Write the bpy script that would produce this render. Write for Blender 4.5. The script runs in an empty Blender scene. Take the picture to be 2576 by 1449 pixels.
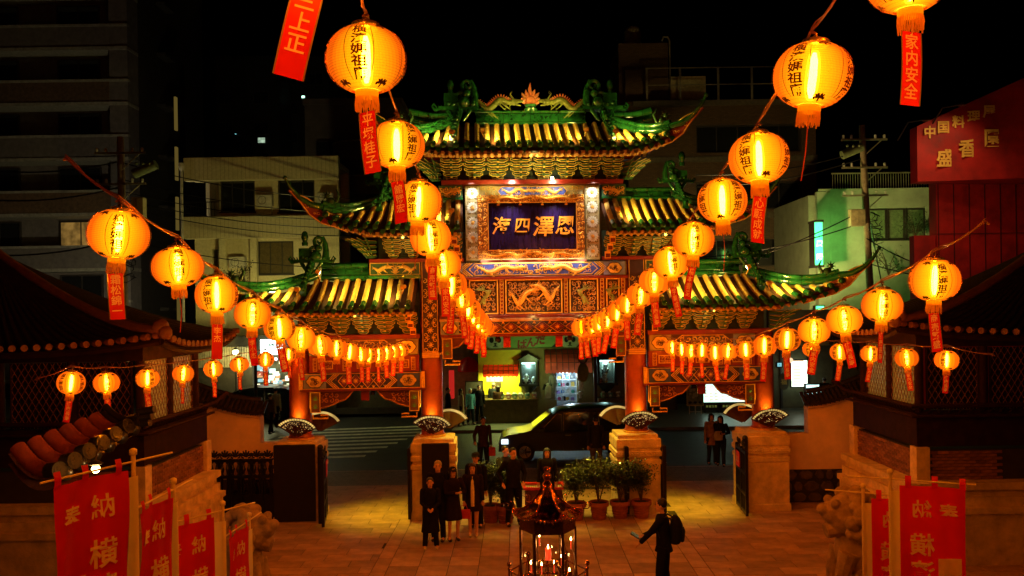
import bpy, math, random
from mathutils import Vector, Matrix
random.seed(7)
C = bpy.context.scene.collection
scene = bpy.context.scene
PI = math.pi
# ---------------------------------------------------------------- camera, sky, exposure
F, CX, HY, CAMH, ROLL = 2100.0, 1304.5, 778.0, 5.06, 0.0145
cam = bpy.data.cameras.new('camera')
cam_o = bpy.data.objects.new('camera', cam)
C.objects.link(cam_o)
cam_o.location = (0, 0, CAMH)
cam_o.rotation_euler = (Matrix.Rotation(PI / 2, 4, 'X') @ Matrix.Rotation(-ROLL, 4, 'Z')).to_euler()
cam.sensor_width = 36
cam.lens = 36 * F / 2576
_dx, _dy = CX - 1288, HY - 724.5
cam.shift_x = -_dx / 2576
cam.shift_y = _dy / 2576
cam.clip_end = 600
cam.clip_start = 0.05
scene.camera = cam_o
w = bpy.data.worlds.new('World')
scene.world = w
w.use_nodes = True
nt = w.node_tree
sky = nt.nodes.new('ShaderNodeTexSky')
sky.sky_type = 'NISHITA'
sky.sun_disc = False
sky.sun_elevation = math.radians(-6)
sky.sun_rotation = math.radians(200)
bg = nt.nodes['Background']
nt.links.new(sky.outputs['Color'], bg.inputs['Color'])
bg.inputs['Strength'].default_value = 0.004
scene.view_settings.view_transform = 'Standard'
scene.view_settings.look = 'None'
scene.view_settings.exposure = 0
scene.view_settings.gamma = 1
scene.cycles.transparent_max_bounces = 96
scene.cycles.max_bounces = 6
scene.cycles.diffuse_bounces = 3
scene.cycles.glossy_bounces = 3
scene.cycles.sample_clamp_indirect = 4.0
scene.cycles.use_light_tree = True

def P(px, py, Y):
    """point of the place seen at (px,py) of the 2576 wide photo, Y metres ahead"""
    dx, dy = px - CX, py - HY
    c, s = math.cos(ROLL), math.sin(ROLL)
    ux, uy = dx * c - dy * s, dy * c + dx * s
    return Vector((ux * Y / F, Y, CAMH - uy * Y / F))

# ---------------------------------------------------------------- mesh helpers
class MB:
    def __init__(self):
        self.v, self.f, self.mi, self.M, self.m = [], [], [], None, 0
    def add(self, vs, fs):
        n = len(self.v)
        if self.M is not None:
            vs = [self.M @ Vector(p) for p in vs]
        self.v.extend(tuple(p) for p in vs)
        for f in fs:
            self.f.append(tuple(i + n for i in f)); self.mi.append(self.m)
        return self
    def box(self, x0, x1, y0, y1, z0, z1):
        vs = [(x, y, z) for z in (z0, z1) for y in (y0, y1) for x in (x0, x1)]
        return self.add(vs, [(0, 2, 3, 1), (4, 5, 7, 6), (0, 1, 5, 4), (2, 6, 7, 3), (0, 4, 6, 2), (1, 3, 7, 5)])
    def bbox(self, x0, x1, y0, y1, z0, z1, b=0.01):
        """box with a chamfered top"""
        vs = [(x, y, z0) for y in (y0, y1) for x in (x0, x1)] + [(x, y, z1 - b) for y in (y0, y1) for x in (x0, x1)] \
            + [(x, y, z1) for y in (y0 + b, y1 - b) for x in (x0 + b, x1 - b)]
        q = lambda a: [(a, a + 1, a + 5, a + 4), (a + 1, a + 3, a + 7, a + 5), (a + 3, a + 2, a + 6, a + 7), (a + 2, a, a + 4, a + 6)]
        return self.add(vs, [(0, 2, 3, 1)] + q(0) + q(4) + [(8, 9, 11, 10)])
    def tube(self, pts, r, n=6, cap=True, flat=1.0):
        pts = [Vector(p) for p in pts]
        k = len(pts)
        rs = r if isinstance(r, (list, tuple)) else [r] * k
        vs, fs = [], []
        up = None
        for i, p in enumerate(pts):
            d = (pts[min(i + 1, k - 1)] - pts[max(i - 1, 0)])
            if d.length < 1e-9: d = Vector((0, 0, 1))
            d.normalize()
            if up is None:
                up = Vector((0, 0, 1)) if abs(d.z) < .9 else Vector((0, 1, 0))
            a = d.cross(up)
            if a.length < 1e-4: a = d.cross(Vector((1, 0, 0)))
            a.normalize(); b = a.cross(d).normalized(); up = b
            for j in range(n):
                t = 2 * PI * j / n
                vs.append(p + (a * math.cos(t) + b * math.sin(t) * flat) * rs[i])
        for i in range(k - 1):
            for j in range(n):
                fs.append((i * n + j, i * n + (j + 1) % n, (i + 1) * n + (j + 1) % n, (i + 1) * n + j))
        if cap:
            fs.append(tuple(range(n - 1, -1, -1))); fs.append(tuple((k - 1) * n + j for j in range(n)))
        return self.add(vs, fs)
    def lathe(self, prof, n=16, c=(0, 0, 0), sx=1.0, sy=1.0, a0=0.0):
        vs, fs = [], []
        for r, z in prof:
            for j in range(n):
                t = 2 * PI * j / n + a0
                vs.append((c[0] + r * math.cos(t) * sx, c[1] + r * math.sin(t) * sy, c[2] + z))
        for i in range(len(prof) - 1):
            for j in range(n):
                fs.append((i * n + j, i * n + (j + 1) % n, (i + 1) * n + (j + 1) % n, (i + 1) * n + j))
        if prof[0][0] > 1e-6: fs.append(tuple(range(n - 1, -1, -1)))
        if prof[-1][0] > 1e-6: fs.append(tuple((len(prof) - 1) * n + j for j in range(n)))
        return self.add(vs, fs)
    def ball(self, c, r, n=10, m=7, sx=1, sy=1, sz=1):
        prof = [(r * math.sin(PI * i / (m - 1)) + (1e-7 if i in (0, m - 1) else 0), -r * sz * math.cos(PI * i / (m - 1))) for i in range(m)]
        return self.lathe([(max(p[0], 1e-7), p[1]) for p in prof], n, c, sx, sy)
    def prism(self, poly, y0, y1):
        """polygon in XZ pushed from y0 to y1"""
        n = len(poly)
        vs = [(x, y0, z) for x, z in poly] + [(x, y1, z) for x, z in poly]
        return self.add(vs, [tuple(range(n)), tuple(range(2 * n - 1, n - 1, -1))] + [(i, i + n, (i + 1) % n + n, (i + 1) % n) for i in range(n)])
    def grid(self, fn, nu, nv):
        vs = [fn(i / nu, j / nv) for j in range(nv + 1) for i in range(nu + 1)]
        w_ = nu + 1
        return self.add(vs, [(j * w_ + i, j * w_ + i + 1, (j + 1) * w_ + i + 1, (j + 1) * w_ + i) for j in range(nv) for i in range(nu)])
    def loft(self, rings, n=14):
        """rings of (z, cx, cy, rx, ry)"""
        vs, fs = [], []
        for z, cx, cy, rx, ry in rings:
            for j in range(n):
                t = 2 * PI * j / n
                vs.append((cx + rx * math.cos(t), cy + ry * math.sin(t), z))
        for i in range(len(rings) - 1):
            for j in range(n):
                fs.append((i * n + j, i * n + (j + 1) % n, (i + 1) * n + (j + 1) % n, (i + 1) * n + j))
        fs.append(tuple(range(n - 1, -1, -1))); fs.append(tuple((len(rings) - 1) * n + j for j in range(n)))
        return self.add(vs, fs)
    def mesh(self, name, mats, smooth=False):
        me = bpy.data.meshes.new(name)
        me.from_pydata(self.v, [], self.f)
        for m_ in (mats if isinstance(mats, (list, tuple)) else [mats]): me.materials.append(m_)
        if any(self.mi): me.polygons.foreach_set('material_index', self.mi)
        me.update()
        if smooth:
            me.polygons.foreach_set('use_smooth', [True] * len(me.polygons))
            me.set_sharp_from_angle(angle=math.radians(66))
        return me

WL = {}
def wl(o):
    return WL.get(o.name, Vector((0, 0, 0))) if o else Vector((0, 0, 0))
def thing(name, label, cat, loc=(0, 0, 0), rz=0.0, group=None, kind=None):
    o = bpy.data.objects.new(name, None)
    C.objects.link(o)
    o.empty_display_size = .1
    o.location = loc; o.rotation_euler = (0, 0, rz)
    WL[o.name] = Vector(loc)
    tag(o, label, cat, group, kind)
    return o
def tag(o, label=None, cat=None, group=None, kind=None):
    if label: o['label'] = label
    if cat: o['category'] = cat
    if group: o['group'] = group
    if kind: o['kind'] = kind
    return o
def put(name, me, parent=None, loc=(0, 0, 0), rot=(0, 0, 0), sc=1.0, label=None, kind=None):
    """links a mesh at a place given in the parent's own frame"""
    o = bpy.data.objects.new(name, me)
    C.objects.link(o)
    o.parent = parent
    o.location = loc; o.rotation_euler = rot
    o.scale = (sc, sc, sc) if not isinstance(sc, (tuple, list)) else sc
    if label: o['label'] = label
    if kind: o['kind'] = kind
    return o
def part(name, mb, mats, parent=None, smooth=False, label=None, kind=None, world=False):
    """mesh given in the parent's frame, or (world=True) in world coordinates under an unrotated thing"""
    me = mb.mesh(name, mats, smooth)
    off = Vector((0, 0, 0))
    if world and parent is not None and parent.parent is None: off = -wl(parent)
    return put(name, me, parent, off, label=label, kind=kind)
def autosmooth(o, ang=40):
    o.data.polygons.foreach_set('use_smooth', [True] * len(o.data.polygons))
    try: o.data.set_sharp_from_angle(angle=math.radians(ang))
    except Exception: pass
    return o
def copy_tree(o, parent=None):
    c = o.copy(); C.objects.link(c); c.parent = parent
    for ch in list(o.children): copy_tree(ch, c)
    return c

# ---------------------------------------------------------------- materials
MATS = {}
def mat(name, col, rough=.6, metal=0.0, var=.3, scale=6.0, bump=.15, bscale=None, rand=0.0, coat=0.0, emit=None, es=0.0, trans=0.0, spec=.4, aniso=None):
    if name in MATS: return MATS[name]
    m = bpy.data.materials.new(name); m.use_nodes = True
    t = m.node_tree; N = t.nodes; L = t.links
    b = N['Principled BSDF']
    b.inputs['Roughness'].default_value = rough
    b.inputs['Metallic'].default_value = metal
    b.inputs['Specular IOR Level'].default_value = spec
    if coat: b.inputs['Coat Weight'].default_value = coat; b.inputs['Coat Roughness'].default_value = .08
    tc = N.new('ShaderNodeTexCoord')
    src = tc.outputs['Object']
    if aniso:
        mp = N.new('ShaderNodeMapping'); mp.inputs['Scale'].default_value = aniso
        L.new(src, mp.inputs['Vector']); src = mp.outputs['Vector']
    nz = N.new('ShaderNodeTexNoise'); nz.inputs['Scale'].default_value = scale; nz.inputs['Detail'].default_value = 5; nz.inputs['Roughness'].default_value = .65
    L.new(src, nz.inputs['Vector'])
    rp = N.new('ShaderNodeMapRange'); rp.inputs['From Min'].default_value = .3; rp.inputs['From Max'].default_value = .7
    rp.inputs['To Min'].default_value = 1 - var; rp.inputs['To Max'].default_value = 1 + var
    L.new(nz.outputs['Fac'], rp.inputs['Value'])
    fac = rp.outputs['Result']
    if rand:
        oi = N.new('ShaderNodeObjectInfo')
        r2 = N.new('ShaderNodeMapRange'); r2.inputs['To Min'].default_value = 1 - rand; r2.inputs['To Max'].default_value = 1 + rand
        L.new(oi.outputs['Random'], r2.inputs['Value'])
        mu = N.new('ShaderNodeMath'); mu.operation = 'MULTIPLY'
        L.new(fac, mu.inputs[0]); L.new(r2.outputs['Result'], mu.inputs[1]); fac = mu.outputs[0]
    mx = N.new('ShaderNodeVectorMath'); mx.operation = 'SCALE'
    mx.inputs[0].default_value = col[:3]
    L.new(fac, mx.inputs['Scale'])
    L.new(mx.outputs['Vector'], b.inputs['Base Color'])
    if bump:
        n2 = N.new('ShaderNodeTexNoise'); n2.inputs['Scale'].default_value = bscale or scale * 4; n2.inputs['Detail'].default_value = 4
        L.new(src, n2.inputs['Vector'])
        bp = N.new('ShaderNodeBump'); bp.inputs['Strength'].default_value = bump; bp.inputs['Distance'].default_value = .02
        L.new(n2.outputs['Fac'], bp.inputs['Height']); L.new(bp.outputs['Normal'], b.inputs['Normal'])
        rr = N.new('ShaderNodeMapRange'); rr.inputs['To Min'].default_value = max(0, rough - .12); rr.inputs['To Max'].default_value = min(1, rough + .12)
        L.new(n2.outputs['Fac'], rr.inputs['Value']); L.new(rr.outputs['Result'], b.inputs['Roughness'])
    if emit:
        b.inputs['Emission Color'].default_value = (*emit, 1); b.inputs['Emission Strength'].default_value = es
    MATS[name] = m
    return m
def emitter(name, col, st, sample=True, var=0.0, scale=8):
    if name in MATS: return MATS[name]
    m = bpy.data.materials.new(name); m.use_nodes = True
    t = m.node_tree; t.nodes.clear()
    e = t.nodes.new('ShaderNodeEmission'); o = t.nodes.new('ShaderNodeOutputMaterial')
    e.inputs['Color'].default_value = (*col, 1); e.inputs['Strength'].default_value = st
    if var:
        tc = t.nodes.new('ShaderNodeTexCoord'); nz = t.nodes.new('ShaderNodeTexNoise'); nz.inputs['Scale'].default_value = scale; nz.inputs['Detail'].default_value = 6
        r = t.nodes.new('ShaderNodeMapRange'); r.inputs['From Min'].default_value = .35; r.inputs['From Max'].default_value = .65
        r.inputs['To Min'].default_value = st * (1 - var); r.inputs['To Max'].default_value = st * (1 + var)
        t.links.new(tc.outputs['Object'], nz.inputs['Vector']); t.links.new(nz.outputs['Fac'], r.inputs['Value']); t.links.new(r.outputs['Result'], e.inputs['Strength'])
    t.links.new(e.outputs[0], o.inputs['Surface'])
    if not sample: m.cycles.emission_sampling = 'NONE'
    MATS[name] = m
    return m
def thin(name, col, tcol, tfac=.4, transp=0.0):
    """paper or cloth that lets light through"""
    if name in MATS: return MATS[name]
    m = bpy.data.materials.new(name); m.use_nodes = True
    t = m.node_tree; t.nodes.clear()
    N = t.nodes.new; o = N('ShaderNodeOutputMaterial'); d = N('ShaderNodeBsdfDiffuse'); tr = N('ShaderNodeBsdfTranslucent'); mx = N('ShaderNodeMixShader')
    tc = N('ShaderNodeTexCoord'); nz = N('ShaderNodeTexNoise'); nz.inputs['Scale'].default_value = 9; nz.inputs['Detail'].default_value = 5
    bp = N('ShaderNodeBump'); bp.inputs['Strength'].default_value = .4; bp.inputs['Distance'].default_value = .03
    t.links.new(tc.outputs['Object'], nz.inputs['Vector']); t.links.new(nz.outputs['Fac'], bp.inputs['Height']); t.links.new(bp.outputs['Normal'], d.inputs['Normal'])
    d.inputs['Color'].default_value = (*col, 1); tr.inputs['Color'].default_value = (*tcol, 1); mx.inputs[0].default_value = tfac
    g = N('ShaderNodeBsdfGlossy'); g.inputs['Roughness'].default_value = .35; g.inputs['Color'].default_value = (.6, .6, .6, 1); m2 = N('ShaderNodeMixShader'); m2.inputs[0].default_value = .04
    t.links.new(d.outputs[0], mx.inputs[1]); t.links.new(tr.outputs[0], mx.inputs[2]); t.links.new(mx.outputs[0], m2.inputs[1]); t.links.new(g.outputs[0], m2.inputs[2])
    t.links.new(m2.outputs[0], o.inputs['Surface'])
    MATS[name] = m
    return m
def lamp(name, kind, loc, energy, col, parent=None, radius=.05, target=None, angle=60, blend=.6):
    l = bpy.data.lights.new(name, kind)
    l.energy = energy; l.color = col; l.shadow_soft_size = radius
    o = bpy.data.objects.new(name, l); C.objects.link(o)
    o.parent = parent; o.location = loc
    if kind == 'SPOT':
        l.spot_size = math.radians(angle); l.spot_blend = blend
        o.rotation_euler = (Vector(target) - Vector(loc)).to_track_quat('-Z', 'Y').to_euler()
    return o

# ---------------------------------------------------------------- lettering
_GL = {}
def glyph(ch, bold=.012):
    k = (ch, bold)
    if k not in _GL:
        c = bpy.data.curves.new('glyph', 'FONT'); c.body = ch; c.resolution_u = 2; c.offset = bold
        o = bpy.data.objects.new('glyph', c); C.objects.link(o)
        me = bpy.data.meshes.new_from_object(o.evaluated_get(bpy.context.evaluated_depsgraph_get()))
        vs = [v.co.copy() for v in me.vertices]; fs = [tuple(p.vertices) for p in me.polygons]
        bpy.data.objects.remove(o); bpy.data.meshes.remove(me); bpy.data.curves.remove(c)
        wd = max((v.x for v in vs), default=0) + min((v.x for v in vs), default=0)
        cx = .5 if ord(ch) > 0x2000 else wd / 2
        _GL[k] = ([(v.x - cx, v.y - .38) for v in vs], fs, wd)
    return _GL[k]
def write(mb, text, x, z, size, y=0.0, step=None, vertical=False, bold=.012, fn=None, depth=0, mirror=False, slant=0):
    """glyphs into mb, in the XZ plane facing -Y; fn maps (x,z)->point"""
    step = step or size * 1.05
    fn = fn or (lambda a, b: (a, y, b))
    for i, ch in enumerate(text):
        if ch == ' ': continue
        g, fs, wd = glyph(ch, bold)
        ox, oz = (x, z - i * step) if vertical else (x + i * step, z)
        sg = -1 if mirror else 1
        pts = [(ox + sg * (a + slant * b) * size, oz + b * size) for a, b in g]
        if depth:
            n = len(pts)
            vs = [fn(*p) for p in pts]; vb = [(q[0], q[1] + depth, q[2]) for q in vs]
            ec = {}
            for f in fs:
                for a, b in zip(f, f[1:] + f[:1]): ec[(a, b)] = ec.get((a, b), 0) + 1
            side = [(a, b, b + n, a + n) for (a, b) in ec if (b, a) not in ec]
            mb.add(vs + vb, fs + side)
        else:
            mb.add([fn(*p) for p in pts], fs)
    return mb
# ---------------------------------------------------------------- materials of the gate
RED = mat('red lacquer', (.17, .012, .009), .38, var=.2, scale=5, bump=.08, coat=.3)
DRED = mat('dark red paint', (.12, .008, .006), .45, var=.25, scale=6, bump=.1)
PILL = mat('orange red column paint', (.27, .045, .009), .42, var=.22, scale=4, bump=.08, coat=.25)
GOLD = mat('gilding', (.80, .43, .07), .36, metal=.4, var=.3, scale=14, bump=.25)
GOLDP = mat('gold paint', (.62, .36, .06), .5, var=.25, scale=18, bump=.2)
GREEN = mat('green glaze', (.011, .085, .022), .16, var=.6, scale=5, bump=.12, coat=.7, spec=.6)
DGREEN = mat('green bracket paint', (.025, .085, .03), .42, var=.3, scale=9, bump=.1)
BUFF = mat('buff roof tile', (.68, .43, .10), .5, var=.10, scale=1.5, bump=.04, bscale=14, rand=.12)
PAN = mat('brown pan tile', (.07, .026, .014), .5, var=.4, scale=12, bump=.3)
BLUE = mat('blue paint', (.03, .06, .42), .45, var=.2, scale=9, bump=.1)
NAVY = mat('dark blue paint', (.02, .018, .10), .45, var=.3, scale=9, bump=.1)
WHITEP = mat('white paint', (.72, .70, .62), .5, var=.15, scale=9, bump=.1)
BLACKL = mat('black iron', (.010, .008, .008), .38, var=.4, scale=9, bump=.1, metal=.2)
STONE = mat('pale stone', (.60, .46, .31), .82, var=.3, scale=4, bump=.5, bscale=30)
STONE_D = mat('dark stone', (.16, .11, .08), .85, var=.4, scale=5, bump=.6, bscale=25)
LACQ = mat('midnight blue lacquer board', (.012, .006, .055), .14, var=.5, scale=3, bump=.03, coat=.8, aniso=(6, 1, .6))
PAPER = emitter('lit cream paper', (1, .64, .17), .7, sample=False, var=.35, scale=3)
LED = emitter('warm led', (1, .82, .5), 16)
BULB = emitter('floodlight glass', (1, .86, .42), 26)

# ---------------------------------------------------------------- ornament shapes
def spiral(mb, cx, cz, r, a0, turns, wr=.012, y=0.0, n=11, k=4, d=1, M=None):
    pts = []
    for i in range(n):
        t = i / (n - 1)
        rr = r * (1 - .85 * t)
        a = a0 + d * turns * 2 * PI * t
        p = Vector((cx + rr * math.cos(a), y - .006 * math.sin(t * PI), cz + rr * math.sin(a)))
        pts.append(p)
    mb.tube(pts, [wr * (1 - .5 * i / n) for i in range(n)], k, cap=False)
def scrolls(mb, x0, x1, z0, z1, size, seed, y=0.0, wr=None, fill=1.0):
    """a carpet of curling tendrils, leaves and buds carved in relief"""
    R = random.Random(seed)
    nx, nz = max(1, round((x1 - x0) / size)), max(1, round((z1 - z0) / size))
    sx, sz = (x1 - x0) / nx, (z1 - z0) / nz
    for i in range(nx):
        for j in range(nz):
            if R.random() > fill: continue
            cx, cz = x0 + (i + .5) * sx, z0 + (j + .5) * sz
            r = min(sx, sz) * R.uniform(.42, .56)
            spiral(mb, cx, cz, r, R.uniform(0, 2 * PI), R.uniform(.8, 1.25), (wr or size * .085) * R.uniform(.8, 1.2), y + R.uniform(-.01, 0), d=R.choice((-1, 1)))
            if R.random() < .6:
                a = R.uniform(0, 2 * PI); q = Vector((cx + r * .9 * math.cos(a), y, cz + r * .9 * math.sin(a)))
                q.x = min(max(q.x, x0), x1); q.z = min(max(q.z, z0), z1)
                mb.ball(q, size * .13, 6, 4, sy=.6)
def dragon(mb, x0, x1, zc, amp, r, y=0.0, fin=0, n=26, waves=1.25, legs=True):
    """a winding dragon with back fins, four clawed legs, horns, whiskers and an open jaw; the head is at the x1 end"""
    pts, rs = [], []
    L = x1 - x0
    for i in range(n):
        t = i / (n - 1)
        x = x0 + L * t
        z = zc + amp * math.sin(t * waves * 2 * PI + 2.2) * (1 - .25 * t)
        if t > .82: z += (t - .82) / .18 * amp * .9
        pts.append(Vector((x, y, z))); rs.append(r * (.25 + .9 * math.sin(PI * min(1, t * .75 + .08))))
    mb.tube(pts, rs, 7)
    mb.m = fin
    for i in range(1, n - 1):
        d = (pts[i + 1] - pts[i - 1]).normalized(); nrm = Vector((-d.z, 0, d.x))
        if nrm.z < 0 and abs(d.x) > .2: nrm = -nrm
        p = pts[i]; q = rs[i]
        mb.add([p - d * q * .6 + Vector((0, -.3 * q, 0)), p + d * q * .6 + Vector((0, -.3 * q, 0)), p + nrm * q * 2.1 + d * q * .2, p - d * q * .5 + Vector((0, .4 * q, 0))], [(0, 1, 2), (1, 3, 2), (3, 0, 2)])
    mb.m = 0; h = pts[-1]; s = 1 if L > 0 else -1
    R = r * 1.5
    mb.ball(h + Vector((s * R * .5, 0, R * .1)), R, 8, 6, sx=1.15, sy=.8, sz=.85)
    mb.tube([h + Vector((s * R, 0, R * .3)), h + Vector((s * R * 2.4, 0, R * .35)), h + Vector((s * R * 2.7, 0, R * .1))], [R * .55, R * .4, R * .15], 6)
    mb.tube([h + Vector((s * R * .9, 0, -R * .5)), h + Vector((s * R * 2.1, 0, -R * .75))], [R * .35, R * .15], 6)
    for e in (-1, 1):
        mb.tube([h + Vector((s * R * .3, e * R * .4, R * .8)), h + Vector((-s * R * .5, e * R * .6, R * 1.9)), h + Vector((s * R * .1, e * R * .7, R * 2.6))], [R * .22, R * .15, R * .03], 5)
        mb.tube([h + Vector((s * R * 2.3, e * R * .3, 0)), h + Vector((s * R * 3.1, e * R * .5, R * .9)), h + Vector((s * R * 2.6, e * R * .6, R * 1.7))], R * .06, 4)
    for k in range(5):
        a = .5 + k * .5
        mb.tube([h + Vector((-s * R * .2, 0, 0)), h + Vector((-s * R * (1.3 + .2 * k) * math.cos(a - 1.4), 0, R * 1.7 * math.sin(a - 1.4)))], [R * .3, R * .03], 4)
    if legs:
        for t in (.3, .42, .66, .76):
            i = int(t * (n - 1)); p = pts[i]
            kx = s * r * (1.6 if t in (.3, .66) else -1.6)
            knee = p + Vector((kx, -r * .5, -r * 1.6)); ft = knee + Vector((s * r * 1.6, 0, -r * 1.5))
            mb.tube([p, knee, ft], [r * .6, r * .42, r * .22], 5)
            for c in (-.6, 0, .6): mb.tube([ft, ft + Vector((s * r * .9, 0, -r * (.3 + c)))], [r * .14, r * .03], 4)
    for k in range(4):
        mb.tube([pts[1], pts[0] + Vector((-s * r * 1.6, 0, r * (k - 1.5) * 1.1))], [r * .3, r * .04], 4)
def frame(mb, x0, x1, z0, z1, t, y0, y1):
    mb.box(x0, x1, y0, y1, z1 - t, z1); mb.box(x0, x1, y0, y1, z0, z0 + t)
    mb.box(x0, x0 + t, y0, y1, z0 + t, z1 - t); mb.box(x1 - t, x1, y0, y1, z0 + t, z1 - t)
def outline(mb, poly, y, r=.01, k=4):
    p = [Vector((x, y, z)) for x, z in poly]
    mb.tube(p + [p[0]], r, k, cap=False)
def chev_poly(x0, x1, z0, z1, c):
    zm = (z0 + z1) / 2
    return [(x0, zm), (x0 + c, z0), (x1 - c, z0), (x1, zm), (x1 - c, z1), (x0 + c, z1)]
def lobed(cx, cz, rx, rz, lobes=6, n=36, d=.12):
    return [(cx + rx * (1 - d + d * abs(math.cos(lobes / 2 * a))) * math.cos(a), cz + rz * (1 - d + d * abs(math.cos(lobes / 2 * a))) * math.sin(a)) for a in (2 * PI * i / n for i in range(n))]

# ---------------------------------------------------------------- the gate
GX, GY, GR = .378, 20.6, .045
gate = thing('temple_gate', 'red Chinese temple gate with green glazed roofs, gold carving and a dark blue name board', 'gate', (GX, GY, 0), GR)
def gz(py): return CAMH - (py - HY) / 101.9
def GW(p):
    """gate frame to world"""
    c, s = math.cos(GR), math.sin(GR)
    return Vector((GX + p[0] * c - p[1] * s, GY + p[0] * s + p[1] * c, p[2]))

# columns
for u, top in ((-5.78, 4.5), (-2.55, 6.35), (2.55, 6.35), (5.78, 4.5)):
    mb = MB(); mb.lathe([(.30, 1.955), (.31, 2.0), (.285, 2.04), (.272, 2.1), (.268, top)], 32, (u, .25, 0))
    o = autosmooth(part('column', mb, PILL, gate))
    mb = MB(); mb.lathe([(.33, 1.951), (.335, 1.985), (.305, 2.0)], 28, (u, .25, 0)); part('column_ring', mb, GOLD, gate, True)
# stone plinths
def plinth(u):
    mb = MB()
    a, f, b = .53, -.30, .80
    for z0, z1, e in ((0, .18, .03), (.18, 1.22, 0), (1.22, 1.34, .02), (1.34, 1.42, -.02), (1.42, 1.55, .03), (1.55, 1.63, 0), (1.63, 1.85, .02), (1.85, 1.95, -.04)):
        mb.bbox(u - a - e, u + a + e, f - e, b + e, z0, z1, .02)
    o = part('plinth', mb, STONE, gate)
    t = MB()
    for k in range(16): t.ball((u - a + .035 + k * .066, f - .03, 1.485), .022, 6, 4)
    part('moulding', t, STONE, o)
    return o
for u in (-5.78, -2.5, 2.5, 5.70): plinth(u)
# dark gate leaves folded back against the plinths
def leaf(u0, u1, y0, y1, z1, slats=True, sign=None):
    mb = MB(); mb.bbox(min(u0, u1), max(u0, u1), min(y0, y1), max(y0, y1), .06, z1, .02)
    o = part('gate_leaf', mb, BLACKL, gate)
    return o
leaf(-2.78, -2.12, -.39, -.33, 1.86)
leaf(-6.30, -5.32, -.40, -.34, 1.90)
leaf(-3.12, -3.05, -.45, .35, 1.76)
leaf(2.12, 2.22, -.50, -.34, 1.70)
leaf(3.06, 3.14, -.45, .5, 1.70)
for u0, yy in ((-5.2, 1), (5.12, 1)):
    s = 1 if u0 < 0 else -1
    hinge = Vector((u0, .1, 0))
    mb = MB()
    for k, (a, b) in enumerate(((0, .06), (.62, .68), (1.24, 1.30))):
        mb.box(a, b, -.03, .03, .05, 1.62)
    for z in (.06, .5, 1.0, 1.5): mb.box(.06, 1.24, -.025, .025, z, z + .07)
    for k in range(9): mb.tube([(.12 + k * .135, 0, .1), (.12 + k * .135, 0, 1.55)], .014, 5)
    for k in range(4): spiral(mb, .2 + k * .3, 1.70, .13, -PI / 2, 1.1, .018, 0, d=(-1) ** k)
    g = part('gate_leaf', mb, BLACKL, gate)
    g.location = (u0, .35, 0); g.rotation_euler = (0, 0, -PI / 2 + (.12 if s > 0 else -.12))
    mb = MB(); mb.box(.16, .56, -.045, -.03, 1.08, 1.45); mb.box(.16, .56, .03, .045, 1.08, 1.45)
    pl = part('notice_plate', mb, mat('red notice enamel', (.6, .03, .02), .4), g)
    mb = MB(); write(mb, '出口', .26, 1.26, .16, -.049, .19); part('lettering', mb, WHITEP, g)
    mb = MB(); mb.tube([(u0 + s * .0, -.36, 0), (u0, -.36, 1.78)], .07, 10); mb.ball((u0, -.36, 1.82), .075, 10, 6)
    part('gate_post', mb, BLACKL, gate, True)
# painted square casing on inner columns, under and over the beams
def casing(u, z0, z1, seed):
    mb = MB(); mb.box(u - .19, u + .19, -.06, .2, z0, z1); o = part('column_casing', mb, mat('blackish painted casing', (.035, .012, .03), .4, var=.3), gate)
    g = MB(); z = z0 + .2
    for k, zz in enumerate([z0 + .17 + i * .36 for i in range(int((z1 - z0 - .1) / .36))]):
        g.ball((u, -.065, zz), .045, 10, 5, sy=.5)
        for a in range(8): g.tube([(u + .05 * math.cos(a * PI / 4), -.066, zz + .05 * math.sin(a * PI / 4)), (u + .085 * math.cos(a * PI / 4 + .3), -.066, zz + .085 * math.sin(a * PI / 4 + .3))], [.013, .004], 4)
        for sx in (-1, 1):
            for sz in (-1, 1):
                spiral(g, u + sx * .12, zz + sz * .12, .062, PI / 2 * sz, 1.2, .010, -.066, d=sx * sz)
                spiral(g, u + sx * .06, zz + sz * .16, .035, 0, 1.0, .008, -.066, d=sx * sz, n=8)
    frame(g, u - .19, u + .19, z0, z1, .014, -.072, -.061)
    part('gilt_scrolls', g, GOLDP, o, True)
    g = MB()
    for k in range(3): g.box(u - .21, u + .21, -.085, .21, z0 - .05 - k * .045, z0 - .02 - k * .045)
    part('gilt_band', g, GOLDP, o)
casing(-2.55, 4.05, 6.27, 1); casing(2.55, 4.05, 6.27, 2)

def mirror_pair(fn):
    fn(-1); fn(1)
# --- central bay
def beam(name, u0, u1, z0, z1, y0, y1, m, parent=gate):
    mb = MB(); mb.bbox(u0, u1, y0, y1, z0, z1, .015); return part(name, mb, m, parent)
beam('crossbeam', -2.22, 2.22, gz(467), gz(456), -.28, .5, RED)
beam('sign_wall', -1.66, 1.66, gz(656), gz(467), .02, .3, mat('pilaster ground', (.34, .30, .15), .45, var=.3))
# flower columns each side of the name board
FL_W = mat('flower white enamel', (.52, .54, .46), .4, var=.1)
FL_G = mat('green vine paint', (.12, .22, .05), .45, var=.3)
fl = MB()
for a in range(14):
    t = 2 * PI * a / 14; c, s = math.cos(t), math.sin(t)
    p = [(.042, -.25), (.12, -.5), (.15, 0), (.12, .5), (.042, .25)]
    fl.add([(c * r - s * q * .055 * (1 if r > .05 else .4), -.012, s * r + c * q * .055 * (1 if r > .05 else .4)) for r, q in p] + [(c * .09, -.02, s * .09)], [(0, 1, 5), (1, 2, 5), (2, 3, 5), (3, 4, 5), (4, 0, 5)])
fl.m = 1; fl.lathe([(.045, 0), (.04, .02), (1e-6, .03)], 12); n_ = len(fl.v)
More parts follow.
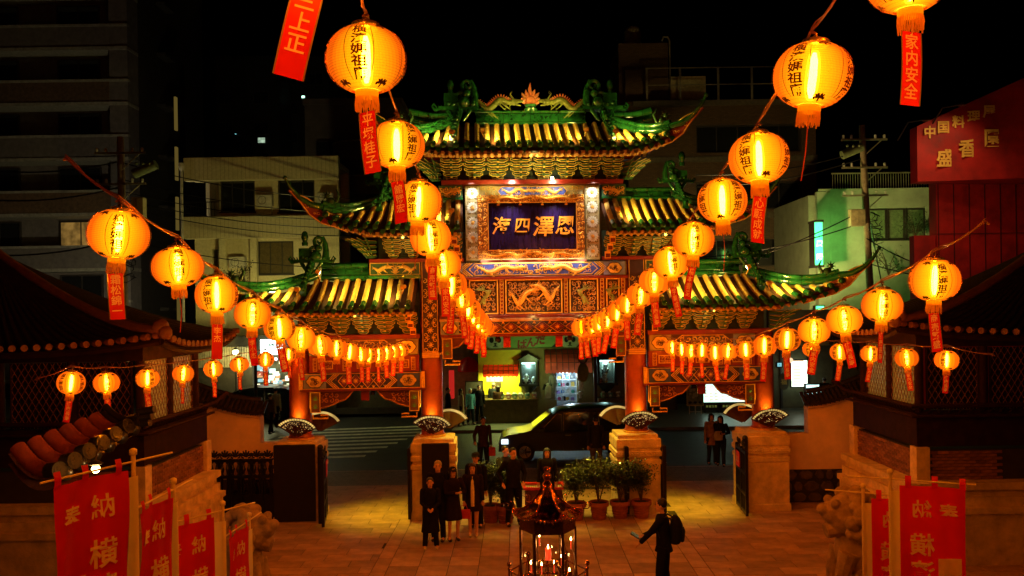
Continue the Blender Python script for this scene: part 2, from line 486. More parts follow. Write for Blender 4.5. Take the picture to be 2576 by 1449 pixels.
# turn the button to face the viewer
k0 = n_ - 36
fl.v = fl.v[:k0] + [(x, -z - .012, y) for x, y, z in fl.v[k0:]]
flower_me = fl.mesh('flower_medallion', [FL_W, GOLDP])
def flower_col(s):
    u = s * 1.475
    mb = MB(); mb.box(u - .18, u + .18, -.06, .019, gz(656), gz(468)); o = part('flower_pilaster', mb, mat('pilaster ground', (.34, .30, .15), .45, var=.3), gate)
    for k in range(5):
        z = gz(468) - .18 - k * .362
        put('flower_medallion', flower_me, o, (u, -.062, z), label='white petalled flower medallion with a gold centre')
    g = MB()
    for k in range(6):
        z = gz(468) - k * .362
        for sx in (-1, 1):
            for sz in (-1, 1):
                if gz(656) < z + sz * .07 < gz(468):
                    spiral(g, u + sx * .1, z + sz * .06, .05, sz, 1.1, .009, -.066, d=sx * sz)
                    spiral(g, u + sx * .145, z + sz * .15, .028, 0, 1., .007, -.066, d=-sx)
    frame(g, u - .18, u + .18, gz(656), gz(468), .016, -.072, -.0605)
    part('vine_scrolls', g, mat('vine paint', (.10, .085, .02), .5), o, True)
mirror_pair(flower_col)
# painted dragon panel above the name board
mb = MB(); mb.prism(chev_poly(-.86, .86, gz(494), gz(470), .1), -.04, .018); dp = part('dragon_panel', mb, BLUE, gate)
g = MB(); dragon(g, -.72, -.1, gz(482), .055, .03, -.05, waves=1.4); dragon(g, .72, .1, gz(482), .055, .03, -.05, waves=1.4)
outline(g, chev_poly(-.86, .86, gz(494), gz(470), .1), -.045, .012); scrolls(g, -.75, .75, gz(492), gz(472), .1, 5, -.045, .008, .5)
part('gilt_dragons', g, GOLDP, dp, True)
g = MB(); scrolls(g, -1.27, -.9, gz(493), gz(469), .12, 8, .012, .009); scrolls(g, .9, 1.27, gz(493), gz(469), .12, 9, .012, .009); part('gilt_scrolls', g, GOLDP, gate, True)
# name board
def board():
    x0, x1, z0, z1 = -1.08, 1.05, gz(629), gz(514)
    mb = MB(); mb.box(x0 - .02, x1 + .02, -.16, -.1, z0 - .02, z1 + .02)
    b = part('name_board', mb, LACQ, gate, label='midnight blue lacquer board with four raised gold characters reading 恩澤四海 from right to left')
    g = MB()
    for ch, u, z, s in (('海', -.77, .02, .46), ('四', -.26, .03, .40), ('澤', .26, .0, .52), ('恩', .79, .02, .50)):
        write(g, ch, u, (z0 + z1) / 2 + z, s, -.2, bold=.012, depth=.03, slant=.12)
    part('lettering', g, mat('bright gold leaf', (.9, .48, .07), .3, metal=.35, var=.2, bump=.1), b)
    X0, X1, Z0, Z1 = -1.36, 1.26, gz(652), gz(493)
    mb = MB(); mb.m = 0
    t = .25
    mb.box(X0, X1, -.19, -.06, z1 + .012, Z1); mb.box(X0, X1, -.19, -.06, Z0, z0 - .012)
    mb.box(X0, x0 - .012, -.19, -.06, z0 - .012, z1 + .012); mb.box(x1 + .012, X1, -.19, -.06, z0 - .012, z1 + .012)
    fr = part('board_frame', mb, mat('frame bole', (.30, .12, .03), .5, var=.3), gate)
    g = MB()
    y = -.2
    scrolls(g, X0, X1, z1 + .03, Z1, .10, 11, y, .016); scrolls(g, X0, X1, Z0, z0 - .03, .10, 12, y, .016)
    scrolls(g, X0, x0 - .03, z0, z1, .115, 13, y, .016); scrolls(g, x1 + .03, X1, z0, z1, .115, 14, y, .016)
    for s in (-1, 1):
        dragon(g, s * 1.2, s * .15, Z0 + .1, .035, .035, y - .02, waves=1.6); dragon(g, s * 1.2, s * .2, Z1 - .09, .03, .03, y - .02, waves=1.6)
    frame(g, x0 - .03, x1 + .03, z0 - .03, z1 + .03, .022, -.215, -.19)
    part('carved_dragons', g, GOLD, fr, True)
    for u in (-.85, -.32, .22, .8):
        for zz, dz in ((z1 + .06, -.10), (z0 - .06, .05)):
            g = MB(); g.tube([(u, -.22, zz), (u, -.34, zz + dz * .2), (u, -.36, zz + dz)], .012, 5); g.box(u - .03, u + .03, -.39, -.33, zz + dz - .03, zz + dz)
            part('sign_lamp', g, GOLD, gate)
board()
for s in (-1, 1):
    lamp('sign_lamp_light', 'SPOT', (s * .52, -.55, gz(512)), 60, (1, .78, .5), gate, .06, (s * .55, 0, gz(610)), 95, .9)
    # lamps over the pilasters
    lamp('pilaster_light', 'SPOT', (s * 1.5, -.5, gz(462)), 60, (1, .93, .75), gate, .04, (s * 1.47, -.05, gz(520)), 85, .8)
g = MB(); g.box(-1.25, 1.25, -.17, -.07, gz(659.5), gz(656.5)); part('light_strip', g, LED, gate, label='glowing light strip under the name board')
g = MB(); g.box(-1.3, 1.3, -.23, -.171, gz(661), gz(655)); part('light_trough', g, RED, gate)
for u in (-1.2, -.45, .45, 1.2): lamp('strip_light', 'SPOT', (u, -.5, gz(650)), 11, (1, .85, .5), gate, .12, (u, -.02, gz(690)), 130, .8)
for u in (-.5, .5): lamp('panel_fill_light', 'SPOT', (u, -.45, gz(462)), 26, (1, .9, .6), gate, .06, (u, -.0, gz(484)), 120, .8)  # added spots without fixtures, brighten the blue dragon panel
# dragon beam
beam('painted_beam', -2.30, 2.30, gz(695), gz(659.8), -.06, .35, mat('beam ground', (.16, .10, .06), .5))
P6 = chev_poly(-1.66, 1.66, gz(693), gz(662), .17)
mb = MB(); mb.prism(P6, -.08, -.061); dp = part('dragon_panel', mb, BLUE, gate)
g = MB()
for s in (-1, 1):
    dragon(g, s * 1.35, s * .38, gz(678), .075, .045, -.10, waves=1.3)
    for k in range(3): spiral(g, s * (.1 + .1 * k), gz(684 - 5 * k), .06, k, 1.1, .016, -.09, d=s)
    for c, off in ((GOLDP, 0), (GOLDP, .06), (GOLDP, .12)):
        g.tube([(s * (1.50 + off), -.085, gz(661)), (s * (1.70 + off), -.085, gz(677)), (s * (1.50 + off), -.085, gz(694))], .014, 4)
outline(g, chev_poly(-1.58, 1.58, gz(692), gz(663), .15), -.085, .014); scrolls(g, -1.45, 1.45, gz(691), gz(665), .12, 21, -.084, .011, .75)
part('gilt_dragons', g, GOLDP, dp, True)
def medallion(u, z0, z1, w_, ground, parent=gate):
    """painted box with a lobed gilt flower cartouche"""
    mb = MB(); mb.box(u - w_, u + w_, -.09, -.061, z0, z1); o = part('medallion_panel', mb, ground, parent)
    g = MB(); zc = (z0 + z1) / 2; rz = (z1 - z0) / 2 * .88
    g.m = 1; g.prism(lobed(u, zc, min(w_ * .86, rz * 1.35), rz), -.10, -.091)
    g.m = 0; outline(g, lobed(u, zc, min(w_ * .86, rz * 1.35), rz), -.101, .010)
    R = random.Random(int(u * 77) + 5)
    for k in range(9):
        a = k * .7 + R.random(); r = rz * (.25 + .09 * (k % 5))
        spiral(g, u + r * math.cos(a), zc + r * .8 * math.sin(a), rz * .26, R.uniform(0, 6), 1.1, rz * .055, -.102, d=R.choice((-1, 1)))
    g.ball((u, -.10, zc), rz * .17, 8, 5, sy=.5)
    part('gilt_flower', g, [mat('dark outline paint', (.06, .025, .02), .5), mat('cartouche ground', (.58, .38, .09), .5)], o, True)
    return o
LBL = mat('pale blue paint', (.16, .20, .50), .5, var=.2)
for s in (-1, 1):
    medallion(s * 2.0, gz(694), gz(661), .26, LBL)
# red rail and carved panels
beam('crossbeam', -2.34, 2.34, gz(703), gz(695.5), -.14, .35, RED)
beam('panel_wall', -2.33, 2.33, gz(799), gz(703.2), .0, .3, DRED)
beam('panel_rail', -2.30, 2.30, gz(799), gz(790.5), -.12, -.002, RED)
CARVE = mat('painted wood carving', (.40, .20, .05), .4, metal=.1, var=.8, scale=9, bump=.3)
def carved(u0, u1, z0, z1, seed, motif=None):
    mb = MB(); mb.box(u0, u1, -.05, -.002, z0, z1); o = part('carved_panel', mb, mat('panel ground', (.035, .016, .012), .6), gate)
    g = MB(); scrolls(g, u0 + .04, u1 - .04, z0 + .04, z1 - .04, .115, seed, -.07, .017); scrolls(g, u0 + .06, u1 - .06, z0 + .06, z1 - .06, .16, seed + 50, -.09, .014, .6)
    part('relief', g, CARVE, o, True)
    g = MB()
    if motif == 'dragons':
        dragon(g, u0 + .12, (u0 + u1) / 2 - .05, z0 + .36, .16, .045, -.12, waves=1.1); dragon(g, u1 - .12, (u0 + u1) / 2 + .1, z0 + .46, .16, .045, -.12, waves=1.1)
    else:
        for k in range(5):
            s = 1 if u0 > 0 else -1
            g.tube([((u0 + u1) / 2 + s * (.12 - .03 * k), -.1, z0 + .2 + .05 * k), ((u0 + u1) / 2 + s * (-.10 - .02 * k), -.13, z0 + .42 + .03 * k), ((u0 + u1) / 2 + s * (.02 + .05 * k), -.12, z1 - .1 - .03 * k)], [.02, .028, .008], 5)
        g.ball(((u0 + u1) / 2, -.11, z0 + .3), .07, 8, 6, sx=.8, sy=.6, sz=1.4)
    part('creature_carving', g, GOLD if motif else mat('phoenix green gold', (.30, .34, .09), .3, metal=.5), o, True)
    g = MB(); frame(g, u0 - .02, u1 + .02, z0 - .02, z1 + .02, .028, -.10, -.051); part('panel_frame', g, GOLDP, o)
zt, zb = gz(705), gz(787)
carved(-.68, .68, zb, zt, 31, 'dragons')
for s in (-1, 1):
    a, b = sorted((s * .90, s * 1.57)); carved(a, b, zb, zt, 33 + s)
    a, b = sorted((s * 1.81, s * 2.10)); carved(a, b, zb, zt, 36 + s)
    for u in (.79, 1.69, 2.21):
        mb = MB(); mb.box(s * u - .045, s * u + .045, -.08, -.002, zb - .02, zt + .02); o = part('panel_strip', mb, RED, gate)
        g = MB(); frame(g, s * u - .045, s * u + .045, zb - .02, zt + .02, .012, -.09, -.081)
        for k in range(9): outline(g, [(s * u, zb + .04 + k * .09), (s * u + .02, zb + .07 + k * .09), (s * u, zb + .10 + k * .09), (s * u - .02, zb + .07 + k * .09)], -.086, .006)
        part('gilt_fret', g, GOLDP, o)
beam('shelf', -2.32, 2.32, gz(806), gz(799.5), -.30, .3, mat('shelf wood', (.35, .2, .1), .5))
# diamond beam
def diamond(u0, u1, z0, z1, step, y=-.06, chev=0):
    mb = MB(); mb.box(u0, u1, y, .3, z0, z1); o = part('diamond_beam', mb, NAVY, gate)
    g = MB(); h = z1 - z0; a0, a1 = u0 + chev, u1 - chev
    zc = (z0 + z1) / 2
    n = max(2, round((a1 - a0) / step)); st = (a1 - a0) / n
    for k in range(n):
        c = a0 + (k + .5) * st
        outline(g, [(c - st / 2, zc), (c, z0 + .02), (c + st / 2, zc), (c, z1 - .02)], y - .006, .011)
        for a in range(8): g.tube([(c, y - .004, zc), (c + .07 * math.cos(a * PI / 4), y - .004, zc + .07 * math.sin(a * PI / 4))], [.014, .003], 4)
        for (dx, zz, sg) in ((st / 2, z0, 1), (st / 2, z1, -1)):
            for a in (-.5, 0, .5): g.tube([(c + dx, y - .004, zz + sg * .02), (c + dx + a * .09, y - .004, zz + sg * .09)], [.010, .003], 4)
    frame(g, u0, u1, z0, z1, .014, y - .014, y - .001)
    part('gilt_lattice', g, GOLDP, o, True)
    v = MB()
    for k in range(n):
        c = a0 + (k + .5) * st
        v.prism([(c - st / 2 + .03, zc), (c, z0 + .05), (c + st / 2 - .03, zc), (c, z1 - .05)], y - .003, y - .0005)
    part('diamond_fill', v, mat('purple paint', (.13, .02, .09), .5), o)
    if chev:
        g = MB()
        for s, e in ((1, u0), (-1, u1)):
            for q in (0, .055, .11):
                g.tube([(e + s * (chev * 1.02 - q), y - .01, z0 + .015), (e + s * (chev * .80 - q), y - .01, zc), (e + s * (chev * 1.02 - q), y - .01, z1 - .015)], .013, 4)
        part('gilt_chevrons', g, GOLDP, o)
    return o
diamond(-2.30, 2.30, gz(838), gz(806.5), .375)
beam('crossbeam', -2.3, 2.3, gz(846), gz(838.4), -.1, .35, DRED)
for s in (-1, 1): medallion(s * 2.07, gz(840), gz(806), .22, LBL)

# corner corbels with small planters
PLANT = mat('painted leaf green', (.10, .30, .08), .5)
def corbel(u, z1, s, w1=1.0, h=.42):
    """wave edged spandrel; s = direction into the bay"""
    poly = [(u, z1), (u + s * w1, z1), (u + s * (w1 - .1), z1 - .12), (u + s * (w1 - .2), z1 - .22), (u + s * (w1 - .36), z1 - .26), (u + s * (w1 - .5), z1 - .34), (u + s * (w1 - .7), z1 - .40), (u + s * .15, z1 - h), (u, z1 - h)]
    if s > 0: poly = poly[::-1]
    mb = MB(); mb.prism(poly, .02, .12); o = part('corbel', mb, mat('corbel brown red', (.10, .02, .012), .5), gate)
    g = MB(); outline(g, poly, .015, .02)
    a, b = sorted((u + s * .1, u + s * (w1 - .35))); scrolls(g, a, b, z1 - .3, z1 - .04, .12, int(u * 10) + 60, .012, .016)
    part('gilt_edge', g, mat('dull gilding', (.45, .2, .05), .45, metal=.4, var=.3), o, True)
    x0, x1 = sorted((u + s * .02, u + s * .26))
    mb = MB(); mb.box(x0, x1, -.05, .01, z1 - .52, z1 - .02); q = part('planter_panel', mb, mat('planter ground', (.12, .05, .03), .5), gate)
    g = MB(); frame(g, x0, x1, z1 - .52, z1 - .02, .018, -.07, -.051); part('panel_frame', g, GOLDP, q)
    g = MB(); c = (x0 + x1) / 2
    for zz in (z1 - .42, z1 - .22):
        for k in range(7):
            a = PI * (k + .5) / 7; g.tube([(c, -.055, zz), (c + .08 * math.cos(a), -.06, zz + .12 * math.sin(a))], [.008, .003], 4)
    part('painted_orchid', g, PLANT, q)
    g = MB(); g.tube([(c - s * .06, -.05, z1 - .56), (c - s * .06, -.05, z1 - .66), (c + s * .3, -.05, z1 - .66), (c + s * .3, -.05, z1 - .58), (c + s * .12, -.05, z1 - .58)], .022, 6); part('cloud_foot', g, GOLDP, gate)
for s in (-1, 1):
    corbel(s * 2.28, gz(846.5), -s, .62, .34)
# --- side bays
def side_bay(s):
    a, b = 2.82, 5.55     # inner and outer u
    U = lambda p, q: sorted((s * p, s * q))
    beam('crossbeam', *U(2.80, 5.75), gz(846.5), gz(835.5), -.14, .4, RED)
    x0, x1 = U(2.83, 5.5)
    mb = MB(); mb.box(x0, x1, -.06, .3, gz(887), gz(847)); o = part('painted_beam', mb, mat('beam ground dark', (.07, .03, .03), .5), gate)
    medallion(s * 3.12, gz(886), gz(848), .27, mat('grey green paint', (.26, .22, .12), .5)); medallion(s * 5.22, gz(886), gz(848), .27, LBL)
    g = MB(); p = chev_poly(*U(3.45, 4.92), gz(884), gz(850), .22); outline(g, p, -.065, .016)
    scrolls(g, U(3.6, 4.78)[0], U(3.6, 4.78)[1], gz(882), gz(852), .14, 70 + s, -.07, .017)
    for k in range(7):
        t = PI * (k + .5) / 7; g.tube([(s * 4.18, -.07, gz(884)), (s * 4.18 + .16 * math.cos(t), -.08, gz(884) + .26 * math.sin(t))], [.03, .008], 5)
    part('gilt_phoenix', g, GOLDP, o, True)
    mb = MB(); mb.box(x0, x1, -.03, .28, gz(929), gz(888)); o = part('panel_rail', mb, RED, gate)
    g = MB()
    for u in (3.25, 4.18, 5.1):
        frame(g, s * u - .17, s * u + .17, gz(920), gz(899), .02, -.05, -.031)
    for u in (2.98, 3.72, 4.64, 5.36):
        frame(g, s * u - .05, s * u + .05, gz(925), gz(893), .014, -.05, -.031)
        for k in range(4): outline(g, [(s * u, gz(922 - k * 7.5)), (s * u + .02, gz(919 - k * 7.5)), (s * u, gz(916 - k * 7.5)), (s * u - .02, gz(919 - k * 7.5))], -.036, .006)
    part('gilt_frames', g, GOLDP, o)
    g = MB()
    for u in (3.25, 4.18, 5.1): scrolls(g, s * u - .14, s * u + .14, gz(918), gz(901), .08, int(u * 9), -.04, .012)
    part('relief', g, CARVE, o, True)
    x0, x1 = U(2.80, 5.66)
    diamond(x0, x1, gz(969), gz(931), .30, -.08, .86)
    for u in (3.1, 5.36): medallion(s * u, gz(968), gz(932), .27, BLUE if s > 0 or u < 4 else LBL)
    for k, u in enumerate((2.74, 5.7)):
        mb = MB(); mb.box(s * u - .04, s * u + .04, -.12, -.005, gz(971), gz(929)); part('end_plate', mb, GOLDP, gate)
    mb = MB(); mb.box(*U(2.70, 5.72), -.13, .3, gz(974), gz(969.5)); part('crossbeam', mb, DRED, gate)
    corbel(s * 2.83, gz(974.5), s, 1.05, .42); corbel(s * 5.50, gz(974.5), -s, 1.05, .42)
    mb = MB(); mb.box(s * 4.17 - .1, s * 4.17 + .1, .05, .09, gz(1000), gz(974.6)); part('red_plaque', mb, RED, gate)
    # small downlight under the beam; it throws the yellow pool on the paving
    mb = MB(); mb.lathe([(.05, 0), (.07, -.06), (.07, -.12)], 12, (s * 4.0, .18, gz(974.5))); part('downlight', mb, BLACKL, gate)
    lamp('downlight_beam', 'SPOT', (s * 4.0, .18, gz(974.5) - .14), 420, (1, .70, .02), gate, .06, (s * 3.75, .25, 0), 74, 1.0)
mirror_pair(side_bay)

# --- curved gable boards at the open roof ends
def bargeboard(u, z0, z1, s):
    g = MB()
    for k in range(4):
        t = k / 4
        za, zb_ = z1 + (z0 - z1) * t, z1 + (z0 - z1) * (t + .25)
        x = u + s * .22 * (1 - t)
        g.m = 0; g.box(x - .07, x + .07, -.42 + .05 * k, -.36 + .05 * k, zb_ + .01, za)
        g.m = 1; g.box(x - .055, x + .055, -.435 + .05 * k, -.421 + .05 * k, zb_ + .03, za - .06)
    part('bargeboard', g, [GOLD, DRED], gate)

# ---------------------------------------------------------------- roofs
rope_lift = lambda u, a, b, h: 0 if u < a else h * ((u - a) / (b - a)) ** 2
class Roof:
    """one roof tier: ridge line at (yr,zr), eave at (ye,ze); hip between h0 and h1; s = side, 0 = both"""
    def __init__(self, label, yr, zr, ye, ze, u_in, u_ridge, u_out, lift, lift_from, pitch, s):
        self.__dict__.update(locals())
        mb = MB(); self.o = None
    def z(self, au, t):
        base = self.zr + (self.ze - self.zr) * (t * 1.25 - .25 * t * t if t < 1 else t)
        return base + rope_lift(au, self.lift_from, self.u_out, self.lift) * t
    def t0(self, au):
        return 0 if au <= self.u_ridge else min(.9, (au - self.u_ridge) / (self.u_out - self.u_ridge))
    def y(self, t): return self.yr + (self.ye - self.yr) * t
    def build(self):
        sides = (-1, 1) if self.s == 0 else (self.s,)
        mb = MB()
        for sd in sides:
            for back in (0, 1):
                def fn(i, j):
                    au = self.u_in + (self.u_out - self.u_in) * i
                    a = self.t0(au); t = a + (1.0 - a) * j
                    yy = self.y(t)
                    if back: yy = 2 * self.yr - yy
                    return (sd * au, yy, self.z(au, t) - .05)
                mb.grid(fn, 22, 5)
                def fn2(i, j):
                    x, y, z = fn(i, j); return (x, y, z - .07)
                mb.grid(fn2, 22, 5)
        self.o = part('roof', mb, PAN, gate, label=self.label)
        o = self.o
        # barrel tiles in rows and the wavy pan tiles between
        n = int((self.u_out - self.u_in - .02) / self.pitch)
        pan = MB(); caps = MB().lathe([(.062, 0), (.068, .012), (.068, .05), (.064, .13)], 14)
        knob = MB(); knob.f, knob.mi = list(caps.f), list(caps.mi); knob.v = [(x, z, y) for x, y, z in caps.v]
        for r_, zz in ((.045, .008), (.02, .014)):
            knob.tube([(r_ * math.cos(a * PI / 5), .0 - zz, r_ * math.sin(a * PI / 5)) for a in range(11)], .006, 4, False)
        cap_me = knob.mesh('end_tile', GREEN, True)
        drip = MB(); drip.prism([(-.075, 0), (0, -.10), (.075, 0), (.05, .03), (-.05, .03)], 0, .02); drip_me = drip.mesh('drip_tile', GREEN)
        for sd in sides:
            for k in range(n + 1):
                au = self.u_in + (k + .5) * self.pitch * (1 if self.s else 1)
                if self.s == 0 and sd == -1 and k == 0 and self.u_in == 0: pass
                if au > self.u_out - .04: break
                a = self.t0(au)
                for back in (0, 1):
                    if back and k % 1: continue
                    N = 7; pts = []
                    for i in range(N):
                        t = a + (1.03 - a) * i / (N - 1)
                        yy = self.y(t); yy = 2 * self.yr - yy if back else yy
                        # hip rows lean towards the corner
                        pts.append(Vector((sd * (au + (.10 * (t - .5) if au > self.u_ridge else 0)), yy, self.z(au, min(t, 1)) + .0)))
                    if (pts[0] - pts[-1]).length < .12: continue
                    tb = MB()
                    # four overlapping barrels
                    m_ = 5 if a < .4 else 3
                    for q in range(m_):
                        f0, f1 = q / m_, (q + 1) / m_ * .985 + .0
                        def at(f):
                            x = f * (N - 1); i = min(int(x), N - 2); return pts[i].lerp(pts[i + 1], x - i)
                        tb.m = 1 if q == m_ - 1 and not back else 0; tb.tube([at(f0), at(f1)], [.063, .067] if q < m_ - 1 else [.067, .069], 10); tb.m = 0
                    if back:
                        for v_, f_ in ((tb.v, tb.f),): pan.m = 1; pan.add(v_, f_); pan.m = 0
                        continue
                    row = part('tile_row', tb, [BUFF, GREEN], o, True)
                    e = pts[-1]
                    put('end_tile', cap_me, row, (e.x, e.y - .05, e.z))
                    put('drip_tile', drip_me, row, (e.x + sd * self.pitch / 2, e.y + .03, e.z - .07))
        pp = part('back_tiles', pan, [PAN, BUFF], o, kind='stuff') if pan.v else None
        # round rafter ends under the eave and eave board
        for sd in sides:
            nn = int((self.u_out - .1 - self.u_in) / .165)
            rb = MB().tube([(0, 0, 0), (0, .5, .12)], .032, 8); rm = rb.mesh('rafter', [mat('gold rafter end', (.62, .42, .12), .45)], True)
            sb = MB().box(-.035, .035, 0, .5, -.035, .035); sm = sb.mesh('rafter', [mat('painted rafter', (.40, .22, .07), .5)])
            for k in range(nn):
                au = self.u_in + .08 + k * .165
                zz = self.z(au, 1)
                put('rafter', rm, o, (sd * au, self.ye + .28, zz - .20))
                put('rafter', sm, o, (sd * (au + .08), self.ye + .16, zz - .13))
            mb = MB()
            def fb(i, j):
                au = self.u_in + (self.u_out - .05 - self.u_in) * i
                return (sd * au, self.ye + .10 + .03 * (j > .5), self.z(au, 1) - .11 + .04 * j)
            mb.grid(fb, 20, 1); part('eave_board', mb, RED, o)
        # hip ridge that climbs to a curled tip
        for sd in sides:
            pts = []
            for i in range(9):
                t = i / 8 * .96; au = self.u_ridge + (self.u_out - self.u_ridge) * t
                pts.append(Vector((sd * au, self.y(t), self.z(au, t) + .10)))
            q = pts[-1]; d = (pts[-1] - pts[-2]).normalized()
            tip = [q + Vector((sd * .22, -.16, .05)), q + Vector((sd * .45, -.32, .20)), q + Vector((sd * .64, -.44, .44)), q + Vector((sd * .72, -.5, .62))]
            for r_, dz in ((.085, 0), (.06, .12)):
                for i in range(len(pts) - 1):
                    hb = MB(); hb.tube([pts[i] + Vector((0, 0, dz)), pts[i].lerp(pts[i + 1], .96) + Vector((0, 0, dz))], [r_, r_ * 1.01], 8)
                    part('hip_tile', hb, GREEN, o, True)
            hb = MB(); hb.tube([pts[-1] + Vector((0, 0, .02))] + tip, [.085, .075, .055, .04, .028], 8); hb.ball(tip[-1], .05, 8, 6)
            for i in range(3): hb.tube([tip[i], tip[i] + Vector((sd * -.04, 0, .10))], [.03, .004], 5)
            part('curled_tip', hb, GREEN, o, True)
            # carved corner board below the tip
            c0 = pts[-4] + Vector((0, -.05, -.30)); c1 = tip[2] + Vector((0, 0, -.10))
            up_ = Vector((0, 0, 1)); L_ = (c1 - c0)
            cb = MB(); front = []
            for fx, fz in ((0, .02), (.35, .0), (.7, .05), (1, .0), (.8, -.14), (.66, -.30), (.45, -.34), (.22, -.26), (0, -.22)):
                front.append(c0 + L_ * fx + up_ * fz * 1.0)
            off = Vector((sd * .05, .07, 0))
            nn = len(front)
            cb.add(front + [p + off for p in front], [tuple(range(nn)), tuple(range(2 * nn - 1, nn - 1, -1))] + [(i, i + nn, (i + 1) % nn + nn, (i + 1) % nn) for i in range(nn)])
            co = part('corner_board', cb, RED, o)
            cb = MB(); cb.tube(front + [front[0]], .018, 5, False)
            R = random.Random(5)
            for k in range(12):
                fx = R.uniform(.12, .75); fz = -R.uniform(.03, .22)
                c = c0 + L_ * fx + up_ * fz + Vector((-sd * .01, -.015, 0)); rr = R.uniform(.03, .055)
                ln = Vector((L_.x, L_.y, 0)).normalized(); a0 = R.uniform(0, 6)
                cb.tube([c + (ln * math.cos(a0 + j * .75) + up_ * math.sin(a0 + j * .75)) * rr * (1 - j * .09) for j in range(9)], .010, 4, False)
            part('gilt_carving', cb, GOLDP, co, True)
            # seated beast and leaf finial where the hip turns up
            f = pts[-2] + Vector((0, 0, .12))
            hb = MB(); hb.ball(f + Vector((0, 0, .08)), .09, 8, 6, sx=1.2); hb.ball(f + Vector((sd * .08, -.02, .2)), .065, 8, 6)
            hb.tube([f + Vector((-sd * .12, 0, .05)), f + Vector((-sd * .2, 0, .22)), f + Vector((-sd * .13, 0, .36))], [.05, .035, .008], 6)
            for k in range(8):
                a = k * PI / 4; p = f + Vector((sd * .08, -.02, .2)); hb.tube([p, p + Vector((.13 * math.cos(a), -.02, .13 * math.sin(a)))], [.03, .004], 4)
            part('ridge_beast', hb, mat('dark green glaze', (.03, .08, .035), .2, var=.5, coat=.6), o, True)
        return self
def bracket_mesh():
    g = MB(); l = MB()
    tiers = [(.13, 0, .10, 0), (.20, .115, .085, -.05), (.25, .215, .085, -.13), (.27, .315, .09, -.21), (.255, .42, .08, -.29)]
    for w_, z, h, y in tiers:
        p = [(-w_ * .62, z), (w_ * .62, z), (w_ * .85, z + h * .35), (w_, z + h * .55), (w_, z + h), (w_ * .82, z + h), (w_ * .78, z + h * .7), (-w_ * .78, z + h * .7), (-w_ * .82, z + h), (-w_, z + h), (-w_, z + h * .55), (-w_ * .85, z + h * .35)]
        g.prism(p, y, y + .11); outline(l, p, y - .004, .0105)
        for sx in (-1, 1):
            g.box(sx * w_ * .9 - .032, sx * w_ * .9 + .032, y - .02, y + .1, z + h, z + h + .028)
    for k in range(4):
        z = .06 + k * .11; y = -.04 - k * .08
        p0 = [(-.022, z), (.022, z), (.028, z + .1), (-.028, z + .1)]
        g.prism(p0, y - .10, y + .3)
        l.prism([(-.026, z - .004), (.026, z - .004), (.030, z + .035), (-.030, z + .035)], y - .115, y - .101)
    return g.mesh('bracket_set', DGREEN), l.mesh('gilt_edge', [mat('yellow edge paint', (.50, .36, .07), .5, var=.2)])
BR, BRG = bracket_mesh()
def bracket_row(us, z, y=0.0, sc=1.0):
    for u in us:
        b = put('bracket_set', BR, gate, (u, y, z), (0, 0, 0), sc)
        put('gilt_edge', BRG, b)
def corner_brackets(s, u, z, y, sc):
    """feathered cantilever arms at a roof corner"""
    for k in range(5):
        g = MB()
        for j in range(4):
            zz = z + .05 + j * .115
            a = .25 + k * .28
            d = Vector((s * math.sin(a), -math.cos(a), 0)) * (.26 + .115 * j) * sc
            p = Vector((u, y, zz))
            g.tube([p, p + d * .7 + Vector((0, 0, -.03)), p + d + Vector((0, 0, .05))], [.035, .03, .012], 5)
        o = part('corner_bracket', g, DGREEN, gate, True)
        g = MB()
        for j in range(4):
            zz = z + .05 + j * .115; a = .25 + k * .28
            d = Vector((s * math.sin(a), -math.cos(a), 0)) * (.26 + .115 * j) * sc; p = Vector((u, y, zz))
            g.tube([p + Vector((0, -.035, .03)), p + d * .7 + Vector((0, -.03, .0)), p + d + Vector((0, -.01, .065))], .010, 4)
        part('gilt_edge', g, mat('yellow edge paint', (.6, .45, .1)), o)

# upper roof
Roof('upper roof with flaring eaves', .15, gz(312) + .02, -1.25, 8.86, 0.0, 1.9, 3.25, .34, 2.0, .243, 0).build()
bracket_row([(-1.5 + k) * 1.0 * .565 - .565 * 2 for k in range(8)], gz(456), -.02, 1.0)
for s in (-1, 1): corner_brackets(s, s * 2.25, gz(456), 0, 1.15)
beam('purlin', -2.6, 2.6, gz(404), gz(393), -.62, -.5, mat('painted purlin', (.32, .15, .05), .5, var=.35, scale=14))
beam('purlin', -2.55, 2.55, gz(404), gz(394), -.1, .1, DRED)
bk = MB(); bk.box(-2.2, 2.2, .2, .4, gz(456), 8.95); part('bracket_wall', bk, mat('dark green boards', (.012, .03, .015), .6), gate)  # plain dark green backing
for s in (-1, 1):
    a, b = sorted((s * 1.72, s * 2.3)); mb = MB(); mb.box(a, b, -.12, .25, gz(497), gz(468)); o = part('painted_beam', mb, mat('green beam paint', (.02, .06, .03), .45), gate)
    g = MB(); dragon(g, s * 2.22, s * 1.86, gz(484), .04, .03, -.15, waves=1.2); scrolls(g, a + .03, b - .03, gz(495), gz(471), .11, 40 + s, -.13, .013); part('gilt_dragon', g, GOLD, o, True)
    beam('green_ledge', *sorted((s * 1.70, s * 2.42)), gz(503.5), gz(498), -.2, .25, GREEN)
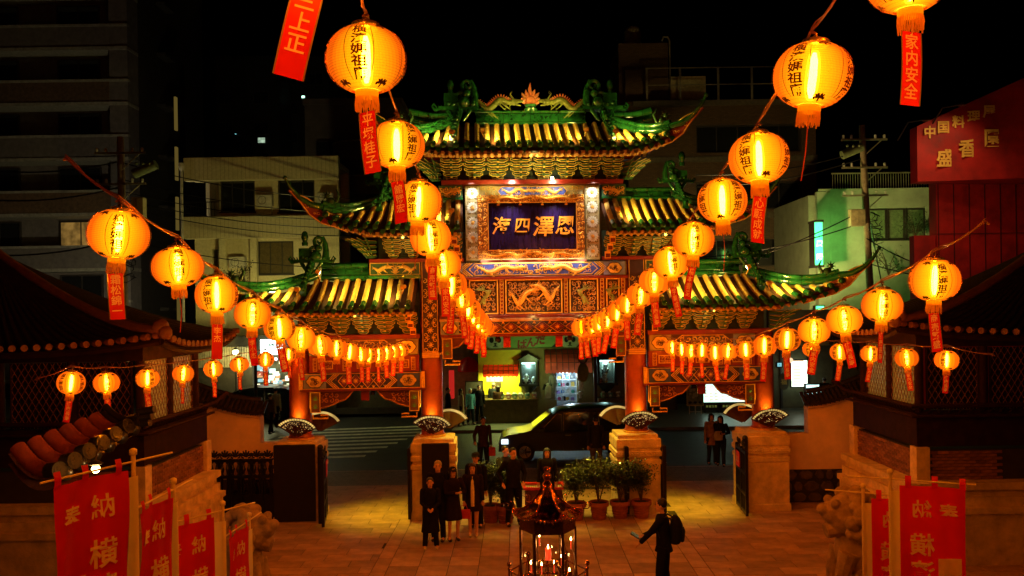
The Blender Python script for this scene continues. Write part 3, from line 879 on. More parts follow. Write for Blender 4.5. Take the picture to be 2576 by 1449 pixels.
# middle roofs
for s in (-1, 1):
    Roof('middle tier side roof', .15, gz(499) - .02, -1.15, 6.99, 1.72, 3.55, 5.0, .40, 3.3, .228, s).build()
    beam('crossbeam', *sorted((s * 1.70, s * 4.0)), gz(657), gz(648), -.14, .4, RED)
    bracket_row([s * (1.98 + .48 * k) for k in range(4)], gz(646) + .0, -.02, .9)
    corner_brackets(s, s * 3.85, gz(646), 0, 1.2)
    bk = MB(); bk.box(*sorted((s * 1.68, s * 3.8)), .15, .35, gz(647), 7.0); part('bracket_wall', bk, MATS['dark green boards'], gate)
    beam('purlin', *sorted((s * 1.75, s * 4.1)), gz(597), gz(590), -.55, -.45, MATS['painted purlin'])
    # wall between middle roof and lower bay
    a, b = sorted((s * 2.78, s * 4.0)); mb = MB(); mb.box(a, b, -.05, .3, gz(688), gz(658)); o = part('painted_beam', mb, MATS['green beam paint'], gate)
    g = MB()
    dragon(g, s * 3.9, s * 3.55, gz(674), .045, .03, -.1, waves=1.1); dragon(g, s * 2.9, s * 3.2, gz(674), .045, .03, -.1, waves=1.1)
    for k in range(7):
        t = PI * (k + .5) / 7; g.tube([(s * 3.38, -.08, gz(684)), (s * 3.38 + .1 * math.cos(t), -.09, gz(684) + .2 * math.sin(t))], [.025, .006], 5)
    frame(g, a, b, gz(688), gz(658), .016, -.07, -.051); part('gilt_dragons', g, GOLDP, o, True)
    beam('green_ledge', *sorted((s * 2.76, s * 4.05)), gz(698), gz(689), -.2, .25, GREEN)
    bargeboard(s * 1.76, gz(655), gz(580), s)
    # lower roofs
    Roof('lower side roof sweeping out over the outer bay', .15, gz(697), -1.15, 5.16, 2.86, 5.3, 7.3, .52, 5.2, .262, s).build()
    bracket_row([s * (3.1 + .54 * k) for k in range(5)], gz(834), -.02, .95)
    corner_brackets(s, s * 5.9, gz(834), 0, 1.25)
    bk = MB(); bk.box(*sorted((s * 2.84, s * 5.8)), .15, .35, gz(835), 5.2); part('bracket_wall', bk, MATS['dark green boards'], gate)
    beam('purlin', *sorted((s * 2.85, s * 6.0)), gz(788), gz(781), -.55, -.45, MATS['painted purlin'])
    bargeboard(s * 2.9, gz(838), gz(770), s)
# main ridges: stacked glazed courses
def ridge(u0, u1, y, z0, z1, courses=3):
    o = None
    n = max(1, round(abs(u1 - u0) / .62))
    h = (z1 - z0) / courses; flat = h > .15
    for k in range(courses):
        for j in range(n):
            a = u0 + (u1 - u0) * j / n; b = u0 + (u1 - u0) * (j + .985) / n
            mb = MB(); e = .03 * ((k + 1) % 2)
            yy = y - .05 - (.05 if k != 1 else 0); mb.bbox(min(a, b), max(a, b), yy, y + .12, z0 + k * h, z0 + (k + 1) * h - .002, .012)
            if k != 1 and not flat: mb.tube([(a, yy, z0 + (k + .5) * h), (b, yy, z0 + (k + .5) * h)], h * .42, 8)
            part('ridge_course', mb, GREEN, gate, True)
ridge(-1.36, 1.36, .15, gz(312), gz(305), 1); ridge(-1.36, 1.36, .17, gz(304.8), gz(284), 1); ridge(-1.38, 1.38, .15, gz(283.8), gz(277), 1)
def swept(u0, u1, y, z0, z1, r):
    for dz in (0, r * 1.6):
        for j in range(4):
            a, b = j / 4, (j + .96) / 4
            f = lambda t: Vector((u0 + (u1 - u0) * t, y, z0 + (z1 - z0) * t + dz - .05 * math.sin(PI * t)))
            mb = MB(); mb.tube([f(a), f((a + b) / 2), f(b)], [r, r, r * 1.05], 9); part('ridge_tile', mb, GREEN, gate, True)
for s in (-1, 1):
    swept(s * 2.05, s * 3.0, .05, gz(308), gz(296), .10)
    ridge(*sorted((s * 1.72, s * 3.5)), .2, gz(506), gz(472), 3)
    ridge(*sorted((s * 4.05, s * 5.2)), .2, gz(700), gz(655), 3)
# ridge ornaments: green fish-dragon with scrolls, tower finial and a descending snake ridge
def ornament(u, y, z, s, sc=1.0):
    g = MB(); V = lambda a, b, c=0: Vector((u + s * a * sc, y - c * sc, z + b * sc))
    def sp(a, b, r, a0, t, wr, d=1):
        spiral(g, u + s * a * sc, z + b * sc, r * sc, a0 if s > 0 else PI - a0, t, wr * sc, y - .05 * sc, 14, 7, d * s)
    g.box(min(V(-.5, 0).x, V(.5, 0).x), max(V(-.5, 0).x, V(.5, 0).x), y - .14 * sc, y + .14 * sc, z - .0, z + .09 * sc)
    g.m = 0
    g.box(min(V(.02, 0).x, V(.36, 0).x), max(V(.02, 0).x, V(.36, 0).x), y - .10 * sc, y + .10 * sc, z + .05, z + .42 * sc)
    g.lathe([(.07, .42), (.08, .5), (.05, .52), (.09, .62), (.07, .74), (.03, .78)], 10, (V(.2, 0).x, y, z - .42 * sc + .42 * sc), 1, 1)
    sp(-.22, .62, .16, -1.2, 1.3, .06); sp(-.05, .32, .14, 2.0, 1.2, .055, -1); sp(.2, .25, .15, .5, 1.2, .05)
    g.tube([V(-.38, .1), V(-.4, .35), V(-.37, .55), V(-.3, .75)], [.11 * sc, .09 * sc, .08 * sc, .06 * sc], 8)
    g.ball(V(-.12, .2, .08), .16 * sc, 10, 7); g.ball(V(-.2, .42, .08), .11 * sc, 10, 7)
    for k in range(6): g.ball(V(-.35 + k * .12, .13 + .03 * (k % 2), .1), .06 * sc, 7, 5)
    for e in (-1, 1):
        g.tube([V(e * .42, .05), V(e * .58, .02), V(e * .66, .12), V(e * .6, .2)], [.06 * sc, .05 * sc, .035 * sc, .015 * sc], 7)
        for k in range(3): g.tube([V(e * (.4 + .07 * k), .05), V(e * (.44 + .08 * k), .18)], [.035 * sc, .006], 5)
    # snake-like descending ridge with a head block
    n = 7
    pts = [V(.02 * k, -.02 - .11 * k, .10 + .10 * k) for k in range(n)]
    g.tube(pts, [.11 * sc, .12 * sc, .11 * sc, .09 * sc, .09 * sc, .09 * sc, .10 * sc], 8)
    for k in range(n - 1): g.ball(pts[k] + Vector((0, -.08 * sc, .03)), .055 * sc, 7, 5)
    for e in (-1, 1): g.tube([V(e * .28, 0, .1), V(e * .16, -.2, .15), V(e * .1, -.3, .2)], [.06 * sc, .05 * sc, .02 * sc], 7)
    h = pts[-1]
    g.box(h.x - .09 * sc, h.x + .09 * sc, h.y - .1 * sc, h.y + .06 * sc, h.z - .26 * sc, h.z + .02); g.box(h.x - .11 * sc, h.x + .11 * sc, h.y - .13 * sc, h.y + .08 * sc, h.z - .30 * sc, h.z - .24 * sc)
    g.ball(h + Vector((0, -.1 * sc, -.08)), .08 * sc, 8, 6); spiral(g, h.x, h.z - .1, .07 * sc, 0, 1.2, .02, h.y - .12 * sc, 8, 5)
    part('ridge_ornament', g, GREEN, gate, True, label='green glazed scrolling fish ornament with a small tower on the %s' % ('ridge end'))
for s in (-1, 1):
    ornament(s * 1.78, .1, gz(277), s, 1.0)
    ornament(s * 3.62, .1, gz(462) - .0, s, .72)
    ornament(s * 5.42, .1, gz(655), s, .85)
# ridge dragons and flaming pearl
RD = mat('olive dragon glaze', (.16, .20, .05), .25, var=.6, scale=5, coat=.5)
for s in (-1, 1):
    g = MB(); dragon(g, s * 1.32, s * .46, gz(260), .13, .07, .1, fin=1, waves=1.3)
    part('ridge_dragon', g, [RD, mat('salmon pearl glaze', (.62, .20, .10), .3, var=.2, coat=.4)], gate, True, label='glazed dragon arching along the ridge towards the pearl')
PINK = mat('salmon pearl glaze', (.62, .20, .10), .3, var=.2, coat=.4)
g = MB(); g.ball((0, .1, gz(252)), .14, 14, 9, sy=.6)
for k in range(9):
    a = PI * (-.1 + 1.2 * k / 8); L_ = (.13, .16, .2, .17, .30, .17, .2, .16, .13)[k]
    c, s_ = math.cos(a), math.sin(a); p = Vector((.13 * c, .1, gz(252) + .13 * s_))
    g.tube([p, p + Vector((c * L_ * .5 - s_ * .02, 0, s_ * L_ * .5 + .02)), p + Vector((c * L_ * .7, 0, s_ * L_ + .02))], [.055, .04, .004], 6)
part('flaming_pearl', g, PINK, gate, True, label='salmon pink flaming pearl on the centre of the ridge')
g = MB(); g.lathe([(.14, -.12), (.17, -.05), (.12, 0), (.16, .05)], 12, (0, .1, gz(268))); part('pearl_stand', g, GREEN, gate, True)

# roof floodlights, each with its own light
def flood(u, y, z, tu, ty, tz, e, ang=110, col=(1, .74, .12)):
    g = MB(); d = (Vector((tu, ty, tz)) - Vector((u, y, z))).normalized()
    p = Vector((u, y, z))
    g.tube([p - d * .10, p - d * .02, p], [.045, .06, .065], 10); g.tube([p - d * .08, p + Vector((0, .05, -.16))], .015, 5); g.m = 1
    g.tube([p + d * .001, p + d * .008], [.055, .03], 10)
    part('floodlight', g, [BUFF, BULB], gate, True)
    lamp('floodlight_beam', 'SPOT', p + d * .03, e, col, gate, .05, p + d, ang, .8)
for s in (-1, 1):
    flood(s * 1.18, -1.1, 9.25, s * .1, -.5, 9.3, 190, 140)
    flood(s * 1.95, -1.05, 9.22, s * 2.9, -.3, 9.3, 110, 140)
    flood(s * 2.0, -.95, 7.40, s * 3.4, -.4, 7.35, 130, 140)
    flood(s * 5.05, -.9, 5.98, s * 4.0, -.6, 5.45, 110, 140)
    flood(s * 3.15, -.95, 5.62, s * 4.3, -.6, 5.45, 110, 140)
    flood(s * 5.6, -.95, 5.6, s * 6.8, -.6, 5.6, 90, 140)
# uplights under the eaves that catch the brackets
UPC = (1, .72, .16)
lamp('eave_uplight', 'SPOT', (.45, -.85, 7.95), 75, UPC, gate, .05, (.4, -.2, 8.9), 150, .9)
lamp('eave_uplight', 'SPOT', (-.9, -.85, 7.95), 70, UPC, gate, .05, (-1.0, -.2, 8.9), 150, .9)
g = MB(); g.ball((.45, -.55, 8.2), .04, 8, 6); part('eave_bulb', g, BULB, gate)
for s in (-1, 1):
    lamp('roof_uplight', 'SPOT', (s * 3.0, -1.3, 7.3), 60, UPC, gate, .05, (s * 2.2, -.6, 9.0), 80, .9)
    lamp('roof_uplight', 'SPOT', (s * 3.4, -1.35, 5.7), 34, (1, .6, .12), gate, .05, (s * 3.0, -.5, 7.0), 110, .9)

# fan lamps on the columns
def fan_lamp(u, front):
    y = (-.02 - .10) if front else (.25 + .30)
    sg = -1 if front else 1
    R0, R1, R2 = .03, .475, .56
    zc = 2.06; tl = .10 * (1 if u > 0 else -1)
    n = 16; A0, A1 = PI * .19, PI * .81
    def pt(a, r, o_=0):
        q_ = Vector((math.cos(a + tl) * r, sg * (.10 + r * .42 + o_) - sg * .22 * abs(math.cos(a)) * r, math.sin(a + tl) * r * .86))
        return Vector((u, y, zc)) + q_
    mb = MB()
    for k in range(n):
        a, b = A0 + (A1 - A0) * k / n, A0 + (A1 - A0) * (k + 1) / n
        mb.add([pt(a, R1), pt(b, R1), pt(b, R2), pt(a, R2)], [(0, 1, 2, 3)])
    o = part('fan_lamp', mb, PAPER, gate, label='fan shaped lamp with a lit cream rim and dark fretwork')
    g = MB()
    for k in range(n + 1):
        a = A0 + (A1 - A0) * k / n; g.tube([pt(a, R1, .008), pt(a, R2, .008)], .006, 4)
    for r in (R1, R2): g.tube([pt(A0 + (A1 - A0) * k / 20, r, .006) for k in range(21)], .013, 4)
    for s in (0, 1): g.tube([pt((A0, A1)[s], R0), pt((A0, A1)[s], R2)], .018, 4)
    for k in range(n):
        a, b = A0 + (A1 - A0) * k / n, A0 + (A1 - A0) * (k + 1) / n
        g.add([pt(a, R0), pt(b, R0), pt(b, R1), pt(a, R1)], [(0, 1, 2, 3)]); iw = -.05
        g.add([pt(a, R0, iw), pt(b, R0, iw), pt(b, R1, iw), pt(a, R1, iw)], [(0, 1, 2, 3)])
    part('fretwork', g, mat('dark fretwork', (.035, .010, .007), .5), o)
    g = MB(); Rn = random.Random(int(u * 10) + 9)
    for k in range(80):
        a = Rn.uniform(A0 + .05, A1 - .05); r = Rn.uniform(.14, R1 - .02) if Rn.random() < .35 else Rn.uniform(R1 - .13, R1 - .015); rr = Rn.uniform(.005, .014); a0 = Rn.uniform(0, 6)
        g.add([pt(a + rr * math.cos(a0 + j * 1.6) / r, r + rr * math.sin(a0 + j * 1.6) * Rn.uniform(.5, 1), .004) for j in range(4)], [(0, 1, 2, 3)])
    part('fretwork_glow', g, mat('amber fretwork glow', (.25, .12, .03), .5, emit=(1, .66, .22), es=.9), o, kind='stuff')  # glowing flecks on the solid plate stand for light through openings
    lamp('fan_lamp_light', 'SPOT', (u, y + sg * .04, zc + .30), 75 if front else 50, (1, .55, .05), gate, .09, (u, .25, 3.6), 105, 1.0)
for u in (-5.78, -2.55, 2.55, 5.78):
    fan_lamp(u, True); fan_lamp(u + (.38 if u < 0 else -.38), False)

for s in (-1, 1):
    g = MB(); g.lathe([(.05, 0), (.07, -.06), (.07, -.12)], 12, (s * .9, .2, gz(846.5))); part('downlight', g, BLACKL, gate)
    lamp('downlight_beam', 'SPOT', (s * .9, .2, gz(846.5) - .14), 520, (1, .74, .05), gate, .06, (s * 1.3, .5, 0), 84, 1.0)

# washers added on ledges and under the eaves to brighten the gilding
for u, y, z, e, tz in ((-1.2, -.62, gz(803), 16, gz(740)), (1.2, -.62, gz(803), 16, gz(740)), (0, -.62, gz(803), 16, gz(740)), (-4.2, -.85, 4.98, 34, 3.7), (4.2, -.85, 4.98, 34, 3.7), (-3.1, -.85, 6.8, 22, 6.0), (3.1, -.85, 6.8, 22, 6.0), (0, -1.0, 8.75, 45, 7.6)):
    g = MB(); g.tube([(u - .08, y, z), (u + .08, y, z)], .025, 6); part('added_wash_light', g, BLACKL, gate)
    lamp('added_wash_beam', 'SPOT', (u, y - .03, z), e, (1, .80, .22), gate, .08, (u, 0, tz), 140, .9)
# ---------------------------------------------------------------- paper lanterns
def lantern_shell_mat():
    m = bpy.data.materials.new('glowing orange lantern paper'); m.use_nodes = True
    t = m.node_tree; t.nodes.clear(); N = t.nodes.new; L = t.links.new
    out = N('ShaderNodeOutputMaterial'); mx = N('ShaderNodeMixShader'); em = N('ShaderNodeEmission'); tr = N('ShaderNodeBsdfTransparent')
    tc = N('ShaderNodeTexCoord'); sp = N('ShaderNodeSeparateXYZ'); L(tc.outputs['Object'], sp.inputs[0])
    nz = N('ShaderNodeTexNoise'); nz.inputs['Scale'].default_value = 7; L(tc.outputs['Object'], nz.inputs['Vector'])
    # darker stripes in the emission paint the shade of thin bamboo rings
    sn = N('ShaderNodeMath'); sn.operation = 'SINE'; ml = N('ShaderNodeMath'); ml.operation = 'MULTIPLY'; ml.inputs[1].default_value = 2 * PI / .0155
    L(sp.outputs['Z'], ml.inputs[0]); L(ml.outputs[0], sn.inputs[0])
    r = N('ShaderNodeMapRange'); r.inputs['From Min'].default_value = .55; r.inputs['From Max'].default_value = 1; r.inputs['To Min'].default_value = 1; r.inputs['To Max'].default_value = .62
    L(sn.outputs[0], r.inputs['Value'])
    n2 = N('ShaderNodeMapRange'); n2.inputs['To Min'].default_value = .8; n2.inputs['To Max'].default_value = 1.2; L(nz.outputs['Fac'], n2.inputs['Value'])
    m1 = N('ShaderNodeMath'); m1.operation = 'MULTIPLY'; L(r.outputs[0], m1.inputs[0]); L(n2.outputs[0], m1.inputs[1])
    m2 = N('ShaderNodeMath'); m2.operation = 'MULTIPLY'; L(m1.outputs[0], m2.inputs[0]); m2.inputs[1].default_value = 1.35
    L(m2.outputs[0], em.inputs['Strength']); em.inputs['Color'].default_value = (1, .155, .003, 1)
    oi = N('ShaderNodeObjectInfo'); r3 = N('ShaderNodeMapRange'); r3.inputs['To Min'].default_value = .78; r3.inputs['To Max'].default_value = 1.2; L(oi.outputs['Random'], r3.inputs['Value']); m3 = N('ShaderNodeMath'); m3.operation = 'MULTIPLY'; L(m2.outputs[0], m3.inputs[0]); L(r3.outputs[0], m3.inputs[1]); L(m3.outputs[0], em.inputs['Strength'])
    tr.inputs['Color'].default_value = (1, .28, .010, 1)
    mx.inputs[0].default_value = .34; L(em.outputs[0], mx.inputs[1]); L(tr.outputs[0], mx.inputs[2]); L(mx.outputs[0], out.inputs['Surface'])
    m.cycles.emission_sampling = 'NONE'
    return m
def glow_mat(name, col, st):  # see-through glowing shells, nested to paint a soft halo around the bulb
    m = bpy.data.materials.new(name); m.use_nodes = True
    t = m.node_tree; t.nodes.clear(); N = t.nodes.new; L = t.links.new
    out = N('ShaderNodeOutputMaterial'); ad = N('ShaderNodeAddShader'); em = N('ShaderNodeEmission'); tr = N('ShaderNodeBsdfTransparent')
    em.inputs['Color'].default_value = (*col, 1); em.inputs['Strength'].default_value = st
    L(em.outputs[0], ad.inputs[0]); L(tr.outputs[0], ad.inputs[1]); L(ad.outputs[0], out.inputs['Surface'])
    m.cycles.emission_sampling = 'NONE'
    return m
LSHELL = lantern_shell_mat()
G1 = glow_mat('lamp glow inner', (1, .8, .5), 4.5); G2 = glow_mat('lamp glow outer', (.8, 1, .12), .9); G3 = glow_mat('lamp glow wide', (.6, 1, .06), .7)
LCORE = emitter('lantern bulb', (1, .66, .30), 600)
INK = mat('dark red brush ink', (.10, .006, .002), .7, var=.1, bump=0)
BRASS = mat('brass collar', (.55, .33, .08), .28, metal=.9, var=.2)
FRINGE = thin('yellow silk fringe', (.95, .66, .10), (1, .72, .12), .6)
WIRE = mat('copper coloured cable', (.16, .05, .03), .5, var=.3)
STRIP = thin('red prayer paper', (.72, .012, .004), (.95, .03, .004), .35)
CLEAR = mat('clear sleeve edge', (.32, .20, .10), .2, var=.1, bump=0, spec=.8)
SGOLD = mat('glowing gold brush ink', (.85, .42, .06), .5, var=.1, bump=0, emit=(1, .35, .03), es=.18)  # slight emission put into the ink to brighten the characters
LR, LHGT = .24, .205     # radius and half height of a full-size lantern
def lprof(z):            # radius at height z
    t = max(-1, min(1, z / (LHGT * 1.08)))
    return LR * math.sqrt(max(.02, 1 - abs(t) ** 2.2))
def lantern_parts():
    mb = MB(); NZ = 50
    pr = [(lprof(-LHGT + 2 * LHGT * i / NZ) * (1.0 + (.012 if i % 2 else -.006)), -LHGT + 2 * LHGT * i / NZ) for i in range(NZ + 1)]
    vs, fs = [], []; n = 40
    for r, z in pr:
        for j in range(n): vs.append((r * math.cos(2 * PI * j / n), r * math.sin(2 * PI * j / n), z))
    for i in range(NZ):
        for j in range(n): fs.append((i * n + j, i * n + (j + 1) % n, (i + 1) * n + (j + 1) % n, (i + 1) * n + j))
    mb.add(vs, fs); mb.m = 1; mb.lathe([(1e-4, 0), (pr[0][0], 0)], 24, (0, 0, -LHGT)); mb.m = 0; lm_ = bpy.data.materials.new('tinted lantern base disc'); lm_.use_nodes = True; t_ = lm_.node_tree; t_.nodes.clear(); a_ = t_.nodes.new('ShaderNodeBsdfTransparent'); a_.inputs['Color'].default_value = (.95, .5, .10, 1); t_.links.new(a_.outputs[0], t_.nodes.new('ShaderNodeOutputMaterial').inputs['Surface']); shell = mb.mesh('paper_shell', [LSHELL, lm_], True)  # tinted see-through disc added across the base to colour the downward light
    mb = MB(); mb.lathe([(.012, -.15), (.026, -.10), (.030, 0), (.026, .10), (.012, .15)], 8); core = mb.mesh('bulb', LCORE, True)
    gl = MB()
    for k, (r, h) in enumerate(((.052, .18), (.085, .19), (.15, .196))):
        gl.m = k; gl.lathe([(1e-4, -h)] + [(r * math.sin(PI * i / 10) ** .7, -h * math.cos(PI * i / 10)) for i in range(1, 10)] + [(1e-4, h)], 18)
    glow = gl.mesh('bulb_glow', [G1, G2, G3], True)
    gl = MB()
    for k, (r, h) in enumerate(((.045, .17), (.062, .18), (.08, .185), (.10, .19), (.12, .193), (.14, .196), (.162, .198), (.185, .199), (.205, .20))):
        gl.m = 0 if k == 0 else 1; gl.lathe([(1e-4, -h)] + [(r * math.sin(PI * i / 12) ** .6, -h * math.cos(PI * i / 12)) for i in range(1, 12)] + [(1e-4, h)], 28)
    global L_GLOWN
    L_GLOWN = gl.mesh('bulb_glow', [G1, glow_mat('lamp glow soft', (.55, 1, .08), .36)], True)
    def sph(a, z, off=.011):
        r = lprof(z) + off; return (r * math.sin(a), -r * math.cos(a), z)
    mb = MB(); rest = MB(); global L_CH, L_REST
    L_CH = []
    for q in range(4):
        a0 = q * PI / 2
        f = lambda x, z, a0=a0: sph(a0 + x / LR, z)
        write(mb, '横濱媽祖廟', 0, .138, .070, vertical=True, step=.069, bold=.022, fn=lambda x, z, f=f: f(x * 1.42, z))
        for i_, ch in enumerate('横濱媽祖廟'): c_ = MB(); write(c_, ch, 0, .138 - i_ * .069, .070, bold=.022, fn=lambda x, z, f=f: f(x * 1.42, z)); L_CH.append(c_.mesh('character', INK))
        for s in (-1, 1):
            for k in range(12):
                z0, z1 = -.17 + .34 * k / 12, -.17 + .34 * (k + 1) / 12
                wd = lambda z: .082 + .030 * math.cos(z / LHGT * 1.4)
                x0, x1 = s * (wd(z0) * .72 + .006), s * (wd(z1) * .72 + .006)
                for b_ in (mb, rest): b_.add([f(x0 - .0022, z0), f(x0 + .0022, z0), f(x1 + .0022, z1), f(x1 - .0022, z1)], [(0, 1, 2, 3)])
        for zc in (.172, -.178):
            g = lambda x, z, a0=a0 + PI / 4: sph(a0 + x / LR * 1.2, z, .007)
            for cx, cz, r in ((0, 0, .013), (-.022, .002, .012), (.022, .002, .012), (-.040, -.004, .010), (.040, -.004, .010), (-.012, .013, .010), (.012, .013, .010), (0, -.014, .009), (-.03, .012, .007), (.03, .012, .007)):
                p = [g(cx + r * math.cos(k * PI / 4), zc + cz + r * .8 * math.sin(k * PI / 4)) for k in range(8)]
                mb.add(p, [tuple(range(8))]); rest.add(p, [tuple(range(8))])
    L_REST = rest.mesh('painted_border', INK)
    letters = mb.mesh('lettering', INK)
    mb = MB(); mb.lathe([(1e-4, .006), (.078, .0), (.084, .004), (.086, .035), (.078, .04), (.076, .012), (1e-4, .01)], 24, (0, 0, LHGT - .01))
    mb.tube([(0, 0, LHGT + .02), (0, 0, LHGT + .075)], .004, 4); mb.tube([(-.075, 0, LHGT + .02), (0, 0, LHGT + .07), (.075, 0, LHGT + .02)], .003, 4)
    col = mb.mesh('collar', BRASS, True)
    mb = MB(); mb.lathe([(.066, -.005), (.072, -.02), (.07, -.05), (.066, -.05)], 22, (0, 0, -LHGT + .01))
    R = random.Random(3)
    for k in range(44):
        a = 2 * PI * k / 44; c, s = math.cos(a), math.sin(a); r = .068; e = R.uniform(-.012, .012); ln = R.uniform(.075, .10)
        mb.tube([(r * c, r * s, -LHGT - .04), ((r + .004) * c + e * .4, (r + .004) * s, -LHGT - .08), (r * c + e, r * s + e, -LHGT - .04 - ln)], .0042, 3, False)
    fr = mb.mesh('fringe', FRINGE)
    return shell, core, glow, letters, col, fr
L_SHELL, L_CORE, L_GLOW, L_LET, L_COL, L_FR = lantern_parts()
STR_TXT = ['三上正', '平塚桂子', '舘勝宏', '家内安全', '心願成就', '橋本香織', '千客万来', '商売繁盛', '学業成就', '健康長寿']
_strip = {}
def strip_mesh(txt, curl):
    k = (txt, curl)
    if k not in _strip:
        W, Hh = .062, .40
        f = lambda x, z: (x + .0, .02 * curl * math.sin((z / Hh) * 3.0), z)
        mb = MB(); nn = 8
        for i in range(nn):
            z0, z1 = -Hh * i / nn, -Hh * (i + 1) / nn
            mb.add([f(-W, z0), f(W, z0), f(W, z1), f(-W, z1)], [(0, 1, 2, 3)])
        me = mb.mesh('prayer_strip', STRIP, True)
        g = MB(); st = .36 / max(4, len(txt)); chs = []
        f2 = lambda x, z: tuple(Vector(f(x, z)) + Vector((0, -.003, 0)))
        for i, ch in enumerate(txt): c_ = MB(); write(c_, ch, 0, -.055 - (0 if len(txt) > 3 else .02) - i * st, min(.088, st * .98), bold=.014, fn=f2); chs.append(c_.mesh('character', SGOLD))
        for s in (-1, 1):
            for i in range(nn):
                z0, z1 = -Hh * i / nn, -Hh * (i + 1) / nn
                g.m = 1; g.add([f2(s * (W - .003), z0), f2(s * (W + .004), z0), f2(s * (W + .004), z1), f2(s * (W - .003), z1)], [(0, 1, 2, 3)]); g.m = 0
        g.tube([(0, -.004, .06), (.004, -.006, 0), (0, -.006, -.03)], .003, 4)
        _strip[k] = (me, g.mesh('clear_edge', [SGOLD, CLEAR]), chs)
    return _strip[k]
def lantern(p, sc_, rot, label, group, strip=None, tilt=0.0, lean=0.0, twist=0.0, face=0.0):
    t = thing('paper_lantern', label, 'lantern', p, rot, group)
    t.rotation_euler = (tilt, lean, rot); sc = sc_; t.scale = (random.uniform(.96, 1.04), random.uniform(.96, 1.04), random.uniform(.92, 1.04))
    for n, me in (('bulb', L_CORE), ('bulb_glow', L_GLOWN if p.y < 11.5 else L_GLOW), ('paper_shell', L_SHELL), ('collar', L_COL), ('fringe', L_FR)):
        o = put(n, me, t, sc=sc)
        if n == 'paper_shell' and p.y < 11.5:
            put('painted_border', L_REST, o, kind='stuff')
            for c_ in L_CH: put('character', c_, o)
        elif n == 'paper_shell': put('lettering', L_LET, o, kind='stuff')
        if n in ('bulb_glow', 'paper_shell'): o.visible_shadow = True
    if strip:
        me, lt, chs = strip_mesh(strip[0], round(strip[1] * 2) / 2)
        o = put('prayer_strip', me, t, (0, 0, (-LHGT - .13) * sc), (random.uniform(-.1, .1), twist, face - rot), sc if len(strip) < 3 else sc * strip[2])
        put('clear_edge', lt, o, kind='stuff')
        for c_ in chs: put('character', c_, o)
    elif strip is None:
        g = MB(); g.tube([(0, 0, -LHGT - .1), (.01, 0, -LHGT - .3), (-.015, 0, -LHGT - .5)], .004, 4); put('tassel_cord', g.mesh('tassel_cord', mat('red cord', (.5, .05, .01), .6)), t, sc=sc)
    return t
ORD = ['nearest', 'second', 'third', 'fourth', 'fifth', 'sixth', 'seventh', 'eighth', 'ninth', 'tenth', 'eleventh', 'twelfth', 'thirteenth', 'fourteenth', 'fifteenth', 'sixteenth']
random.seed(21)
strings = {}
def string(name, spots, dia, label, group, texts, rots=None, anchor0=None, anchor1=None, clampY=19.7):
    tops = []
    for i, (px, py, d) in enumerate(spots):
        Y = min(dia * F / d, clampY - .12 * (len(spots) - 1 - i) * 0)
        c = P(px, py, Y); sc = dia / .48
        tx = texts[i % len(texts)] if isinstance(texts, list) else texts.get(i, '健康長寿')
        lb = label % ORD[i] if i else label % 'first'
        if tx: lb += (', strip reading ' + tx) if i < 5 else ', with red strip'
        else: lb += ', no red strip'
        rot = rots[i] if rots and i < len(rots) else random.uniform(0, 2 * PI)
        fc = random.uniform(-.7, .7)
        lantern(c, sc, rot, lb, group, (tx, random.uniform(-1, 1)) if tx else None, random.uniform(-.10, .10), random.uniform(-.10, .10), random.uniform(-.16, .16), fc)
        tops.append(c + Vector((0, 0, (LHGT + .08) * sc)))
    if anchor0 is not None: tops = [Vector(anchor0)] + tops
    if anchor1 is not None: tops = tops + [Vector(anchor1)]
    mb = MB(); pts = []
    for a, b in zip(tops, tops[1:]):
        for k in range(5):
            t = k / 5; q = a.lerp(b, t); q.z += -.02 * math.sin(PI * t) + .012; pts.append(q)
    pts.append(tops[-1])
    mb.tube(pts, .0085, 6); mb.tube([q + Vector((.012 * math.sin(i * 1.3), 0, .012 * math.cos(i * 1.3) + .008)) for i, q in enumerate(pts)], .005, 5)
    k_ = MB()
    for q in tops: 
        for j in range(3): k_.tube([q + Vector((-.02, 0, -.01)), q + Vector((.0, .02, .02 - .01 * j)), q + Vector((.022, -.01, -.01))], .006, 4)
    return mb, k_
def cable(name, mbk, label, group):
    mb, k_ = mbk
    p0 = Vector(mb.v[0]); t = thing(name, label, 'cable', p0, 0, group)
    part('cable', mb, WIRE, t, True, world=True); part('cable_tie', k_, WIRE, t, kind='stuff', world=True)
A = [(921, 150, 190), (998, 365, 138), (1053, 508, 121), (1083, 598, 105), (1115, 665, 91), (1136, 716, 79), (1161, 749, 69), (1178, 776, 63), (1191, 794, 58), (1203, 808, 55), (1212, 818, 52), (1219, 826, 50)]
B = [(2044, 190, 184), (1909, 398, 145), (1817, 505, 122), (1744, 603, 102), (1687, 661, 88), (1646, 708, 78), (1612, 742, 68), (1579, 766, 62), (1554, 785, 58), (1529, 803, 55), (1507, 812, 53), (1490, 818, 52), (1475, 822, 51), (1462, 824, 50)]
Cc = [(299, 590, 145), (447, 672, 120), (545, 742, 102), (635, 790, 88), (703, 825, 78), (757, 851, 70), (805, 869, 62), (847, 877, 56), (880, 886, 51), (907, 892, 47), (929, 894, 45), (952, 893, 43), (972, 889, 42), (990, 886, 41), (1008, 882, 40)]
D = [(2351, 705, 115), (2219, 768, 98), (2124, 805, 86), (2048, 832, 77), (1980, 854, 67), (1923, 870, 58), (1876, 880, 52), (1832, 884, 48), (1799, 887, 46), (1766, 882, 44), (1739, 883, 42), (1715, 879, 41), (1691, 874, 40)]
E_ = [(179, 963, 66), (268, 963, 62), (371, 952, 56), (461, 940, 50), (537, 928, 47), (602, 917, 45), (668, 905, 42), (726, 892, 40)]
F_ = [(2382, 906, 58), (2281, 901, 54), (2190, 890, 49), (2112, 886, 46), (2041, 878, 43)]
q = PI / 4
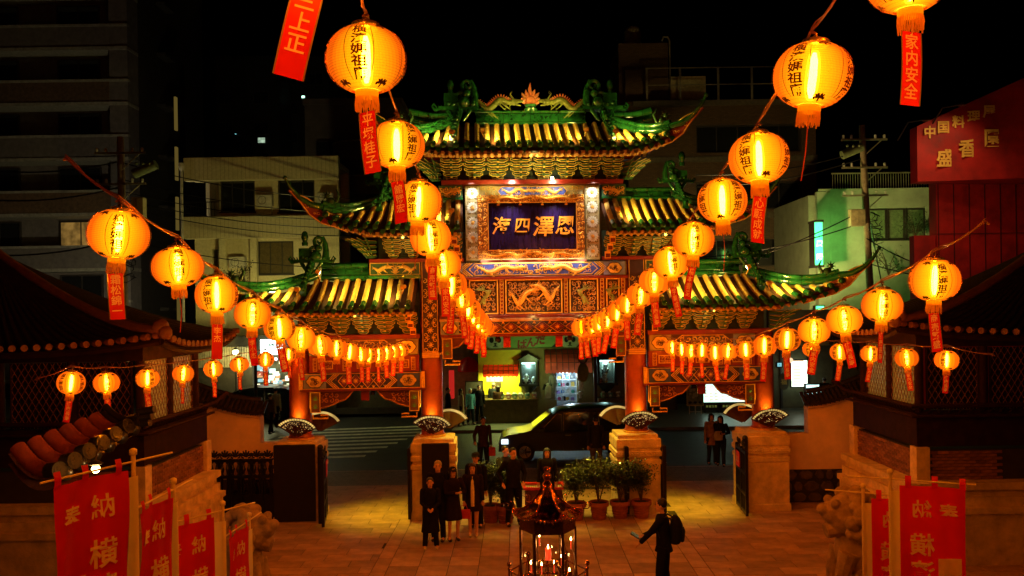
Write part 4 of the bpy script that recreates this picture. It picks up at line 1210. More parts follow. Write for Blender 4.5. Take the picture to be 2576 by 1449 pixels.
sA = string('a', A, .48, 'orange paper lantern, %s from the temple on the left centre string', 'lanterns on the left centre string',
            {0: '平塚桂子', 1: '舘勝宏', 2: None, 3: '商売繁盛', 4: '家内安全', 5: '千客万来'}, [.0, q - .05, -.12, .25, .0, .5, .2, .6], P(903, -30, 4.9), GW((-.72, -.3, 4.83)))
cable('lantern_cable', sA, 'dark copper cable carrying the left centre lanterns down to the gate beam', 'lantern cables')
sB = string('b', B, .48, 'orange paper lantern, %s from the temple on the right centre string', 'lanterns on the right centre string',
            {0: None, 1: '心願成就', 2: None, 3: '橋本香織', 4: '学業成就', 5: '健康長寿'}, [q, q + .05, .45, -.1, .0, -.2, -.3], P(2120, -30, 5.1), GW((1.0, -.3, 4.83)))
cable('lantern_cable', sB, 'dark copper cable carrying the right centre lanterns down to the gate beam', 'lantern cables')
sC = string('c', Cc, .38, 'orange paper lantern, %s from the temple on the left outer string', 'lanterns on the left outer string',
            {0: '霜松錦一', 1: None, 2: '李杰', 3: '李小杰', 7: None}, [.4, .45, -.1, .35, -.25, .2, .3, .4], P(165, 400, 6.2), GW((-2.9, -.3, 4.42)), 19.9)
cable('lantern_cable', sC, 'dark copper cable carrying the left outer lanterns to the gate', 'lantern cables')
sD = string('d', D, .38, 'orange paper lantern, %s from the temple on the right outer string', 'lanterns on the right outer string',
            {0: '商売繁盛', 3: '家内安全'}, [-.15, -.3, -.35, -.25, .45, .1, .4], P(2480, 560, 6.4), GW((3.0, -.3, 4.42)), 20.2)
cable('lantern_cable', sD, 'dark copper cable carrying the right outer lanterns to the gate', 'lantern cables')
sE = string('e', E_, .38, 'small orange lantern, %s from the left end of the low left string', 'lanterns on the low left string', ['健康長寿', '学業成就'], None, P(90, 955, 12.0), P(760, 868, 20.3), 20.0)
cable('lantern_cable', sE, 'thin cable carrying the low left lanterns past the dark pavilion', 'lantern cables')
sF = string('f', F_, .38, 'small orange lantern, %s from the right end of the low right string', 'lanterns on the low right string', ['健康長寿', '家内安全'], None, P(2500, 895, 13.0), P(1960, 850, 20.3), 20.0)
cable('lantern_cable', sF, 'thin cable carrying the low right lanterns past the dark pavilion', 'lantern cables')
lantern(P(778, -222, 4.0), 1.0, .2, 'lantern above the top left of the photo, only its strip reading 三上正 shows', 'lanterns cut by the top of the photo', ('三上正', .3, 1.12), 0, 0, .25, .15)
lantern(P(2285, -62, 5.0), 1.0, .5, 'orange lantern cut by the top of the photo, above the rightmost strip reading 家内安全', 'lanterns cut by the top of the photo', ('家内安全', .6, 1.1), 0, -.05, .08, .3)

# unseen lanterns added where the strings run on, lighting the banners
for i, (x, y, z, sc, nm) in enumerate(((-.95, 3.5, 6.95, 1.0, 'left centre'), (1.9, 3.6, 6.95, 1.0, 'right centre'), (-3.0, 3.7, 5.95, .8, 'left outer'), (-3.15, 2.2, 6.25, .8, 'left outer'), (4.4, 5.0, 6.0, .8, 'right outer'), (4.3, 3.3, 6.4, .8, 'right outer'), (3.2, 2.4, 6.9, 1.0, 'right terrace'), (-1.9, 2.4, 6.9, 1.0, 'left terrace'))):
    lantern(Vector((x, y, z)), sc, i * .7, 'unseen added orange lantern over the temple terrace, %s%s string' % ('far end of the ' if i in (3, 5) else '', nm), 'unseen lanterns added over the temple terrace', False)
for s in (-1, 1): lantern(Vector((s * 3.4, 1.2, 6.2)), 2.3, s, 'very large unseen orange lantern added to light the banners, %s one' % ('left' if s < 0 else 'right'), 'large added lanterns', False)  # added out of view, their light falls on the banner fronts
# ---------------------------------------------------------------- ground
SLAB = mat('pinkish granite slab', (.40, .25, .17), .5, var=.35, scale=2.2, bump=.35, bscale=40, rand=.26)
JOINT = mat('dark joint', (.05, .035, .025), .9)
ASPH = mat('asphalt', (.045, .05, .045), .55, var=.3, scale=2, bump=.6, bscale=60)
SIDEW = mat('sidewalk paving', (.16, .15, .12), .6, var=.3, scale=3, bump=.4, bscale=30)
PAINTW = mat('worn road paint', (.75, .75, .62), .6, var=.35, scale=5)
gnd = MB(); gnd.grid(lambda i, j: (-60 + 120 * i, 2 + 120 * j, -.16), 20, 20)
g_ = part('ground', gnd, ASPH); tag(g_, kind='structure')
plaza = MB(); plaza.box(-11, 11.8, 12, 24.3, -.3, -.012); plaza_o = part('plaza_paving', plaza, JOINT); tag(plaza_o, kind='structure')
slab_cache = {}
def slab(x0, x1, y0, y1, joined=None):
    w_, d_ = x1 - x0 - .012, y1 - y0 - .012
    k = (round(w_, 2), round(d_, 2))
    if joined is not None:
        joined.bbox(x0 + .006, x1 - .006, y0 + .006, y1 - .006, -.05, random.uniform(-.003, .002), .006); return
    if k not in slab_cache:
        mb = MB(); mb.bbox(-w_ / 2, w_ / 2, -d_ / 2, d_ / 2, -.05, 0, .006); slab_cache[k] = mb.mesh('slab', SLAB)
    put('slab', slab_cache[k], plaza_o, ((x0 + x1) / 2, (y0 + y1) / 2, random.uniform(-.003, .002)))
far = MB(); cnt = 0
XA, XB = -2.65, 3.30
rows = 13
for r in range(rows):
    y0 = 15.3 + r * .62
    for c in range(10):
        x0 = XA + (XB - XA) / 10 * c
        ok = y0 < 23.0
        slab(x0, x0 + (XB - XA) / 10, y0, y0 + .62, None if y0 < 21 else far)
for x0, x1 in ((-2.95, -2.65), (3.30, 3.62)):
    for r in range(9): slab(x0, x1, 15.3 + r * .9, 15.3 + (r + 1) * .9)
for s, xs, xe in ((-1, -10.6, -2.95), (1, 3.62, 11.2)):
    r = 0; y = 15.3
    while y < 20.2:
        h = .42; L_ = .95; off = (r % 2) * .47 + (r % 3) * .1
        x = xs - off
        while x < xe:
            a, b = max(x, xs), min(x + L_, xe)
            if b - a > .1:
                vis = abs(((a + b) / 2) * F / y) < 900 and abs((a + b) / 2) < 7.2
                slab(a, b, y, y + h, None if vis else far)
            x += L_
        y += h; r += 1
y = 20.34; r = 0
while y < 24.2:
    x = -10.6 - (r % 2) * .4
    while x < 11.2:
        if y > 23.3 or not (XA < x < XB): slab(max(x, -10.6), min(x + .8, 11.4), y, min(y + .42, 24.28), far)
        x += .8
    y += .42; r += 1
part('far_slabs', far, SLAB, plaza_o, kind='stuff')
sw = MB(); sw.box(-30, 30, 24.31, 26.5, -.3, -.03)
r = 0
o = part('sidewalk', sw, JOINT); tag(o, kind='structure')
g = MB()
for j in range(9):
    for i in range(110):
        x = -11 + i * .21 + (j % 2) * .1; g.bbox(x, x + .2, 24.33 + j * .235, 24.33 + j * .235 + .225, -.05, -.022, .005)
part('paver', g, SIDEW, o, kind='stuff')
k = MB()
for i in range(24): k.bbox(-14 + i * 1.2, -14 + i * 1.2 + 1.19, 26.5, 26.68, -.3, -.02, .015)
o = part('kerb', k, mat('kerb stone', (.28, .26, .22), .7)); tag(o, kind='structure')
rd = MB(); rd.box(-60, 60, 26.69, 35.3, -.31, -.15); o = part('road', rd, ASPH); tag(o, kind='structure')
g = MB()
z = -.146
for i in range(9):
    y0 = 29.0 + i * .95; x0 = -12.2 + i * .35
    g.add([(x0, y0, z), (x0 + 6.6 - i * .1, y0 + .9, z), (x0 + 6.6 - i * .1, y0 + 1.30, z), (x0, y0 + .42, z)], [(0, 1, 2, 3)])
part('crosswalk', g, PAINTW, o)
g = MB(); g.add([(1.2, 27.0, z), (9, 27.0, z), (9, 27.12, z), (1.2, 27.12, z)], [(0, 1, 2, 3)]); g.add([(2.2, 27.9, z), (3.6, 28.15, z), (4.9, 27.9, z), (4.9, 28.0, z), (3.6, 28.27, z), (2.2, 28.0, z)], [(0, 1, 4, 5), (1, 2, 3, 4)])
g.add([(-5, 26.9, z), (1, 26.9, z), (1, 27.0, z), (-5, 27.0, z)], [(0, 1, 2, 3)]); part('road_marking', g, PAINTW, o)
g = MB(); g.lathe([(.33, 0), (.33, .012)], 24, (-2.9, 33.2, -.15)); g.lathe([(.26, .013), (.24, .016)], 24, (-2.9, 33.2, -.15)); part('manhole_cover', g, mat('manhole iron', (.10, .09, .06), .4, metal=.5), o)
sw = MB(); sw.box(-2.9, 60, 35.3, 70, -.3, -.02); o = part('far_sidewalk', sw, mat('far sidewalk paving', (.16, .17, .14), .38, var=.3, scale=4, bump=.4)); tag(o, kind='structure')
sw = MB(); sw.box(-60, -10.5, 42, 90, -.3, -.02); o = part('far_sidewalk', sw, SIDEW); tag(o, kind='structure')

# ---------------------------------------------------------------- generic building tools
def facade(o, name, x0, x1, z0, z1, y, fm, gm, fr=.06, bars=1, lit=None, parent=None, depth=.15):
    """window: recessed glass with frame, mullions and sill"""
    mb = MB(); frame(mb, x0, x1, z0, z1, fr, y - .05, y + depth)
    for k in range(1, bars + 1):
        x = x0 + (x1 - x0) * k / (bars + 1); mb.box(x - fr * .4, x + fr * .4, y - .03, y + depth, z0 + fr, z1 - fr)
    mb.box(x0 - .06, x1 + .06, y - .14, y - .051, z0 - .08, z0)
    w_ = part('window', mb, fm, o, world=True)
    mb = MB(); mb.box(x0 + fr, x1 - fr, y + .01, y + .03, z0 + fr, z1 - fr); g = part('pane', mb, gm, w_)
    return w_
GLASS_D = mat('dark window glass', (.012, .012, .012), .08, var=.3, bump=0, spec=.9)
FR_D = mat('dark window frame', (.03, .025, .02), .5)
def wall_x(o, name, x0, x1, z0, z1, y0, y1, holes, m):
    """box wall with real openings, made of joined blocks"""
    mb = MB()
    xs = sorted({x0, x1} | {h[0] for h in holes} | {h[1] for h in holes}); zs = sorted({z0, z1} | {h[2] for h in holes} | {h[3] for h in holes})
    for i in range(len(xs) - 1):
        for j in range(len(zs) - 1):
            cx, cz = (xs[i] + xs[i + 1]) / 2, (zs[j] + zs[j + 1]) / 2
            if not any(h[0] < cx < h[1] and h[2] < cz < h[3] for h in holes): mb.box(xs[i], xs[i + 1], y0, y1, zs[j], zs[j + 1])
    return part(name, mb, m, o, world=True)
def X(px, Y): return (px - CX) * Y / F
def Z(py, Y, px=None):
    if px is not None: return P(px, py, Y).z
    return CAMH - (py - HY) * Y / F

# ---------------------------------------------------------------- apartment tower, far left
T = thing('apartment_tower', 'tall dim apartment tower with stacked balconies behind the left utility pole', 'apartment building', (X(200, 50), 50, 0))
TW = mat('tower tile', (.13, .115, .10), .7, var=.25, scale=3); TB = mat('tower parapet brown', (.10, .06, .03), .75, var=.4, scale=5); TS = mat('tower slab', (.24, .23, .18), .7)
yT = 50; xr = P(324, 400, yT).x; xl = -44
zt = [P(300, p, yT).z for p in (66, 117)]
pitch = P(300, 66, yT).z - P(300, 205, yT).z
ztop = P(300, 66, yT).z
mb = MB(); mb.box(xl, xr, yT + 1.4, yT + 12, 0, 40); part('wall', mb, TW, T, world=True)
mb = MB(); mb.box(xr - 1.1, xr, yT, yT + 1.4, 0, 40); part('corner_pier', mb, TW, T, world=True)
for k in range(-3, 8):
    z1 = ztop - k * pitch
    if z1 < 2 or z1 > 40: continue
    zc = z1 - 1.22
    mb = MB(); mb.box(xl, xr - 1.101, yT - .02, yT + .12, zc, z1); f_ = part('balcony', mb, TB if k % 2 else TW, T, world=True)
    mb = MB(); mb.box(xl, xr + .03, yT - .10, yT + .2, z1, z1 + .14); mb.box(xl, xr + .03, yT - .10, yT + 1.39, zc - .2, zc - .003); part('slab_edge', mb, TS, f_)
    for j in range(3):
        x1 = xr - 2.3 - j * 5
        facade(T, 'window', x1 - 2.6, x1, zc - 2.1, zc - .35, yT + 1.3, FR_D, emitter('lit curtain window', (1, .55, .12), .16, False, .5, 2) if (k == 3 and j == 0) else GLASS_D, .07, 1)
mb = MB(); mb.box(xr - .001, xr + .02, yT + 1.4, yT + 12, 0, 40)
for k in range(9):
    mb.box(xr + .02, xr + .6, yT + 4, yT + 5.6, 2 + k * 3.3, 2.2 + k * 3.3)
part('side_stair', mb, mat('dark side wall', (.03, .025, .015), .8), T, world=True)
for k in range(5):
    mb = MB(); mb.box(xr + .7, xr + .82, yT + 5, yT + 5.3, 4 + k * 3.3, 6.2 + k * 3.3); part('lit_slot', mb, emitter('dim stair light', (.8, .55, .12), .12, False), T, world=True)
# dark blocks far behind
def dark_block(px0, px1, ptop, Y, label, col=(.02, .018, .016), lights=(), cat='building'):
    x0, x1 = P(px0, 400, Y).x, P(px1, 400, Y).x; zt_ = P((px0 + px1) / 2, ptop, Y).z
    b = thing('building', label, cat, ((x0 + x1) / 2, Y, 0))
    mb = MB(); mb.box(x0, x1, Y, Y + 10, 0, zt_); mb.box(x0 - .1, x1 + .1, Y - .1, Y + 10.1, zt_, zt_ + .35)
    part('wall', mb, mat('dark facade %d' % len(MATS), col, .8, var=.3, scale=1.5), b, world=True)
    fm = FR_D
    n = max(2, int((x1 - x0) / 3.2)); fl_ = max(1, int(zt_ / 3.3))
    for i in range(n):
        for j in range(max(0, fl_ - 5), fl_):
            xx = x0 + (x1 - x0) * (i + .5) / n; zz = 1.2 + j * 3.3
            if zz + 1.4 > zt_: continue
            facade(b, 'window', xx - .8, xx + .8, zz, zz + 1.3, Y - .12, fm, GLASS_D, .06, 1)
    for (px, py, w_, h_, c, st) in lights:
        p = P(px, py, Y - .3); ww, hh = w_ * Y / F / 2, h_ * Y / F / 2
        mb = MB(); mb.box(p.x - ww, p.x + ww, Y - .34, Y - .3, p.z - hh, p.z + hh); part('lit_window', mb, emitter('lit window %d' % len(MATS), c, st, False, .5, 3), b, world=True)
        mb = MB(); frame(mb, p.x - ww - .05, p.x + ww + .05, p.z - hh - .05, p.z + hh + .05, .05, Y - .36, Y - .12); part('window_frame', mb, FR_D, b, world=True)
    return b
dark_block(389, 560, 330, 74, 'almost black low building behind the utility pole, between the tower and the beige house')
dark_block(430, 705, 150, 90, 'almost black stepped building with three small cyan windows, above the beige house', (.012, .012, .011),
           [(512, 333, 20, 12, (.35, .95, .85), 1.6), (582, 343, 26, 13, (.25, .8, .85), .8), (658, 353, 18, 13, (.5, .7, .5), .6)])
dark_block(700, 830, 150, 95, 'almost black slab building with one pale green light near its edge', (.010, .010, .010), [(763, 244, 8, 6, (.5, 1, .75), 2.2)])
# grey corner building with rounded balconies, behind the second lantern
G = dark_block(768, 1010, 262, 52, 'dim grey corner building with rounded balconies behind the left middle roof', (.075, .06, .035))
gx0, gx1 = P(830, 400, 51).x, P(985, 400, 51).x
for k, zz in enumerate((P(850, 360, 51).z, P(850, 447, 51).z, P(850, 534, 51).z)):
    mb = MB(); n = 14
    def cyl(i, j): 
        a = PI * (1.0 + i); return ((gx0 + gx1) / 2 + (gx1 - gx0) / 2 * math.cos(a), 51.9 + 1.6 * math.sin(a), zz - 1.1 * j)
    mb.grid(cyl, 18, 1); part('rounded_balcony', mb, mat('balcony tile', (.11, .09, .05), .7, var=.3, scale=10), G, world=True)
    mb = MB(); mb.tube([cyl(i / 18, -.02) for i in range(19)], .05, 6); part('balcony_rail', mb, TS, G, world=True)

# ---------------------------------------------------------------- beige house
Bh = thing('beige_house', 'beige tiled house with a corner balcony, behind the left side of the gate', 'house', (X(480, 42), 42, 0))
BT = mat('beige wall tile', (.50, .45, .26), .7, var=.15, scale=8, bump=.1); 
bx0, bx1 = P(487, 400, 42).x, P(850, 400, 42).x
def bz(py): return P(660, py, 42).z
zt_ = bz(402)
holes = [(P(552, 400, 42).x, P(640, 400, 42).x, bz(532), bz(440)), (P(698, 400, 42).x, P(790, 400, 42).x, bz(535), bz(448)),
         (P(487, 400, 42).x, P(551, 400, 42).x, bz(590) + .55, bz(455)), (P(645, 400, 42).x, P(735, 400, 42).x, bz(690), bz(607)), (P(530, 400, 42).x, P(560, 400, 42).x, bz(720), bz(625))]
wall_x(Bh, 'wall', bx0, bx1, 0, zt_, 42, 42.3, holes, BT)
mb = MB(); mb.box(bx0, bx1, 44.5, 44.8, 0, zt_ - .1); mb.box(bx0, bx0 + .2, 43.6, 44.5, 0, zt_ - .1); mb.box(bx0, bx1, 42.3, 44.8, zt_ - .35, zt_ - .1); mb.box(bx0, bx1, 42.3, 44.5, bz(600), bz(600) + .2); part('back_wall', mb, BT, Bh, world=True)
mb = MB(); mb.bbox(bx0 - .35, bx1 + .1, 41.6, 41.999, bz(455), zt_ + .1, .03); part('roof_parapet', mb, BT, Bh, world=True)
mb = MB(); mb.bbox(bx0 - .35, bx1 + .1, 41.5, 41.999, bz(600), bz(545), .03); part('balcony', mb, BT, Bh, world=True)
for i in range(1):
    g = MB()
    # tile joints in the face of the bands
    for zz0, zz1, yy in ((bz(455), zt_ + .1, 41.6), (bz(600), bz(545), 41.5)):
        for k in range(36): 
            x = bx0 + k * .21; g.box(x, x + .012, yy - .006, yy - .001, zz0 + .03, zz1 - .04)
    part('tile_joint', g, mat('dark tile joint', (.20, .17, .09), .8), Bh, kind='stuff', world=True)  # joints in a darker tone
for h in holes[:2] + [holes[3]]:
    facade(Bh, 'window', h[0] + .01, h[1] - .01, h[2] + .01, h[3] - .01, 42.12, FR_D, GLASS_D if h is not holes[3] else mat('curtained glass', (.10, .075, .03), .3, var=.3), .06, 2)
g = MB()
for k in range(12): x = holes[2][0] - .3 + k * .13; g.box(x, x + .02, 41.62, 41.64, bz(545), bz(510))
g.box(holes[2][0] - .3, holes[2][1] + .1, 41.6, 41.66, bz(510), bz(510) + .05); part('balcony_rail', g, BLACKL, Bh, world=True)
for x in (bx0 - .42,): 
    g = MB(); g.tube([(x, 41.5, 0), (x, 41.5, zt_ - .5)], .07, 8); g.lathe([(.08, 0), (.14, .2), (.14, .4)], 10, (x, 41.5, zt_ - .6)); part('drain_pipe', g, mat('pale pipe', (.4, .38, .3), .5), Bh, world=True)
for k, (px, py) in enumerate(((668, 505), (820, 500), (600, 660))):
    q_ = P(px, py, 41.8); g = MB(); g.bbox(q_.x - .38, q_.x + .38, 41.55, 41.9, q_.z - .28, q_.z + .28, .02); a_ = part('air_conditioner', g, mat('ac casing', (.45, .43, .34), .5), Bh, world=True)
    g = MB(); g.tube([(q_.x - .1 + .2 * math.cos(i * PI / 8), 41.54, q_.z + .2 * math.sin(i * PI / 8)) for i in range(17)], .012, 4); g.tube([(q_.x - .1, 41.54, q_.z - .2), (q_.x - .1, 41.54, q_.z + .2)], .008, 4); part('fan_grille', g, FR_D, a_)
    g = MB(); g.tube([(q_.x + .3, 41.8, q_.z - .28), (q_.x + .3, 41.9, q_.z - 1.6)], .03, 6); part('drain_hose', g, TS, Bh, world=True)
for px in (560, 638):
    g = MB(); x = P(px, 600, 41.7).x; g.box(x - .16, x + .16, 41.6, 41.9, 0, bz(601)); part('porch_post', g, BT, Bh, world=True)

# ---------------------------------------------------------------- brick block on the right, with a stepped roof
yB = 54
Bb = thing('brick_block', 'dark brown brick block with a railed stepped roof behind the right half of the gate', 'apartment building', (X(1800, yB), yB, 0))
BRK = bpy.data.materials.new('dark glazed brick'); BRK.use_nodes = True
t = BRK.node_tree; b = t.nodes['Principled BSDF']; tc = t.nodes.new('ShaderNodeTexCoord'); mp = t.nodes.new('ShaderNodeMapping'); mp.inputs['Rotation'].default_value = (PI / 2, 0, 0)
bt = t.nodes.new('ShaderNodeTexBrick'); bt.inputs['Scale'].default_value = 1; bt.inputs['Brick Width'].default_value = .24; bt.inputs['Row Height'].default_value = .075; bt.inputs['Mortar Size'].default_value = .008
bt.inputs['Color1'].default_value = (.085, .05, .025, 1); bt.inputs['Color2'].default_value = (.13, .08, .04, 1); bt.inputs['Mortar'].default_value = (.03, .025, .02, 1)
t.links.new(tc.outputs['Object'], mp.inputs['Vector']); t.links.new(mp.outputs['Vector'], bt.inputs['Vector']); t.links.new(bt.outputs['Color'], b.inputs['Base Color']); b.inputs['Roughness'].default_value = .3
def bxz(px, py): q_ = P(px, py, yB); return q_.x, q_.z
x0, z1 = bxz(1594, 255); x1, _ = bxz(2051, 255)
hs = []
for r in range(5):
    for a, b_ in ((1752, 2015),) if r % 2 == 0 else ((1925, 2022), (1640, 1745)):
        xa, za = bxz(a, 383 + r * 73); xb, zb_ = bxz(b_, 313 + r * 73)
        if r in (1, 3): continue
        hs.append((xa, xb, P(1850, 383 + r * 72, yB).z, P(1850, 313 + r * 72, yB).z))
hs.append((bxz(1930, 0)[0], bxz(2019, 0)[0], P(1975, 525, yB).z + .0, P(1975, 470, yB).z)) if False else None
wall_x(Bb, 'wall', x0, x1, 0, z1, yB, yB + .4, hs, BRK)
for h in hs: facade(Bb, 'window', h[0] + .02, h[1] - .02, h[2] + .02, h[3] - .02, yB + .25, FR_D, GLASS_D, .08, 4)
mb = MB(); mb.box(x0 - .4, x0, yB, yB + 12, 0, z1); mb.box(x0, x1, yB + 2, yB + 12, 0, z1 - .1); mb.box(x0, x1, yB + .4, yB + 2, z1 - .4, z1 - .1); part('wall', mb, BRK, Bb, world=True)
for r in range(6):
    mb = MB(); zz = z1 - r * 3.65; mb.box(x0 - .05, x1 + .06, yB - .12, yB - .002, zz - .35, zz); part('string_course', mb, mat('dark concrete', (.09, .075, .05), .8), Bb, world=True)
xa, za = bxz(1560, 97); xb, _ = bxz(1687, 97); mb = MB(); mb.box(xa, xb, yB + 1, yB + 6, z1 - 3, za); part('lift_tower', mb, BRK, Bb, world=True)
xa, za = bxz(1575, 170); xb, _ = bxz(1640, 170); mb = MB(); mb.box(xa, xb, yB + .6, yB + .99, z1 - 3, za); part('roof_wall', mb, BRK, Bb, world=True)
xa, za = bxz(1583, 66); xb, _ = bxz(1628, 97); mb = MB(); mb.lathe([((xb - xa) / 2, 0), ((xb - xa) / 2, 1.3), ((xb - xa) / 2.6, 1.6), (.1, 1.75)], 16, ((xa + xb) / 2, yB + 2.6, bxz(1600, 99)[1])); part('water_tank', mb, mat('tank plastic', (.22, .19, .10), .6), Bb, True, world=True)
xa, za = bxz(1693, 184); xb, _ = bxz(1782, 184); mb = MB(); mb.box(xa, xb, yB + .8, yB + 3, z1, za); mb.box(xa + .6, xa + .63, yB + .78, yB + .8, z1, za - .1); part('roof_cabin', mb, mat('cabin panel', (.36, .31, .16), .6), Bb, world=True)
g = MB(); zr_ = P(1800, 167, yB).z
for px in (1628, 1712, 1808, 1893, 1975, 2045):
    x = bxz(px, 200)[0]; g.box(x - .06, x + .06, yB + .1, yB + .2, z1, zr_)
for zz in (zr_, zr_ - 1.1): g.box(bxz(1628, 0)[0], bxz(2045, 0)[0], yB + .12, yB + .18, zz - .05, zz)
part('roof_railing', g, mat('railing steel', (.22, .2, .14), .5), Bb, world=True)
g = MB(); xx = bxz(1690, 0)[0]; zz = P(1690, 90, yB).z; g.tube([(xx, yB + 1, z1), (xx, yB + 1, zz), (xx - .12, yB + 1, zz + .25), (xx - .4, yB + 1, zz + .25), (xx - .5, yB + 1, zz)], .05, 6); part('vent_pipe', g, mat('railing steel', (.2, .2, .2)), Bb, world=True)
g = MB(); q_ = P(1866, 361, yB - .3); g.box(q_.x - .16, q_.x + .16, yB - .1, yB - .05, q_.z - .1, q_.z + .1); part('lit_vent', g, emitter('greenish vent light', (.6, 1, .5), 1.3, False), Bb, world=True)

# ---------------------------------------------------------------- green-lit white house
yW = 46
Wh = thing('white_house', 'plain white house lit green, with a railed roof, behind the right utility pole', 'house', (X(2200, yW), yW, 0))
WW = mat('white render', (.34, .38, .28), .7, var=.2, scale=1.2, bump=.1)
def wx(px): return P(px, 600, yW).x
def wz(py): return P(2200, py, yW).z
hs = [(wx(2178), wx(2330), wz(604), wz(524))]
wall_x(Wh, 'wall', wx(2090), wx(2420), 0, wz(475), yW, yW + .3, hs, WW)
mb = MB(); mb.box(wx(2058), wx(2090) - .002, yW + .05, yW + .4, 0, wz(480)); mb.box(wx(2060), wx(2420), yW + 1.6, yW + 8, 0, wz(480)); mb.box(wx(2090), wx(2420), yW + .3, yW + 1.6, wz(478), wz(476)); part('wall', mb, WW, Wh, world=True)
for a, b_ in ((2179, 2232), (2234, 2278), (2280, 2329)): facade(Wh, 'window', wx(a), wx(b_), wz(603), wz(525), yW + .1, FR_D, mat('green tinted glass', (.14, .20, .10), .3, var=.3), .08, 0)
g = MB()
for k in range(44): x = wx(2098) + k * .14; g.box(x, x + .02, yW + .1, yW + .12, wz(475), wz(436))
g.box(wx(2096), wx(2420), yW + .08, yW + .14, wz(436), wz(433)); part('roof_railing', g, mat('railing steel', (.2, .2, .2)), Wh, world=True)
mb = MB(); mb.box(wx(2060), wx(2420), yW - .08, yW - .001, wz(479), wz(474)); part('cornice', mb, WW, Wh, world=True)
# red restaurant on the right edge
yR = 33
Rh = thing('red_restaurant', 'bright red restaurant front with big yellow Chinese lettering at the right edge', 'restaurant', (X(2400, yR), yR, 0))
RW = mat('red sheet metal', (.30, .009, .006), .6, var=.5, scale=.9, bump=.15)
def rx(px): return P(px, 500, yR).x
def rz_(px, py): return P(px, py, yR).z
mb = MB(); mb.box(rx(2365), rx(2700), yR + .3, yR + .9, 0, rz_(2400, 440)); mb.box(rx(2310), rx(2365) - .01, yR + .4, yR + .8, 0, rz_(2340, 590)); part('wall', mb, RW, Rh, world=True)
xa, xb = rx(2300), rx(2640); zt0, zt1, zb0 = rz_(2300, 322), rz_(2640, 170), rz_(2300, 460)
mb = MB(); mb.add([(xa, yR - .3, zb0), (xb, yR - 1.8, zb0 - .1), (xb, yR - 1.8, zt1), (xa, yR - .3, zt0), (xa, yR + .29, zb0), (xb, yR + .29, zb0 - .1), (xb, yR + .29, zt1), (xa, yR + .29, zt0)], [(0, 1, 2, 3), (7, 6, 5, 4), (0, 3, 7, 4), (3, 2, 6, 7), (0, 4, 5, 1), (1, 5, 6, 2)])
sg = part('sign_board', mb, RW, Rh, world=True)
for k, px in enumerate((2330, 2420)):
    q_ = P(px, (300, 262)[k], yR - 2.6); g = MB(); g.tube([(q_.x, yR - .3, q_.z - .3), (q_.x, yR - 1.2, q_.z + .2), (q_.x, q_.y, q_.z)], .03, 6); g.lathe([(.14, -.05), (.04, .08)], 10, tuple(q_)); part('sign_lamp', g, FR_D, Rh, True, world=True)
    lamp('sign_lamp_light', 'SPOT', q_ - wl(Rh) - Vector((0, 0, .06)), 190, (1, .5, .22), Rh, .1, Vector((q_.x, yR, q_.z - 3.2)) - wl(Rh), 120)
g = MB()
for k in range(9):
    x = rx(2365) + .05 + k * .62; g.box(x, x + .03, yR + .27, yR + .299, 0, rz_(2400, 440) - .1)
for k in range(4): g.box(rx(2365), rx(2700), yR + .265, yR + .298, 1.5 + k * 2.1, 1.53 + k * 2.1)
part('panel_seam', g, mat('dark seam', (.05, .004, .004), .6), Rh, kind='stuff', world=True)
lamp('sign_lamp_light', 'SPOT', P(2400, 560, yR - 4) - wl(Rh), 190, (1, .45, .2), Rh, .2, P(2400, 620, yR) - wl(Rh), 130)  # added spot without a fixture, brightens the lower red wall
YEL = mat('yellow sign paint', (.75, .55, .10), .5, var=.15, bump=0)
for txt, sz, pts_ in (('中国料理屋', .50, ((2337, 333), (2367, 322), (2400, 311), (2433, 300), (2466, 289))), ('盛香園', .72, ((2372, 400), (2420, 378), (2474, 355)))):
    for ch, (px, py) in zip(txt, pts_):
        g = MB(); q_ = P(px, py, yR - .4); tt = (q_.x - xa) / (xb - xa)
        write(g, ch, q_.x, q_.z, sz, yR - .3 - 1.5 * tt - .06, bold=.022, depth=.03); part('character', g, YEL, sg, label='yellow raised sign character ' + ch)

# ---------------------------------------------------------------- neon sign
N_ = thing('neon_sign', 'tall narrow green neon sign standing out from the brick block', 'neon sign', P(2058, 615, 44))
NG = emitter('green neon panel', (.08, 1, .30), 3.4, var=.3, scale=2)
a_, b_ = P(2049, 560, 43.6), P(2067, 667, 43.6)
mb = MB(); mb.box(a_.x, b_.x, 43.4, 43.6, b_.z, a_.z); part('lit_box', mb, NG, N_, world=True)
mb = MB(); mb.box(b_.x - .06, b_.x + .001, 43.61, 44.4, b_.z, a_.z); part('side_panel', mb, emitter('green neon side', (.30, 1, .16), 24), N_, world=True)
mb = MB(); mb.box(a_.x - .05, b_.x + .05, 43.35, 44.45, a_.z, a_.z + .12); mb.box(a_.x - .05, b_.x + .05, 43.35, 44.45, b_.z - .12, b_.z); mb.box(a_.x - .02, b_.x - .07, 43.61, 44.4, b_.z, a_.z); part('sign_frame', mb, FR_D, N_, world=True)
for k, ch in enumerate('鳳陽'):
    g = MB(); write(g, ch, (a_.x + b_.x) / 2, a_.z - 1.1 - k * .7, .36, 43.38, bold=.02); part('character', g, emitter('white neon', (.9, 1, .5), 3, False), N_, world=True)
N2 = thing('neon_sign', 'small green neon sign low behind the right end of the gate roof', 'neon sign', P(2065, 778, 47))
a_, b_ = P(2052, 770, 46), P(2073, 790, 46); mb = MB(); mb.box(a_.x, b_.x, 46, 46.3, b_.z, a_.z); part('lit_box', mb, NG, N2, world=True)
g = MB(); frame(g, a_.x - .04, b_.x + .04, b_.z - .04, a_.z + .04, .04, 45.96, 46.34); part('sign_frame', g, FR_D, N2, world=True)

